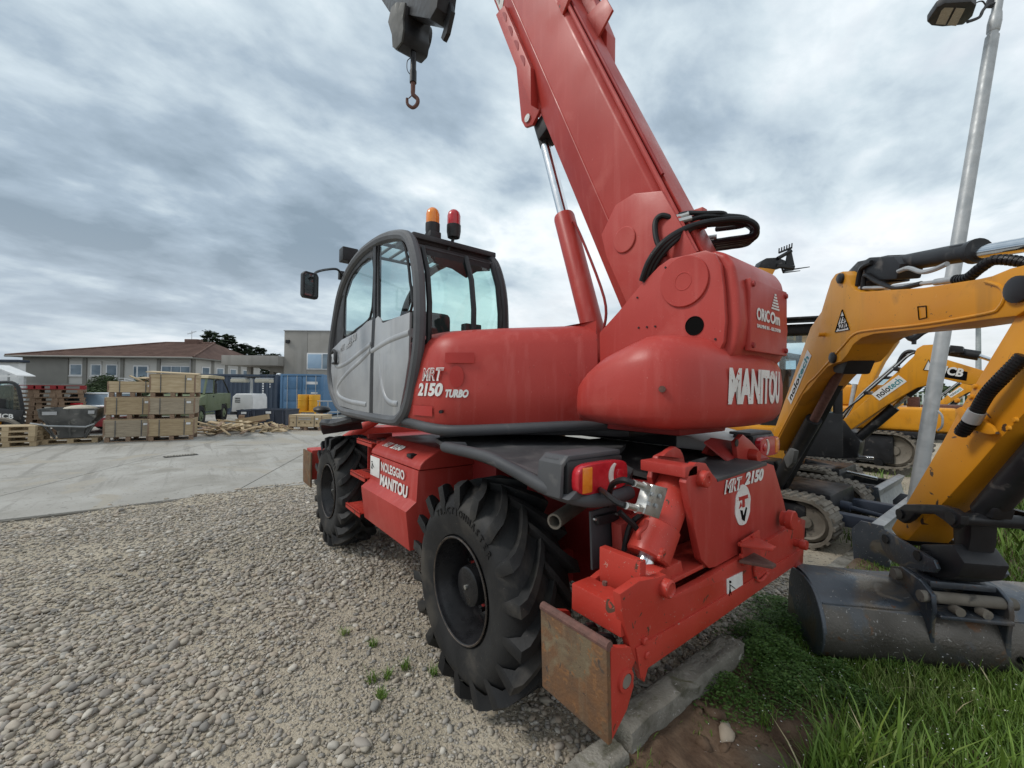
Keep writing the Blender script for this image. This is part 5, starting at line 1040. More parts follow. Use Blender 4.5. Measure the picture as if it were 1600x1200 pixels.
wc(E1.pr([(1330, 430), (1352, 408), (1400, 398), (1404, 440), (1350, 450), (1336, 446)], 0, -.06, .08, .01), 'cylinder_bracket', 'excblack', x1)
wc(E1.pr([(1496, 384), (1520, 380), (1521, 392), (1497, 394)], 0, -.05, .05, .006), 'cylinder_boss', 'excblack', x1)
for pts, r, m_ in (([(1404, 424), (1420, 419), (1440, 425), (1460, 421), (1480, 412)], .016, 'galv'), ([(1340, 446), (1346, 420), (1362, 410)], .02, 'hose'), ([(1348, 452), (1352, 430), (1370, 440), (1400, 450), (1440, 443)], .018, 'hose'), ([(1343, 450), (1380, 449), (1432, 444), (1490, 438)], .014, 'galv')):
    wc(MB().tube(crv([E1.w(u, v, -.11) for u, v in pts], 6), r, 8), 'hydraulic_hose', m_, x1)
def corr(pts, r, par, name='corrugated_hose', pl=E1, y=-.11, wd=.022):
    C_ = crv([pl.w(u, v, yy) for u, v, yy in pts], 14); b = MB(); L_ = [0.]
    for a, c in zip(C_, C_[1:]): L_.append(L_[-1]+(c-a).length)
    b.tube(C_, r*.86, 10); n = int(L_[-1]/wd); i = 0
    for k in range(n):
        t = (k+.5)*wd
        while i < len(L_)-2 and L_[i+1] < t: i += 1
        p = C_[i]+(C_[i+1]-C_[i])*((t-L_[i])/max(1e-6, L_[i+1]-L_[i])); d = (C_[i+1]-C_[i]).normalized(); b.cyl(p-d*wd*.28, p+d*wd*.28, r, seg=12)
    return wc(b, name, 'hose', par)
corr([(1492, 437, -.12), (1512, 434, -.12), (1533, 418, -.12), (1556, 406, -.10), (1600, 410, -.05), (1650, 425, 0)], .030, x1, wd=.02)
wc(MB().cyl(E1.w(1462, 441, -.12), E1.w(1494, 436, -.12), .022, seg=12), 'hose_fitting', 'galv', x1)
# dipper arm
AW = .125
ap = [(1588, 492), (1620, 455), (1665, 440), (1700, 480), (1660, 590), (1600, 646), (1567, 681), (1520, 735), (1471, 789), (1436, 824), (1417, 845), (1402, 840), (1392, 826), (1415, 788), (1437, 750), (1470, 694), (1505, 630), (1550, 555)]
ar1 = wc(E1.pr(ap, -AW, -AW, AW, .010), 'dipper_arm', 'yellowworn', x1)
wc(E1.pr([(1494, 640), (1503, 636), (1516, 645), (1530, 650), (1552, 666), (1560, 678), (1548, 679), (1522, 672), (1505, 657)], -.16, -.17, -.15, .004), 'hose_plate', 'yellowworn', x1)
corr([(1600, 556, -.16), (1568, 588, -.19), (1545, 612, -.20), (1532, 632, -.20), (1524, 648, -.20)], .034, x1, wd=.017)
corr([(1518, 656, -.20), (1510, 666, -.20), (1501, 678, -.20)], .036, x1, wd=.02)
wc(MB().cyl(E1.w(1527, 642, -.20), E1.w(1517, 658, -.20), .040, seg=14), 'hose_collar', 'galv', x1)
for u, v in ((1524, 604), (1518, 620), (1497, 626), (1588, 656), (1577, 669)): p = E1.w(u, v, -AW); wc(MB().lathe([(0, 0), (0, .016), (.012, .012), (.014, 0)], p, -E1.n, 10), 'bolt', 'yellowworn', x1)
# bucket cylinder, links and quick hitch
cylr(E1, (1640, 690), (1541, 800), .072, 'excblack', 'bucket_cylinder', x1, .0); cylr(E1, (1541, 800), (1522, 812), .05, 'excblack', 'cylinder_rod', x1, 0)
wc(E1.pr([(1556, 790), (1572, 795), (1566, 812), (1550, 806)], 0, -.05, .05, .01), 'cylinder_lug', 'excblack', x1)
for y0, y1 in ((-.20, -.155), (.155, .20)):
    wc(E1.pr([(1404, 810), (1407, 795), (1418, 788), (1440, 788), (1475, 789), (1492, 794), (1508, 806), (1507, 820), (1494, 826), (1482, 815), (1464, 803), (1435, 803), (1426, 812), (1416, 818)], -.18, y0, y1, .010), 'tipping_link', 'excblack', x1)
for u, v, r, m_ in ((1412, 803, .038, 'rustedge'), (1493, 810, .045, 'rustedge')): p = E1.w(u, v, -.18); wc(MB().cyl(p-E1.n*.03, p+E1.n*.39, r*.85, seg=20), 'link_pin', 'excblack', x1)
wc(E1.pr([(1486, 806), (1508, 800), (1518, 812), (1516, 845), (1508, 880), (1497, 884), (1488, 850)], -.07, -.07, .07, .02), 'bucket_link', 'excblack', x1)
for y0, y1 in ((-.19, -.165), (.165, .19)):
    hp1 = wc(E1.pr([(1373, 834), (1384, 827), (1400, 838), (1440, 862), (1461, 875), (1467, 889), (1461, 895), (1444, 893), (1412, 884), (1393, 876), (1381, 858)], -.18, y0, y1, .006), 'hitch_plate', 'steelworn', x1)
wc(E1.pr([(1440, 850), (1490, 850), (1510, 880), (1500, 902), (1470, 905), (1430, 890)], -.12, -.13, .10, .015), 'quick_hitch', 'excblack', x1)
for u, v in ((1382, 842), (1432, 868)): p = E1.w(u, v, -.20); wc(MB().cyl(p, p+E1.n*.4, .032, seg=18), 'hitch_pin', 'excblack', x1)
# undercarriage, blade
wc(MB().box(-2.0, -.3, -4.6, -3.6, .28, .58, .03).cyl((-.9, -4.1, .55), (-.9, -4.1, .72), .42, seg=28), 'undercarriage', 'excblack', x1)
for y_ in (-3.37, -4.84): track(x1, (-1.05, y_, 0.01), 2.15, .36, .56, 0, 'muddy')
bl = MB(); pf = [(-2.46, .46), (-2.55, .44), (-2.50, .34), (-2.49, .22), (-2.53, .10), (-2.60, .02), (-2.57, .0), (-2.46, .08), (-2.42, .22), (-2.42, .40)]
bl.prism(pf, 1, -5.1, -3.14, .006); blo = wc(bl, 'dozer_blade', 'blade', x1)
for y_ in (-3.13, -5.11): wc(MB().prism([(-2.62, .0), (-2.56, .46), (-2.38, .47), (-2.30, .36), (-2.32, .05), (-2.36, 0)], 1, y_-.012, y_+.012, .004), 'blade_cheek', 'steelworn', x1)
for y_ in (-3.62, -4.58): wc(MB().box(-2.45, -1.3, y_-.07, y_+.07, .26, .40, .01), 'blade_arm', 'binblue', x1)
wc(MB().cyl((-2.4, -4.0, .36), (-2.05, -4.0, .40), .028).cyl((-2.1, -4.0, .40), (-1.35, -4.0, .46), .06), 'blade_cylinder', 'binblue', x1)
# kingpost, house and cab
kp = E1.w(1215, 770, 0); wc(MB().box(kp.x-.02, kp.x+.30, kp.y-.22, kp.y+.16, .42, .95, .04), 'kingpost', 'excblack', x1)
wc(MB().box(kp.x+.02, kp.x+.12, kp.y-.15, kp.y+.15, kp.z-.12, kp.z+.34, .03), 'swing_bracket', 'excblack', x1)
wc(E1.pr([(1228, 716), (1238, 700), (1246, 704), (1242, 724), (1234, 732)], -.14, -.17, -.12, .015), 'work_lamp', 'skip', x1)
Hx = Matrix.Translation((-.55, -4.3, 0)) @ Matrix.Rotation(math.radians(118), 4, 'Z')      # house frame, local +x forwards
wc(MB().prism([(-.95, -.75), (-.8, .75), (.55, .75), (.75, .45), (.75, -.75)], 2, .75, 1.35, .06, 3, Hx), 'house_body', 'yellow', x1)
wc(MB().prism([(-.98, -.6), (-.7, -.85), (-.4, -.8), (-.4, .8), (-.7, .85), (-.98, .6)], 2, .70, 1.30, .06, 3, Hx), 'counterweight', 'excblack', x1)
cx0 = at(1232, 560, 5.9); Cx = Matrix.Translation((cx0.x+.05, cx0.y-.30, 0)) @ Matrix.Rotation(math.radians(118), 4, 'Z')
cf = MB()
for x_, y_ in ((-.5, -.42), (.5, -.42), (.5, .42), (-.5, .42)): cf.box(x_-.045, x_+.045, y_-.045, y_+.045, 1.0, 2.62, .012)
cf.box(-.55, .62, -.48, .48, 2.60, 2.74, .03); cf.box(-.55, .55, -.47, .47, .95, 1.55, .03); cf.box(-.08, .02, -.47, -.40, 1.3, 2.62, .01); cf.box(-.08, .02, .40, .47, 1.3, 2.62, .01); cf.box(-.5, -.44, -.42, .42, 1.3, 1.95); cf.xf(Cx); wc(cf, 'cab', 'excblack', x1)
wc(MB().box(-.50, .50, -.43, .43, 1.36, 2.59).xf(Cx), 'cab_glass', 'clearglass', x1)
wc(MB().box(.55, .95, -.46, .46, 2.76, 2.785, .005).xf(Cx), 'sun_visor', 'excblack', x1)
for y_ in (-.38, .38): wc(MB().box(.62, .70, y_-.07, y_+.07, 2.58, 2.70, .01).xf(Cx), 'work_lamp', 'galv', x1)
wc(MB().box(-.3, .2, -.22, .22, 1.5, 2.15, .06).xf(Cx), 'driver_seat', 'seat', x1)
# ======== the wide bucket (hangs on the hitch, a tool of its own)
bk = thing('ditching_bucket', 'wide scratched steel grading bucket lying in the grass under the excavator arm', 'bucket', (Cb.x, Cb.y, 0))
def bwd(x, y, z): return E1.m @ V(x, y, z)
outp = crv([(-.40, 0, .585), (-.22, 0, .590), (-.10, 0, .545), (-.02, 0, .455), (.035, 0, .33), (.045, 0, .20), (.01, 0, .085), (-.07, 0, .015), (-.25, 0, -.005), (-.50, 0, .005)], 4); KZ = .82; outp = [V(p.x, 0, p.z*KZ) for p in outp]
inp = [p+V(-.018, 0, .012) for p in outp]
sh = MB(); n_ = len(outp); ys_ = np.linspace(-WB2, WB2, 13)
def dent(p, y): return p+V(.006*math.sin(y*7+p.z*9)+.004*math.sin(y*17), 0, .004*math.sin(y*5))
t = bmesh.new(); A = [[t.verts.new(bwd(*(dent(p, y)+V(0, y, 0)))) for p in outp] for y in ys_]; B = [[t.verts.new(bwd(*(dent(p, y)+V(0, y, 0)))) for p in inp] for y in ys_]
for i in range(12):
    for j in range(n_-1): t.faces.new((A[i][j], A[i+1][j], A[i+1][j+1], A[i][j+1])); t.faces.new((B[i][j], B[i][j+1], B[i+1][j+1], B[i+1][j]))
    t.faces.new((A[i][0], B[i][0], B[i+1][0], A[i+1][0])); t.faces.new((A[i][-1], A[i+1][-1], B[i+1][-1], B[i][-1]))
sh._merge(t); so_ = wc(sh, 'shell', 'steelworn', bk, 50); so_.data.materials.append(MATS['steelmud'])
for pg in so_.data.polygons:
    if pg.center.z < .455*KZ: pg.material_index = 1
for s_ in (-1, 1):
    wc(MB().prism([(p.x, p.z) for p in outp]+[(-.46, .13), (-.44, .37)], 1, s_*WB2-.014, s_*WB2+.014, .004, 1, E1.m), 'end_plate', 'steelworn', bk)
wc(MB().box(-.52, -.30, -WB2, WB2, -.02, .0, .004).xf(E1.m), 'cutting_edge', 'rustedge', bk)
wc(MB().tube([bwd(-.030, y, .468*KZ)+V(0, 0, .002*math.sin(y*20)) for y in np.linspace(-WB2+.02, WB2-.02, 20)], .006, 6), 'weld_seam', 'steelworn', bk)
wc(MB().tube([bwd(-.045, -WB2, .035), bwd(-.045, WB2, .035)], .012, 6), 'lower_seam', 'steelworn', bk)
for y_ in (-.20, .20): wc(MB().prism([(-.34, .57*KZ), (-.30, .70*KZ), (-.20, .745*KZ), (-.02, .72*KZ), (.06, .66*KZ), (.07, .56*KZ), (.05, .40*KZ), (.045, .22*KZ), (-.02, .40*KZ)], 1, y_-.014, y_+.014, .004, 1, E1.m), 'hinge_ear', 'steelworn', bk)
for a_, z_ in ((-.22, .67), (.02, .625)): wc(MB().cyl(bwd(a_, -.25, z_*KZ), bwd(a_, .25, z_*KZ), .036, seg=18), 'hinge_pin', 'muddy', bk)
wc(MB().box(-.28, .0, -.18, .18, .685*KZ, .74*KZ, .015).xf(E1.m), 'hitch_pad', 'steelworn', bk)
wc(MB().box(-.06, .10, -.19, .19, .50*KZ, .53*KZ, .008).xf(E1.m), 'stiffener', 'steelworn', bk)
for y_ in (-.08, .06): wc(MB().cyl(bwd(.03, y_, .56*KZ), bwd(.09, y_, .56*KZ), .028, seg=14), 'hitch_bolt', 'muddy', bk)
q = MB().lathe([(0, 0), (0, .022), (.003, .022), (.003, 0)], bwd(.046, .26, .23*KZ), E1.h, 14); wc(q, 'drain_hole', 'ink', bk)
# ======== second excavator, same make, further along the row
Y2 = -6.5; E2 = Plane((-1.2, Y2), (-1, 0))
x2 = thing('mini_excavator', 'yellow mini excavator behind the grey lamp post, boom marked in black and blue lettering', 'excavator', (-.4, Y2, 0))
W2 = .14
wc(E2.pr([(1312, 660), (1340, 637), (1405, 578), (1428, 556), (1432, 545), (1442, 539), (1461, 538), (1466, 556), (1480, 562), (1540, 580), (1548, 600), (1512, 601), (1475, 592), (1455, 590), (1447, 602), (1432, 606), (1387, 632), (1330, 671), (1318, 673)], -W2, -W2, W2, .012), 'boom', 'yellow', x2)
sticker(E2, 1374, 626, 1417, 596, .14, -W2-.002, (('nolo', 'ink', .44), ('tech', 'teal', .44)), x2)
a_, c_ = E2.w(1473, 587, -W2), E2.w(1511, 594, -W2); r = (c_-a_).normalized()
q = wc(MB().plate([E2.w(1472, 589, -W2), E2.w(1510, 595, -W2), E2.w(1512, 581, -W2), E2.w(1473, 573, -W2)], .003, -E2.n), 'decal', 'ink', x2)
q = lettering('JCB', .16, a_+V(0, 0, .035), r, V(0, 0, 1), 'white', None, .006, 0, width=(c_-a_).length*.86, lift=.006); q.parent = x2; q.matrix_parent_inverse = Matrix.Translation(x2.location).inverted()
a_, c_, e_ = E2.w(1443, 578, -W2), E2.w(1458, 579, -W2), E2.w(1451, 562, -W2)
tri = wc(MB().plate([a_, c_, e_], .003, -E2.n), 'warning_triangle', 'white', x2); wc(MB().tube([a_-E2.n*.005, c_-E2.n*.005, e_-E2.n*.005], .007, 4, True), 'triangle_border', 'ink', x2)
for k in range(4): wc(MB().tube(crv([E2.w(1300+k*5, 668-k*1, -.10+.06*k), E2.w(1322+k*3, 640-k*1, -.1+.06*k), E2.w(1345, 622-k*2, -.1+.06*k), E2.w(1400, 574-k*2, -.1+.06*k), E2.w(1420, 556-k, -.1+.06*k), E2.w(1436, 549, 0)], 5), .014, 6), 'boom_pipe', 'galv' if k % 2 else 'hose', x2)
wc(MB().tube(crv([E2.w(1402, 572, 0), E2.w(1410, 556, 0), E2.w(1420, 549, 0), E2.w(1436, 552, 0)], 5), .03, 8), 'hydraulic_hose', 'hose', x2)
for u, v in ((1403, 577), (1357, 614)): wc(MB().box(*(lambda p: (p.x-.03, p.x+.03, Y2-.16, Y2+.17, p.z-.03, p.z+.03))(E2.w(u, v)), .006), 'pipe_clamp', 'excblack', x2)
cylr(E2, (1335, 690), (1398, 636), .075, 'excblack', 'boom_cylinder', x2); cylr(E2, (1395, 638), (1420, 616), .035, 'chrome', 'cylinder_rod', x2); cylr(E2, (1418, 618), (1440, 600), .05, 'excblack', 'rod_end', x2)
cylr(E2, (1478, 548), (1530, 556), .07, 'excblack', 'arm_cylinder', x2); cylr(E2, (1530, 556), (1560, 566), .03, 'chrome', 'cylinder_rod', x2)
wc(E2.pr([(1486, 540), (1506, 542), (1508, 552), (1486, 552)], 0, -.12, .06, .01), 'valve_box', 'excblack', x2)
wc(E2.pr([(1548, 580), (1570, 590), (1545, 745), (1530, 745)], -.1, -.1, .1, .01), 'dipper_arm', 'yellowworn', x2)
wc(E2.pr([(1496, 770), (1500, 730), (1530, 720), (1560, 740), (1552, 772), (1515, 776)], -.35, -.35, .35, .01), 'digging_bucket', 'steelworn', x2)
wc(E2.pr([(1298, 672), (1318, 655), (1345, 690), (1340, 716), (1302, 716)], -.15, -.16, .16, .03), 'kingpost', 'excblack', x2)
wc(MB().box(-1.5, .6, Y2-.5, Y2+.5, .25, .55, .03).cyl((-.3, Y2, .5), (-.3, Y2, .75), .4, seg=24), 'undercarriage', 'excblack', x2)
wc(MB().prism([(-1.0, Y2-.6), (-.9, Y2+.7), (.6, Y2+.75), (1.0, Y2+.5), (1.0, Y2-.5), (.6, Y2-.75)], 2, .78, 1.45, .08, 3), 'house_body', 'yellow', x2)
cf = MB()
for x_, y_ in ((-.75, -.05), (.35, -.05), (.35, .75), (-.75, .75)): cf.box(x_-.04, x_+.04, Y2+y_-.04, Y2+y_+.04, 1.2, 2.45, .01)
cf.box(-.82, .42, Y2-.1, Y2+.8, 2.42, 2.52, .03); wc(cf, 'cab', 'excblack', x2); wc(MB().box(-.75, .35, Y2-.04, Y2+.74, 1.45, 2.42), 'cab_glass', 'clearglass', x2)
for y_ in (Y2+.62, Y2-.62): track(x2, (-.45, y_, .0), 2.2, .36, .54, 0, 'muddy')
wc(MB().prism([(-2.0, .40), (-2.08, .38), (-2.03, .25), (-2.06, .1), (-2.12, .0), (-1.95, .06), (-1.94, .36)], 1, Y2-.9, Y2+.9, .006), 'dozer_blade', 'blade', x2)
wc(MB().prism([(-2.12, .0), (-2.06, .42), (-1.86, .42), (-1.82, .1), (-1.9, 0)], 1, Y2+.90, Y2+.93, .004), 'blade_cheek', 'steelworn', x2)
for y_ in (-.4, .4): wc(MB().box(-2.0, -1.0, Y2+y_-.06, Y2+y_+.06, .24, .36, .01), 'blade_arm', 'excblack', x2)
wc(MB().cyl((-1.9, Y2+.1, .42), (-1.5, Y2+.1, .47), .03), 'blade_rod', 'chrome', x2); wc(MB().cyl((-1.5, Y2+.1, .47), (-.9, Y2+.1, .55), .06), 'blade_cylinder', 'excblack', x2)
wc(MB().cyl(E2.w(1310, 712, .0), E2.w(1365, 716, .0), .028), 'swing_rod', 'chrome', x2)
# ======== third machine: steel-tracked excavator
Y3 = -9.9; E3 = Plane((0, Y3), (-1, 0))
x3 = thing('tracked_excavator', 'yellow excavator on muddy steel tracks furthest back in the row', 'excavator', (.6, Y3-.8, 0))
p0 = E3.w(1393, 703)
for dy in (-.2, -1.9): track(x3, (p0.x+.95, Y3+dy, p0.z-.42), 2.75, .5, .80, 0, 'muddy', 52, .03, True)
wc(MB().box(p0.x-.1, p0.x+2.2, Y3-1.8, Y3-.35, .3, .8, .05), 'undercarriage', 'muddy', x3)
hx3 = p0.x
wc(MB().prism([(hx3-.9, Y3-1.9), (hx3-1.0, Y3-.2), (hx3+1.6, Y3-.15), (hx3+2.2, Y3-.5), (hx3+2.2, Y3-1.6), (hx3+1.6, Y3-1.95)], 2, .98, 1.52, .10, 3), 'house_body', 'yellow', x3)
wc(MB().prism([(hx3+.1, Y3-1.9), (hx3+.1, Y3-.2), (hx3+2.0, Y3-.2), (hx3+2.0, Y3-1.9)], 2, 1.5, 2.02, .12, 3), 'engine_cover', 'yellow', x3)
wc(MB().box(hx3-1.0, hx3+2.0, Y3-1.8, Y3-.16, .84, .98, .02), 'house_skirt', 'excblack', x3)
wc(MB().box(hx3-.35, hx3-.15, Y3-.9, Y3-.7, 1.5, 1.75, .02).box(hx3-1.1, hx3-.4, Y3-1.5, Y3-.5, 1.5, 1.58, .02), 'deck_gear', 'rustedge', x3)
bp3 = E3.pr([(1344, 598), (1350, 582), (1371, 545), (1390, 526), (1400, 526), (1404, 533), (1382, 565), (1368, 592), (1360, 650), (1330, 655)], 0, -.16, .16, .012); wc(bp3, 'boom', 'yellow', x3)
a_, c_ = E3.w(1376, 558, -.165), E3.w(1390, 537, -.165); r = (c_-a_).normalized(); n = -E3.n; up = n.cross(r)
wc(MB().plate([a_-up*.05, c_-up*.05, c_+up*.17, a_+up*.17], .003, n), 'decal', 'ink', x3)
q = lettering('JCB', .17, a_+r*.02, r, up, 'white', None, .004, 0, width=(c_-a_).length*.88, lift=.006); q.parent = x3; q.matrix_parent_inverse = Matrix.Translation(x3.location).inverted()
for o_ in (-9, 11): wc(MB().cyl(E3.w(1345+o_, 600, -.1), E3.w(1338+o_, 640, -.1), .05), 'boom_cylinder', 'galv', x3)
wc(MB().tube(crv([E3.w(1415, 521, 0), E3.w(1425, 530, 0), E3.w(1440, 520, 0), E3.w(1450, 515, 0)], 4), .06, 6), 'linkage', 'excblack', x3)
wc(MB().tube(crv([E3.w(1396, 528, 0), E3.w(1425, 525, 0), E3.w(1428, 538, 0)], 4), .04, 6), 'linkage', 'excblack', x3)
# ======== telehandler with raised forks, far behind the red machine
D4 = 12.; t0 = at(1150, 640, D4); x4 = thing('telehandler', 'yellow telehandler behind the red machine, its black forks raised against the sky', 'telehandler', (t0.x, t0.y, 0))
def q4(u, v, d=0.): return at(u, v, D4+d)
nF = V(FW.x, FW.y, 0).normalized()
wc(MB().plate([q4(1112, 580), q4(1126, 580), q4(1212, 421), q4(1186, 417)], .35, nF, .02), 'boom', 'yellow', x4)
fc = wc(MB().plate([q4(1185, 419), q4(1190, 408), q4(1198, 403), q4(1215, 402), q4(1228, 407), q4(1226, 416), q4(1212, 420)], .3, nF, .02), 'fork_head', 'excblack', x4)
wc(MB().plate([q4(1226, 424), q4(1232, 390), q4(1236, 387), q4(1242, 415), q4(1241, 422)], .06, nF, .01), 'carriage', 'excblack', x4)
wc(MB().tube([q4(1215, 404), q4(1236, 392)], .06, 6), 'carriage_arm', 'excblack', x4)
wc(MB().tube([q4(1214, 415), q4(1240, 418)], .07, 6), 'carriage_arm', 'excblack', x4)
wc(MB().tube([q4(1217, 395), q4(1237, 387)], .03, 6), 'guard_rail', 'excblack', x4)
for k in range(6): wc(MB().tube([q4(1217+k*4, 395-k*1.6), q4(1217.5+k*4, 388-k*1.6)], .018, 5), 'guard_tine', 'excblack', x4)
wc(MB().tube([q4(1237, 418), q4(1238, 421), q4(1265, 417)], .03, 6, r2=.012), 'fork', 'excblack', x4)
wc(MB().tube([q4(1222, 418), q4(1224, 426), q4(1250, 423, .6)], .035, 6, r2=.012), 'fork', 'excblack', x4)
wc(MB().box(t0.x-1.6, t0.x+1.6, t0.y-.8, t0.y+.8, .6, 1.5, .1), 'body', 'yellow', x4)
for dx in (-1.1, 1.1):
    for dy in (-.95, .95): wc(MB().lathe([(-.2, 0), (-.2, .3), (-.2, .52), (-.15, .58), (.15, .58), (.2, .52), (.2, .3), (.2, 0)], (t0.x+dx, t0.y+dy, .57), (0, 1, 0), 24), 'wheel', 'tyre', x4)
xc = copy_tree(x2); xc.location = (x2.location.x+.9, x2.location.y-7.4, 0); xc['label'] = 'most distant yellow mini excavator glimpsed beyond the steel tracked one'
xd = copy_tree(x2); xd.location = (x2.location.x+1.9, x2.location.y-1.7, 0); xd.rotation_euler = (0, 0, .35); xd['label'] = 'yellow mini excavator squeezed in close behind the one marked in black and blue'
# ======== lamp post, leaning
pb_ = at(1421, 842, 5.2); pb_.z = 0; tp_ = at(1564, -25, 5.2); ax_ = (tp_-pb_).normalized(); Ln = (tp_-pb_).length
lp = thing('lamp_post', 'tall leaning grey metal lamp post with a dark flood lamp on top', 'lamp post', pb_)
wc(MB().lathe([(0, .078), (Ln*.5, .071), (Ln*.905, .064), (Ln*.905, 0)], pb_, ax_, 28), 'pole', 'galv', lp)
wc(MB().lathe([(Ln*.90, .05), (Ln*.912, .05), (Ln*.914, .060), (Ln*.93, .066), (Ln*.945, .056), (Ln*.95, .048), (Ln*.985, .048), (Ln*1.0, .06), (Ln*1.01, .06), (Ln*1.03, 0)], pb_, ax_, 24), 'pole_head', 'galv', lp)
lr = V(RT.x, RT.y, 0).normalized()
def l5(u, v, d=0.): return at(u, v, 5.2+d)
wc(MB().tube(crv([l5(1562, 4), l5(1545, 8), l5(1536, 16), l5(1530, 27), l5(1512, 34)], 5), .018, 8), 'lamp_arm', 'plasticdark', lp)
wc(MB().plate([l5(1565, 2), l5(1548, -8), l5(1540, 10), l5(1556, 10)], .03, nF, .005), 'lamp_bracket', 'plasticdark', lp)
wc(MB().tube(crv([l5(1540, 8), l5(1535, 2), l5(1526, 4), l5(1518, 12)], 4), .008, 6), 'cable', 'plasticdark', lp)
hc = [l5(1448, 36, -.10), l5(1452, 26), l5(1463, 8, .12), l5(1480, -2, .25), l5(1520, -4, .25), l5(1526, 8, .18), l5(1520, 30, 0), l5(1505, 43, -.12), l5(1470, 43, -.15), l5(1455, 41, -.13)]
hc = [V(p.x, p.y, 6.62+(p-l5(1490, 20)).dot(lr)*.06) for p in [PZ(u, v, 6.62) for u, v in ((1448, 33), (1453, 25), (1463, 10), (1477, 3), (1518, 3), (1526, 10), (1520, 28), (1505, 42), (1472, 43), (1455, 40))]]
hd_ = wc(MB().plate(hc, .09, (0, 0, 1), .02), 'lamp_head', 'plasticdark', lp)
for l_ in ([(1473, 11), (1490, 12), (1477, 38), (1462, 37)], [(1494, 12), (1508, 13), (1494, 40), (1480, 39)]):
    q = [PZ(u, v, 6.615) for u, v in l_]; wc(MB().plate(q, .006, (0, 0, -1)), 'lamp_lens', 'lens', lp)
p = pb_+ax_*1.5-nF*.11; wc(MB().tube(crv([p+V(0, 0, .12), p-nF*.05+V(0, 0, .06), p-nF*.05+V(0, 0, -.06), p+V(0, 0, -.12)], 3), .012, 6), 'cleat', 'galv', lp)
# far lamp post, fence, tree line
p = at(1529, 600, 34); p.z = 0
f2 = thing('lamp_post', 'distant slim grey lamp post beyond the excavators', 'lamp post', p)
q = at(1524, 503, 34); wc(MB().cyl(p, V(p.x, p.y, q.z), .2, .15, 12), 'pole', 'galv', f2)
for o_ in (-.55, .0, .55): wc(MB().box(q.x+lr.x*o_-.2, q.x+lr.x*o_+.2, q.y+lr.y*o_-.2, q.y+lr.y*o_+.2, q.z-.2, q.z+.15, .05), 'flood_lamp', 'galv', f2)
fe = thing('fence', 'low white post fence along the far field behind the excavators', 'fence', at(1440, 640, 44).xy.to_3d())
for k in range(44):
    p = at(1290+k*8, 626, 44); wc(MB().box(p.x-.07, p.x+.07, p.y-.07, p.y+.07, 0, 2.0), 'post', 'fencewhite', fe)
for z in (.9, 1.8): a_, c_ = at(1286, 626, 44), at(1650, 626, 44); wc(MB().bar(V(a_.x, a_.y, z), V(c_.x, c_.y, z), .05, .12), 'rail', 'fencewhite', fe)
def tl(n):
    k = RNG.uniform(0, 1, n); u = 1180+k*560; d = 120+RNG.normal(0, 5, n); P = np.array([at(a, 610, e)[:] for a, e in zip(u, d)]); P[:, 2] = RNG.uniform(0, 1, n)**.7*(3.2+1.6*np.sin(u*.035)+1.0*np.sin(u*.13)); return P
v_, f_, r_ = leaf_cloud(7000, tl, 1.5, 1.)
stuff('tree_line', np_mesh('tree_line', v_, f_, 'hedge', r_, False), 'distant dark green band of trees beyond the field', 'trees')
# ------------------------------------------------------------------ left background: yard goods, truck, containers, buildings, trees
RZ0 = math.atan2(RT.y, RT.x)
def gp(u, d): p = at(u, 600, d); return V(p.x, p.y, 0)
def zv(u, v, d): return at(u, v, d).z
BOX1 = MB().box(-.5, .5, -.5, .5, -.5, .5, .02).mesh('board', 'wood')
def mesh_box(mat, bev=.0): return MB().box(-.5, .5, -.5, .5, -.5, .5, bev, seg=1).mesh('board', mat, 20)
BX = {m: mesh_box(m) for m in ('wood', 'woodpale', 'wooddark', 'woodred', 'woodgrey', 'canvas', 'skip', 'paintwhite')}
def pc(name, par, mat, x0, x1, y0, y1, z0, z1):
    return inst(name, BX[mat], par, ((x0+x1)/2, (y0+y1)/2, (z0+z1)/2), (0, 0, 0), (abs(x1-x0), abs(y1-y0), abs(z1-z0)))
# ---- pallets
def make_pallet(mat, L_=1.2, W=.8):
    t = thing('pallet', 'x', 'pallet')
    for k in range(5): y = -W/2+k*(W-.13)/4; pc('deck_board', t, mat, -L_/2, L_/2, y, y+.13, .122, .144)
    for x in (-L_/2, -.07, L_/2-.14):
        pc('stringer_board', t, mat, x, x+.14, -W/2+.003, W/2-.003, .100, .1215)
        for y in (-W/2, -.07, W/2-.14): pc('block', t, mat, x+.002, x+.138, y+.002, y+.138, .022, .0995)
    for y in (-W/2, -.05, W/2-.1): pc('bottom_board', t, mat, -L_/2, L_/2, y, y+.1, 0, .0215)
    return t
PAL = {m: make_pallet(m) for m in ('wood', 'wooddark', 'woodred', 'woodpale')}
USED = set()
def pallet(mat, loc, rz, label, group):
    o = PAL[mat] if mat not in USED else copy_tree(PAL[mat]); USED.add(mat); o.location = loc; o.rotation_euler = (0, 0, rz); tag(o, label, 'pallet', group); return o
ZC = .03
s1 = gp(57, 14.6); s2 = gp(97, 15.0)
for k in range(12): pallet('woodred' if k == 11 else 'wooddark', (s1.x+random.uniform(-.05, .05), s1.y+random.uniform(-.05, .05), ZC+k*.147), -1.65+random.uniform(-.06, .06), 'red painted pallet on top of the left tall pallet stack' if k == 11 else 'weathered brown pallet in the left of the two tall stacks behind the hopper', 'pallets in the left tall stack' if k < 11 else 'red pallets')
for k in range(12): pallet('woodred' if k == 11 else 'wooddark', (s2.x+random.uniform(-.05, .05), s2.y+random.uniform(-.05, .05), ZC+k*.147), -1.5+random.uniform(-.06, .06), 'red painted pallet on top of the right tall pallet stack' if k == 11 else 'weathered brown pallet in the right of the two tall stacks behind the hopper', 'pallets in the right tall stack' if k < 11 else 'red pallets')
s3 = gp(22, 12.0)
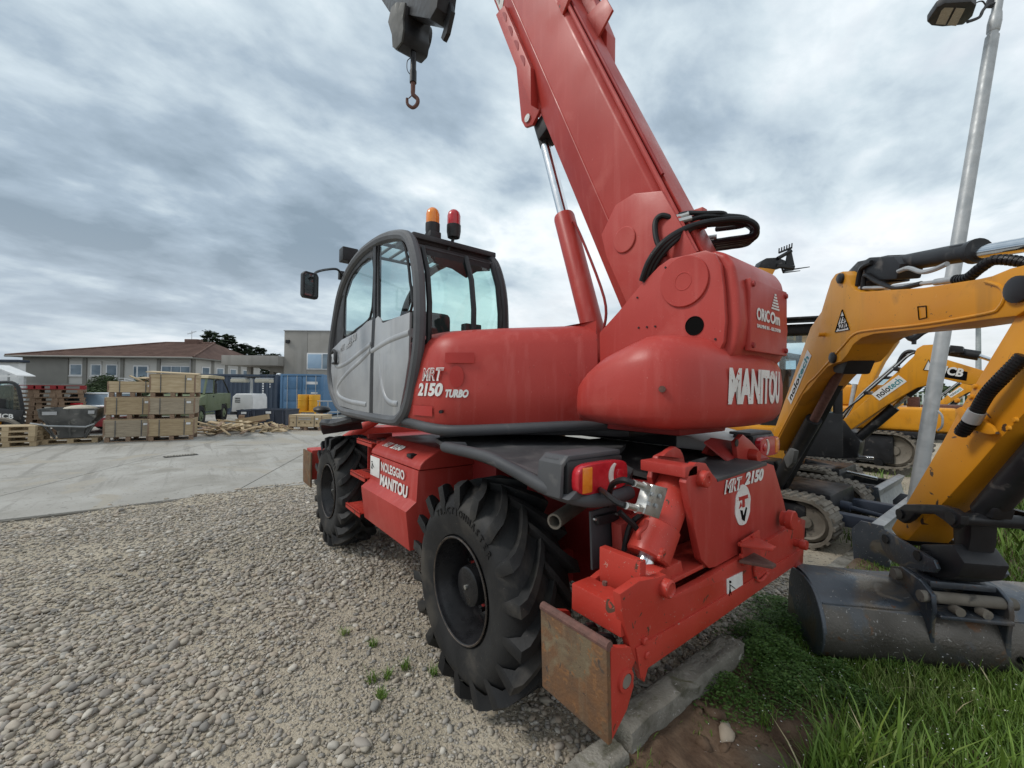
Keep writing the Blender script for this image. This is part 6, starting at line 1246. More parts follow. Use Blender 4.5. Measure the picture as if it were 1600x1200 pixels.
for k in range(4): pallet('woodpale' if k > 1 else 'wood', (s3.x+random.uniform(-.03, .03), s3.y+random.uniform(-.03, .03), ZC+k*.147), -1.75+random.uniform(-.04, .04), 'light wooden pallet in the low front stack at the left edge', 'pallets in the low front stack')
s4 = gp(118, 12.9); pallet('wood', (s4.x, s4.y, ZC), -1.62, 'single pallet under the grey concrete hopper', None)
# ---- concrete hopper
hp_z = ZC+.146; HS = .78
hp = thing('concrete_hopper', 'dark grey conical concrete skip with steel frame standing on a pallet', 'hopper', (s4.x, s4.y, hp_z), -1.65)
def rect(a, c, z): return [(-a, -c, z), (a, -c, z), (a, c, z), (-a, c, z)]
MB().loft([rect(.28, .30, .02), rect(.30, .33, .25), rect(.60, .60, .66), rect(.63, .64, .92), rect(.60, .61, .92), rect(.56, .56, .70), rect(.28, .3, .27)], True).build('hopper_shell', 'skip', hp)
for x_ in (-.32, .0, .32): MB().bar((x_*1.9, -.655, .9), (x_, -.36, .05), .04, .03).build('rib', 'skip', hp)
MB().tube([(-.78, -.55, .50), (-.4, -.62, .42), (.38, -.58, .36), (.55, -.5, .44)], .025, 6).build('handle_bar', 'galv', hp)
for x_ in (-.58, .58): MB().bar((x_, -.5, .5), (x_*.55, -.34, -.0), .04, .04).build('leg', 'skip', hp)
MB().ball((.12, .05, .86), .42, 2, (1.0, .9, .36)).build('hardened_cement', 'cement', hp)
MB().box(-.52, -.22, -.668, -.655, .74, .84).build('worn_label', 'lettergrey', hp); MB().box(.44, .58, -.668, -.655, .76, .86).build('worn_label', 'lettergrey', hp)
# ---- plywood crates in two stacks
def crate(loc, rz, w, d, h, label, mat='wood', lid=True, feet=True, name='wooden_crate'):
    t = thing(name, label, 'crate', loc, rz, 'plywood crates stacked on the yard'); z0 = .14 if feet else .0
    pc('front_panel', t, mat, -w/2, w/2, -d/2, -d/2+.02, z0+.02, z0+h); pc('back_panel', t, mat, -w/2, w/2, d/2-.02, d/2, z0+.02, z0+h)
    for s_ in (-1, 1): pc('side_panel', t, mat, s_*w/2-s_*.021, s_*w/2-s_*.001, -d/2+.021, d/2-.021, z0+.02, z0+h)
    pc('floor_board', t, 'wooddark', -w/2+.02, w/2-.02, -d/2+.021, d/2-.021, z0, z0+.03)
    for s_ in (-1, 1): pc('corner_post', t, 'wooddark', s_*(w/2+.012)-.02, s_*(w/2+.012)+.02, -d/2-.014, -d/2+.04, z0+.02, z0+h-.01)
    pc('top_batten', t, mat, -w/2, w/2, -d/2-.018, -d/2-.001, z0+h-.09, z0+h-.005); pc('bottom_batten', t, mat, -w/2, w/2, -d/2-.018, -d/2-.001, z0+.02, z0+.08)
    for s_ in (-1, 1): pc('side_batten', t, mat, s_*w/2, s_*(w/2+.018), -d/2+.05, d/2-.05, z0+h-.09, z0+h-.005)
    for x in (-w*.27, w*.29): pc('strap', t, 'skip', x-.012, x+.012, -d/2-.0225, -d/2-.0185, z0+.01, z0+h+.0)
    pc('shipping_label', t, 'paintwhite', w*.33, w*.33+.12, -d/2-.0225, -d/2-.0185, z0+h-.17, z0+h-.10)
    if lid: pc('lid', t, 'woodpale', -w/2-.02, w/2+.02, -d/2-.02, d/2+.02, z0+h, z0+h+.02)
    if feet:
        for x in (-w/2, -.06, w/2-.12):
            for y in (-d/2, d/2-.12): pc('foot_block', t, 'wooddark', x+.002, x+.118, y+.002, y+.118, .02, z0-.001)
        for y in (-d/2, d/2-.12): pc('runner', t, 'wooddark', -w/2, w/2, y, y+.12, 0, .019)
    return t
ca = gp(209, 13.55); cb = gp(274, 14.0); cr = -1.72
lv = ['bottom', 'middle', 'top']
z = ZC
for k, h in enumerate((.54, .54, .36)):
    crate((ca.x+.02*k, ca.y-.03*k+.02*(k==1), z), cr+.02*k, 1.12, .95, h, ('lowest', 'middle', 'shallow open topmost')[k]+' plywood crate of the left stack'+(' with broken boards on it' if k == 2 else ' beside the grey hopper'), ('woodgrey', 'wood', 'woodpale')[k], lid=k < 2); z += h+.165
zt = z; z = ZC
for k, h in enumerate((.54, .54, .60)):
    crate((cb.x+.02*k, cb.y-.02*k, z), cr+.03-.03*k, 1.14, 1.05, h, ('lowest', 'middle', 'tall topmost')[k]+' plywood crate of the right stack beside the army truck', ('wood', 'woodgrey', 'woodpale')[k]); z += h+.165
ob = inst('plywood_sheet', BX['woodpale'], None, (cb.x+.05, cb.y+.02, z+.05), (.05, .04, cr+.06), (1.32, 1.15, .03)); tag(ob, 'loose pale plywood sheet lying on the tallest right crate stack', 'plywood')
for k, (dx, dz, a, c, ln, w_) in enumerate(((.1, .05, -.35, .3, .95, .12), (.38, .20, -.1, 1.2, .42, .30), (-.2, .02, .05, .1, .8, .10), (.2, .12, .5, -.2, .6, .12))):
    o = inst('broken_board', BX['woodpale' if k % 2 else 'wood'], None, (ca.x+lr.x*dx, ca.y+lr.y*dx, zt-.10+dz), (random.uniform(-.3, .3), a, cr+c), (ln, w_, .025)); tag(o, ('long splintered board leaning across', 'short upright plywood offcut on', 'flat loose board inside', 'thin angled slat on')[k]+' the shallow open crate', 'board')
# ---- heap of broken boards
for k in range(95):
    t = random.random(); u = 318+t*140; d = 15.6+t*1.9+random.gauss(0, .55); p = gp(u, d); hgt = .36*math.exp(-((t-.35)/.33)**2)+.08
    o = inst('scrap_board', BX[random.choice(('wood', 'woodpale', 'wooddark', 'wood'))], None, (p.x, p.y, ZC+.04+random.random()*hgt), (random.gauss(0, .25), random.gauss(0, .16), random.uniform(0, 3.14)), (random.uniform(.35, 1.35), random.uniform(.07, .16), random.uniform(.02, .04)))
    tag(o, 'broken board in the scattered heap of scrap wood by the army truck', 'board', 'scrap boards in the heap')
p = gp(396, 16.6); o = inst('scrap_beam', BX['wood'], None, (p.x, p.y, .52), (0, -.17, RZ0+.05), (1.25, .16, .20)); tag(o, 'thick tilted beam on top of the scrap wood heap', 'beam')
p = gp(378, 16.7); o = inst('scrap_block', BX['wooddark'], None, (p.x, p.y, .44), (0, .1, RZ0+.3), (.18, .16, .46)); tag(o, 'short upright timber block in the scrap wood heap', 'timber')
# ---- small crate near the front wheel
p = gp(487, 17.6); sc_ = crate((p.x, p.y, ZC), RZ0-.05, 1.35, .9, .48, 'small lone plywood crate with stencilled marks near the red machine', 'woodpale', True, True)
for k in range(5): x = -.5+k*.25; MB().prism([(x-.03, .3), (x+.03, .3), (x, .38)], 1, -.474, -.470).build('stencil_mark', 'ink', sc_)
for k in range(2): MB().box(-.28, .25, -.474, -.470, .44+k*.07, .47+k*.07).build('stencil_mark', 'lettergrey', sc_)
# ---- army truck (forward = local +x)
ta = math.atan2(.319, -.948); tc_ = V(20.25, 1.10, ZC); tk = thing('army_truck', 'olive green military truck with beige canvas roof behind the crates', 'truck', tc_+V(.12, .30, 0)-lr*1.05-nF*.5, ta); tk.scale = (1.08, 1.08, 1.08)
b = MB(); b.prism([(2.05, .62), (2.10, .95), (2.0, 1.12), (1.05, 1.28), (.95, 1.34), (-2.3, 1.34), (-2.35, .62), (-1.85, .60), (-1.80, .85), (-1.05, .85), (-1.0, .60), (.95, .60), (1.0, .88), (1.75, .88), (1.80, .62)], 1, -.95, .95, .03); b.build('body', 'army', tk)
c = MB()
for x_, x2_ in ((1.0, .72), (-.05, -.08)):
    for y in (-.88, .88): c.bar((x_, y, 1.33), (x2_, y, 2.0), .07, .06)
c.bar((.72, -.9, 2.0), (.72, .9, 2.0), .07, .07); c.bar((-.08, -.9, 2.0), (-.08, .9, 2.0), .07, .07); c.bar((.72, .88, 2.0), (-.08, .88, 2.0), .06, .06); c.bar((.72, -.88, 2.0), (-.08, -.88, 2.0), .06, .06); c.build('cab_frame', 'army', tk)
MB().prism([(.80, 1.99), (.70, 2.10), (.2, 2.14), (-1.25, 2.11), (-1.35, 2.02), (-1.30, 1.98)], 1, -.96, .96, .04, 3).build('canvas_roof', 'canvas', tk)
MB().plate([(.97, -.84, 1.38), (.97, .84, 1.38), (.74, .84, 1.95), (.74, -.84, 1.95)], .01).build('windscreen', 'pane', tk)
for s_ in (-1, 1):
    MB().plate([(.88, s_*.89, 1.38), (.02, s_*.89, 1.38), (.0, s_*.89, 1.93), (.68, s_*.89, 1.93)], .01).build('side_window', 'pane', tk)
    dr = MB().prism([(.86, .70), (.86, 1.33), (.02, 1.33), (.02, .70)], 1, s_*.952-.01, s_*.952+.01, .01).build('door', 'army', tk); MB().box(.08, .2, s_*.972-.012, s_*.972+.012, 1.2, 1.24).build('handle', 'black', dr)
    for x in (1.38, -1.43):
        wq = MB().lathe([(-.13, 0), (-.13, .25), (-.13, .40), (-.10, .44), (.10, .44), (.13, .40), (.12, .25), (.06, .22), (.06, 0)], (x, s_*.82, .44), (0, 1, 0), 28).build('wheel', 'tyre', tk)
        MB().lathe([(.0, .22), (.04, .20), (.05, .10), (.09, .09), (.09, 0)], (x, s_*.89, .44), (0, s_, 0), 20).build('rim', 'army', wq)
    MB().tube(crv([(-.2, s_*.9, 1.34), (-.25, s_*.9, 1.85), (-.7, s_*.9, 1.95), (-1.3, s_*.9, 1.95), (-2.2, s_*.9, 1.34)], 4), .03, 6).build('roll_bar', 'black', tk)
    MB().box(.0, 1.0, s_*.92-.05, s_*.92+.05, .48, .56, .01).build('side_step', 'army', tk)
MB().box(2.08, 2.28, -.95, .95, .52, .74, .02).build('bumper', 'army', tk)
for y in (-.6, .6): MB().lathe([(0, .1), (.03, .1), (.04, .08), (.04, 0)], (2.08, y, .95), (1, 0, 0), 18).build('headlamp', 'lampclear', tk)
MB().box(-1.6, -.3, -.4, .4, 1.34, 1.75, .05).box(-.9, -.5, .45, .8, 1.34, 1.8, .04).build('load', 'black', tk)
MB().box(-.25, -.21, .3, .55, 1.6, 1.68).build('reflector', 'white', tk)
# ---- white light tower trailer
p = gp(389, 22.5); lt = thing('light_tower', 'white mobile light tower with two flood lamps beside the army truck', 'light tower', p+V(0, 0, ZC), RZ0-.1)
MB().prism([(-.55, .45), (-.50, 1.25), (-.30, 1.42), (.60, 1.42), (.68, 1.20), (.70, .45)], 1, -.55, .55, .05, 3).build('canopy', 'paintwhite', lt)
MB().box(-.7, .8, -.45, .45, .32, .44, .02).build('chassis', 'black', lt); MB().cyl((.15, 0, 1.4), (.15, 0, 2.25), .07).build('mast', 'galv', lt)
for x in (-.45, .95): MB().box(x-.42, x+.42, -.28, .1, 2.02, 2.20, .03, Matrix.Translation((0, 0, 0))).build('flood_lamp', 'lens', lt); MB().box(x-.40, x+.40, -.25, .12, 2.205, 2.27, .02).build('lamp_housing', 'galv', lt)
MB().box(-.2, .6, -.06, .06, 2.24, 2.36, .02).build('lamp_bracket', 'black', lt)
for z in (.95, 1.05, 1.15): MB().box(-.35, -.05, -.556, -.550, z, z+.05).build('vent', 'black', lt)
lettering('33', .2, (.1, -.551, 1.0), (1, 0, 0), (0, 0, 1), 'lettergrey', lt, .002, 0, width=.2) if False else None
for y in (-.5, .5): MB().lathe([(-.1, 0), (-.1, .3), (.1, .3), (.1, 0)], (.1, y, .3), (0, 1, 0), 20).build('wheel', 'tyre', lt)
# ---- dark skip bins
for u0, u1, v0, d, lb in ((384, 406, 640, 19.6, 'small dark blue waste bin left of the long bin'), (407, 458, 639, 19.2, 'long dark blue waste bin in front of the containers')):
    a_, c_ = gp(u0, d), gp(u1, d); w_ = (c_-a_).length; o = thing('waste_bin', lb, 'bin', V((a_.x+c_.x)/2, (a_.y+c_.y)/2, ZC), RZ0); h_ = zv(u0, v0, d)
    MB().loft([rect(w_/2-.05, .5, .05), rect(w_/2, .6, h_-.06), rect(w_/2+.02, .62, h_-.06), rect(w_/2+.02, .62, h_-.02), rect(w_/2-.03, .57, h_-.02), rect(w_/2-.08, .47, .1)]).build('bin_body', 'binblue', o)
    MB().box(-.12, .12, -.628, -.612, h_-.2, h_-.1).build('label_plate', 'paintwhite', o)
    for x in np.linspace(-w_/2+.12, w_/2-.12, 4 if w_ > 1 else 2): MB().box(x-.03, x+.03, -.61, -.52, .06, h_-.07, .01).build('rib', 'binblue', o)
# ---- orange drums on a stand
p = gp(484, 22.5); ds = thing('drum_stand', 'orange steel stand carrying drums in front of the blue container', 'stand', p+V(0, 0, ZC), RZ0)
MB().box(-.75, .55, -.4, .4, .45, .52, .01).build('stand_top', 'drum', ds)
for x in (-.7, .5):
    for y in (-.36, .36): MB().box(x-.04, x+.04, y-.04, y+.04, 0, .45).build('stand_leg', 'drum', ds)
for x, lb in ((-.32, 'left orange steel drum on the stand by the blue container'), (.28, 'right orange steel drum on the stand by the blue container')):
    q = ds.matrix_basis @ V(x, 0, 0) if False else V(p.x+lr.x*x, p.y+lr.y*x, ZC+.52)
    o = MB().lathe([(0, 0), (0, .28), (.02, .29), (.28, .285), (.29, .297), (.31, .297), (.32, .285), (.58, .285), (.59, .297), (.61, .297), (.62, .285), (.86, .29), (.88, .28), (.88, 0)], (0, 0, 0), (0, 0, 1), 28).build('drum', 'drum'); o.location = q; tag(o, lb, 'drum', 'orange drums')
p = gp(513, 21.); rl = thing('railing', 'short galvanised railing in front of the blue container', 'railing', p+V(0, 0, ZC), RZ0)
for x in (-.5, 0, .5): MB().cyl((x, 0, 0), (x, 0, 1.1), .025, seg=8).build('post', 'galv', rl)
for z in (.55, 1.1): MB().cyl((-.55, 0, z), (.6, 0, z), .025, seg=8).build('rail', 'galv', rl)
# ---- containers
def container(o, w_, d_, mat, h=2.59):
    def corr_sheet(L_, n):
        P = []; k = 0; x = 0
        for k in range(n):
            x = L_*k/n; s_ = L_/n; P += [(x, 0), (x+s_*.35, 0), (x+s_*.5, .04), (x+s_*.85, .04)]
        return P+[(L_, 0)]
    pl = corr_sheet(w_-.3, 20); MB().sheet([[(-w_/2+.15+x, -d_/2+.03+y, .16) for x, y in pl], [(-w_/2+.15+x, -d_/2+.03+y, h-.12) for x, y in pl]]).build('corrugated_side', mat, o, 20)
    MB().box(-w_/2+.05, w_/2-.05, -d_/2+.08, d_/2-.02, .14, h-.02).build('shell', mat, o)
    for x in (-w_/2, w_/2-.15):
        for y in (-d_/2, d_/2-.15): MB().box(x, x+.15, y, y+.15, 0, h, .01).build('corner_post', mat, o)
    MB().box(-w_/2+.15, w_/2-.15, -d_/2, -d_/2+.08, 0, .16, .01).build('bottom_rail', mat, o); MB().box(-w_/2+.15, w_/2-.15, -d_/2, -d_/2+.06, h-.12, h, .01).build('top_rail', mat, o)
c_ = gp(379, 27.6); o = thing('shipping_container', 'dark navy shipping container seen along its ribbed long side', 'container', c_+V(0, 0, ZC), RZ0, 'shipping containers'); container(o, 6.06, 2.44, 'contdark')
for k in range(9): MB().box(2.05, 2.16, -1.225, -1.219, .75+k*.15, .84+k*.15).build('stencil_mark', 'paintwhite', o)
for k in range(3): MB().box(2.52, 2.58, -1.225, -1.219, 1.75+k*.16, 1.86+k*.16).build('stencil_mark', 'paintwhite', o)
c_ = gp(485, 25.9); o = thing('shipping_container', 'blue shipping container with its double end doors facing the yard', 'container', c_+V(0, 0, ZC)+nF*2.0, RZ0, 'shipping containers'); W_, D_ = 2.6, 6.06
MB().box(-W_/2, W_/2, -D_/2+.1, D_/2, .1, 2.57, .02).build('shell', 'contblue', o)
for x in (-W_/2, W_/2-.14): MB().box(x, x+.14, -D_/2-.02, -D_/2+.12, 0, 2.59, .01).build('corner_post', 'contblue', o)
for z0, z1 in ((0, .16), (2.47, 2.59)): MB().box(-W_/2+.14, W_/2-.14, -D_/2-.02, -D_/2+.10, z0, z1, .01).build('end_rail', 'contblue', o)
for s_ in (-1, 1):
    d_ = MB().box(min(s_*.02, s_*1.15), max(s_*.02, s_*1.15), -D_/2, -D_/2+.06, .18, 2.45, .008).build('door', 'contblue', o)
    for z in (.25, .98, 1.71): MB().box(min(s_*.12, s_*1.05), max(s_*.12, s_*1.05), -D_/2-.018, -D_/2, z, z+.66, .01).build('door_panel', 'contblue', d_)
    for x in (.28, .85): MB().cyl((s_*x, -D_/2-.05, .15), (s_*x, -D_/2-.05, 2.5), .02, seg=8).build('lock_rod', 'galv', d_)
MB().box(.25, .95, -D_/2-.024, -D_/2-.019, 1.98, 2.14).build('name_plate', 'paintwhite', o); MB().box(.55, .95, -D_/2-.024, -D_/2-.019, 1.42, 1.50).build('stencil_mark', 'paintwhite', o)
# ---- white and red pickup car between hopper and crates
p = gp(160, 16.0); cr_ = thing('car', 'white and dark red car standing between the hopper and the crates', 'car', p+V(0, 0, ZC), RZ0+.15)
MB().prism([(-.84, .55), (-.86, .80), (-.84, 1.05), (.84, 1.05), (.86, .80), (.84, .55)], 1, -1.0, 1.6, .06, 3).build('upper_body', 'carwhite', cr_); MB().box(-.85, .85, -1.02, 1.6, .26, .60, .05).build('lower_body', 'carred', cr_)
MB().loft([[(-.74, -.75, 1.04), (.74, -.75, 1.04), (.74, 1.2, 1.04), (-.74, 1.2, 1.04)], [(-.60, -.5, 1.45), (.60, -.5, 1.45), (.60, .9, 1.45), (-.60, .9, 1.45)]]).build('glasshouse', 'pane', cr_)
MB().box(-.61, .61, -.52, .92, 1.44, 1.49, .02).build('roof', 'carwhite', cr_)
for s_ in (-1, 1):
    MB().bar((s_*.74, -.76, 1.05), (s_*.6, -.5, 1.45), .06, .06).build('pillar', 'carwhite', cr_)
    MB().box(s_*.76-.08, s_*.76+.08, -1.025, -.99, .80, 1.0, .01).build('tail_lamp', 'lampred', cr_)
    for y in (-.55, 1.1): MB().lathe([(-.1, 0), (-.1, .3), (.1, .3), (.1, 0)], (s_*.74, y, .3), (1, 0, 0), 20).build('wheel', 'tyre', cr_)
MB().box(-.25, .1, -1.05, -.95, 1.05, 1.13, .02).build('beacon', 'lampred', cr_)
# ---- small digger at the left edge
p = gp(8, 13.2); jd_ = thing('mini_digger', 'black and yellow mini digger cut off by the left edge of the picture', 'digger', p+V(0, 0, ZC), RZ0)
def z1(v): return zv(10, v, 13.2)-ZC
x38 = (38-8)/FPX*13.2; fr = [(-.75, z1(650)), (-.75, z1(600)), (.1, z1(597)), (.36, z1(602)), (.46, z1(612)), (x38, z1(648))]
MB().tube(crv([(a, 0, c) for a, c in fr[1:]], 4), .05, 8).build('cab_frame', 'excblack', jd_)
MB().plate([(a*.97, .02, c) for a, c in fr], .01, (0, 1, 0)).build('cab_glass', 'cabglass', jd_)
MB().box(-.75, .1, .10, .16, .9, z1(600)-.04, .02).build('cab_back', 'excblack', jd_)
MB().prism([(-.15, z1(655)), (-.1, z1(638)), (.68, z1(641)), (.60, z1(656))], 1, -.06, -.02, .005).build('door_panel', 'excblack', jd_)
lettering('JCB', .2, (-.08, -.06, z1(653)), (1, 0, -.03), (0, 0, 1), 'white', jd_, .006, 0, width=.48, lift=.004)
MB().box(-.9, -.08, -.1, .2, z1(668), z1(652), .05).build('engine_cover', 'yellow', jd_); MB().box(-.9, .45, .0, .2, .25, .75, .05).build('undercarriage', 'excblack', jd_)
MB().tube([(.55*math.cos(k*.26), -.05, .36+.3*math.sin(k*.26)) for k in range(24)], .07, 6, True).build('track', 'muddy', jd_)
MB().box(-.35, .05, .02, .09, z1(645), z1(622), .06).build('driver_seat', 'seat', jd_)
# ---- canopy and pale shed at far left
p = gp(4, 24.); cn = thing('canopy', 'small white gabled canopy roof at the far left', 'canopy', p, RZ0)
def zc_(v): return zv(10, v, 24.)
xr_ = (46-4)/FPX*24
for s_ in (-1, 1): MB().plate([(0, -.6, zc_(572)), (s_*xr_, -.6, zc_(588)), (s_*xr_, .3, zc_(588)), (0, .3, zc_(572))], .05, (0, 0, 1)).build('roof_panel', 'paintwhite', cn)
for x in (-1.2, .35, 1.3): MB().cyl((x, 0, 0), (x, 0, zc_(585)), .05, seg=10).build('post', 'galv', cn)
MB().bar((-xr_, -.6, zc_(588)), (xr_, -.6, zc_(588)), .08, .1).build('beam', 'paintwhite', cn)
p = gp(4, 34.); shd = thing('shed', 'low pale building behind the white canopy at the left edge', 'building', p, RZ0)
MB().box(-4, 1.3, 0, .5, 0, zv(10, 566, 34), .02).build('wall', 'paintwhite', shd); MB().box(-4.2, 1.5, -.3, .6, zv(10, 566, 34)+.01, zv(10, 562, 34), .02).build('roof', 'binblue', shd)
for x in (-1.0, .4): wn = MB().box(x, x+.9, -.03, .02, .9, 1.9).build('window', 'pane', shd)
# ---- the villa (local x to the right, y away)
DH = 41.; p = gp(34, DH); hs = thing('villa', 'grey two-tone villa with brown tiled hip roof behind the yard', 'house', p, RZ0)
def hx_(u): return (u-34)/FPX*DH
def hz_(v, u=170): return CP.z+(609+(u-800)*.011-v)/FPX*DH
XR_ = hx_(300); zE = hz_(559); zS = hz_(600); DP = 11.
MB().box(0, XR_, .12, DP, 0, zE, .02).build('wall', 'houselight', hs)
def part(name, mat, u0, u1, z0, z1_, y0, y1, par=None): return MB().box(hx_(u0), hx_(u1), y0, y1, z0, z1_, .01).build(name, mat, par or hs)
part('wall_panel', 'housegrey', 34, 105, zS, zE-.01, 0, .12); part('string_course', 'housegrey', 34, 300, zS-.18, zS, -.05, .11); part('base_wall', 'housegrey', 34, 300, 0, zS-.181, .02, .119)
for u0, u1 in ((128, 134), (187, 192), (244, 249), (296, 300)): part('pilaster', 'housegrey', u0, u1, zS+.001, zE-.01, 0, .118)
def win(u0, u1, v0, v1, n=1, par=None):
    w_ = part('window', 'paintwhite', u0, u1, hz_(v1), hz_(v0), .04, .11)
    for k in range(n):
        a, c = hx_(u0)+.10, hx_(u1)-.07; s_ = (c-a)/n; MB().box(a+k*s_+.03, a+(k+1)*s_-.03, .03, .06, hz_(v1)+.09, hz_(v0)-.09).build('pane', 'pane', w_)
    part('sill', 'paintwhite', u0-1, u1+1, hz_(v1)-.10, hz_(v1)-.01, -.02, .10, w_); MB().box(hx_(u0), hx_(u1), .045, .10, hz_(v0)+.01, hz_(v0)+.30).build('shutter_box', 'houselight', w_)
win(107, 127, 569, 587); win(140, 157, 569, 587); win(164, 182, 569, 587); win(250, 297, 570, 588, 3); win(117, 127, 606, 620); win(132, 140, 608, 620)
dr = part('door', 'paintwhite', 207, 231, zS, hz_(570), .03, .11); MB().box(hx_(214)+.05, hx_(229), .01, .05, zS+.75, hz_(570)-.12).build('pane', 'pane', dr); MB().box(hx_(214)+.05, hx_(229), .01, .05, zS+.1, zS+.65).build('pane', 'pane', dr); MB().box(hx_(207)+.08, hx_(212), .01, .05, zS+.1, hz_(570)-.12).build('pane', 'pane', dr)
for d_ in (1.2, 3.3, 5.4, 7.6):
    w_ = MB().box(XR_-.06, XR_+.05, d_, d_+1.1, hz_(588), hz_(570)).build('window', 'paintwhite', hs); MB().box(XR_+.04, XR_+.07, d_+.12, d_+.98, hz_(588)+.1, hz_(570)-.1).build('pane', 'pane', w_)
for d_ in (.0, 2.6, 4.7, 6.9): MB().box(XR_, XR_+.06, d_, d_+.35, zS, zE-.01).build('pilaster', 'housegrey', hs)
ov = .95; zr = hz_(534)+.55; e0, e1, y0, y1 = -ov, XR_+ov*.6, -ov*.7, DP+ov; zf_ = zE+.12
MB().box(e0, e1, y0, y1, zE, zf_, .02).build('fascia', 'housegrey', hs)
rx0, rx1, ry = hx_(185), hx_(262)+.6, DP/2
rf = MB().loft([[(e0, y0, zf_), (e1, y0, zf_), (e1, y1, zf_), (e0, y1, zf_)], [(rx0, ry-.02, zr), (rx1, ry-.02, zr), (rx1, ry+.02, zr), (rx0, ry+.02, zr)]]).build('roof', 'rooftile', hs)
# rows of roof tiles stand proud in courses
for k in range(1, 15):
    t = k/15; a = V(e0+(rx0-e0)*t, y0+(ry-y0)*t, zf_+(zr-zf_)*t+.02); c = V(e1+(rx1-e1)*t, y0+(ry-y0)*t, zf_+(zr-zf_)*t+.02); MB().bar(a, c, .10, .05).build('tile_course', 'rooftile', rf)
MB().tube([(e1, y0, zf_+.05), (rx1, ry, zr+.05)], .09, 6).build('hip_tiles', 'rooftile', rf); MB().tube([(e0, y0, zf_+.05), (rx0, ry, zr+.05), (rx1, ry, zr+.05)], .09, 6).build('ridge_tiles', 'rooftile', rf)
MB().box(hx_(210)+.8, hx_(231)+.9, ry-.4, ry+.5, zr-.5, zr+.42, .03).build('chimney', 'rooftile', rf)
an = MB(); ax0 = hx_(218)+.8; an.cyl((ax0, ry, zr+.3), (ax0, ry, zr+1.4), .025, seg=6); an.bar((ax0-.5, ry, zr+1.0), (ax0+.5, ry, zr+1.35), .03, .03)
for k in range(4): an.bar((ax0-.3+k*.22, ry-.3, zr+1.07+k*.077), (ax0-.3+k*.22, ry+.3, zr+1.07+k*.077), .02, .02)
an.build('aerial', 'galv', rf)
MB().tube([(e0, y0, zE+.06), (e1, y0, zE+.06)], .09, 8).build('gutter', 'housegrey', hs); MB().cyl((hx_(300)-.15, -.1, .2), (hx_(300)-.15, -.1, zE), .05, seg=8).build('downpipe', 'lettergrey', hs)
# stair railing in front of the villa
DR = 38.; p = gp(205, DR); sr = thing('stair_railing', 'white curved stair railing in front of the villa door', 'railing', p, RZ0)
def rq(u, v, dy=0.): q = at(u, v, DR); return V((u-205)/FPX*DR, dy, q.z)
for dv in (0, 4, 8): MB().tube(crv([rq(198, 597+dv, 1.2), rq(182, 591+dv, .8), rq(175, 592+dv, .2), rq(180, 597+dv, -.5), rq(192, 601+dv*1.0, -.7), rq(215, 603+dv, -.6), rq(241, 606+dv, -.2)], 6), .035, 6).build('rail', 'paintwhite', sr)
for u, v, dy in ((182, 591, .8), (175, 592, .2), (192, 601, -.7), (215, 603, -.6), (238, 606, -.3)): q = rq(u, v, dy); MB().cyl((q.x, dy, .3), q, .04, seg=6).build('post', 'paintwhite', sr)
MB().box(-2.0, 2.0, -.4, 2.6, 0, 1.15, .03).build('landing', 'houselight', sr)
# ---- hedges
def bush(u, d, rx, ry_, rz_, n, label, name='hedge'):
    p = gp(u, d); t = thing(name, label, 'hedge', p)
    def fn(n):
        v = RNG.normal(0, 1, (n, 3)); v /= np.linalg.norm(v, axis=1)[:, None]; v[:, 2] = np.abs(v[:, 2]); r = RNG.uniform(.86, 1.03, n)*(1+.05*np.sin(v[:, 0]*9)*np.cos(v[:, 1]*7)); return v*r[:, None]*np.array([rx, ry_, rz_])
    v_, f_, r_ = leaf_cloud(n, fn, .17, .9); o = bpy.data.objects.new('foliage', np_mesh('foliage', v_, f_, 'hedge', r_, False)); COL.objects.link(o); o.parent = t
    MB().ball((0, 0, 0), 1., 3, (rx*.9, ry_*.9, rz_*.9)).build('inner_growth', 'hedge', t); MB().cyl((0, 0, 0), (0, 0, rz_*.6), .1).build('stem', 'bark', t)
bush(164, 37., 1.6, 1.6, 2.75, 5000, 'tall rounded green hedge left of the villa stairs'); bush(150, 30., 1.7, 1.2, 1.6, 4200, 'low wide green hedge behind the hopper and car')
bush(222, 36.5, .9, 1., 2.55, 2600, 'small rounded green bush right of the stair railing'); bush(243, 36.5, 1.2, 1.0, 2.55, 3000, 'rounded green bush under the wide villa window')
# ---- conifers behind
def conifer(u, d, vt, w_, label, n=4200):
    p = gp(u, d); H = zv(u, vt, d); t = thing('conifer_tree', label, 'tree', p, 0, 'conifers behind the villa')
    MB().tube([(0, 0, 0), (.05, 0, H*.5), (0, .05, H*.97)], .28, 8, r2=.04).build('trunk', 'bark', t); cr_ = MB(); first = None
    A = []
    for k in range(46):
        z = H*(.25+.72*(k/46)); L_ = w_*(1-(k/46)**2.2)*random.uniform(.5, 1.1)+.35; a = k*2.4+random.uniform(-.4, .4); A.append((z, L_, a))
    def fn(n):
        i = RNG.integers(0, len(A), n); A_ = np.array(A)[i]; s_ = RNG.uniform(.12, 1, n)**.7; x = A_[:, 1]*s_; P = np.c_[x*np.cos(A_[:, 2]), x*np.sin(A_[:, 2]), A_[:, 0]+.18*x-.02*x*x]
        return P+RNG.normal(0, 1, (n, 3))*np.array([.26, .26, .15])*(1.15-s_)[:, None]*1.3
    v_, f_, r_ = leaf_cloud(n, fn, .42, .5); o = bpy.data.objects.new('crown', np_mesh('crown', v_, f_, 'needle', r_, False)); COL.objects.link(o); o.parent = t
    for z, L_, a in A[::6]: MB().tube([(0, 0, z), (L_*.8*math.cos(a), L_*.8*math.sin(a), z+.12*L_)], .06, 5, r2=.015).build('limb', 'bark', t)
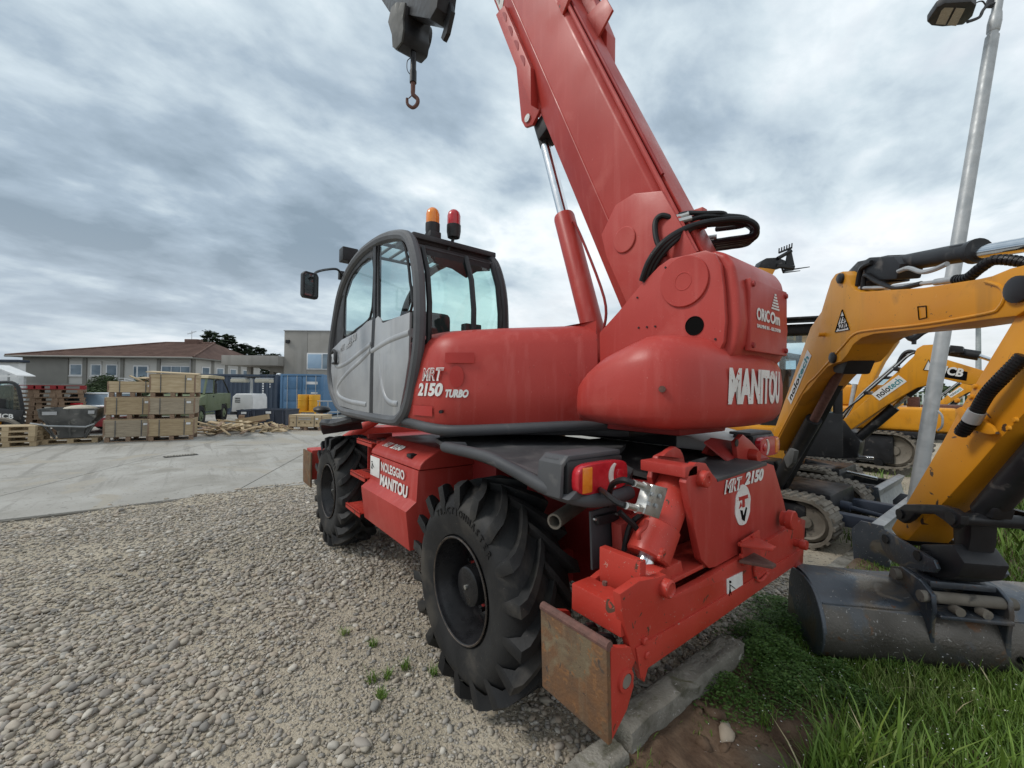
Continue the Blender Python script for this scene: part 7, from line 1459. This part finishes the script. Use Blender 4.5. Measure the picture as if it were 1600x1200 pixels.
conifer(327, 58, 515, 5.0, 'tallest dark conifer directly behind the villa roof', 9000); conifer(355, 60, 521, 4.4, 'dark conifer just right of the tallest one behind the villa', 8000); conifer(381, 62, 536, 4.2, 'shorter broad conifer above the concrete canopy', 7000); conifer(404, 66, 541, 4.4, 'small conifer nearest the grey concrete building', 6000); conifer(429, 72, 551, 5.0, 'lowest distant conifer half hidden by the concrete building', 2600); conifer(372, 50, 578, 2.6, 'low dark conifer under the concrete canopy', 2600)
# ---- grey concrete building with canopy
DB = 33.; p = gp(443, DB); gb = thing('concrete_building', 'grey concrete industrial building with a projecting canopy behind the containers', 'building', p, RZ0)
def bx_(u): return (u-443)/FPX*DB
def bz_(v, u=470): return CP.z+(609+(u-800)*.011-v)/FPX*DB
for x0, x1 in ((0, 1.85), (1.87, 4.6), (4.62, 9.0)): MB().box(x0, x1, 0, .3, 0, bz_(517), .01).build('wall_panel', 'wallconc', gb)
MB().box(.05, 9, .31, 8, 0, bz_(518)).build('wall', 'wallconc', gb); MB().box(-.05, 9.05, -.05, 8, bz_(517)+.003, bz_(515.5), .005).build('coping', 'lettergrey', gb)
w_ = MB().box(bx_(479), bx_(530), -.05, .05, bz_(577), bz_(551), .01).build('window', 'paintwhite', gb)
MB().box(bx_(480)+.05, bx_(502), -.08, -.045, bz_(576)+.05, bz_(552)-.05, .01).build('pane', 'paneblue', w_); MB().box(bx_(504), bx_(529), -.07, -.045, bz_(576)+.03, bz_(552)-.03).build('pane', 'pane', w_)
MB().box(bx_(446), bx_(452), -.12, 0, bz_(536), bz_(531), .01).build('vent_box', 'black', gb)
MB().box(bx_(356), -.02, -.8, 5, bz_(572), bz_(557), .02).build('canopy', 'wallconc', gb)
MB().prism([(bx_(385), bz_(572)), (-.02, bz_(572)), (-.02, bz_(586))], 1, .6, .9).build('canopy_beam', 'wallconc', gb)
MB().box(bx_(394), -.02, 4.2, 4.6, 0, bz_(577)).build('back_wall', 'houselight', gb)
for u in (360, 398): MB().box(bx_(u), bx_(u)+.35, 2.0, 2.35, 0, bz_(572)).build('column', 'wallconc', gb)
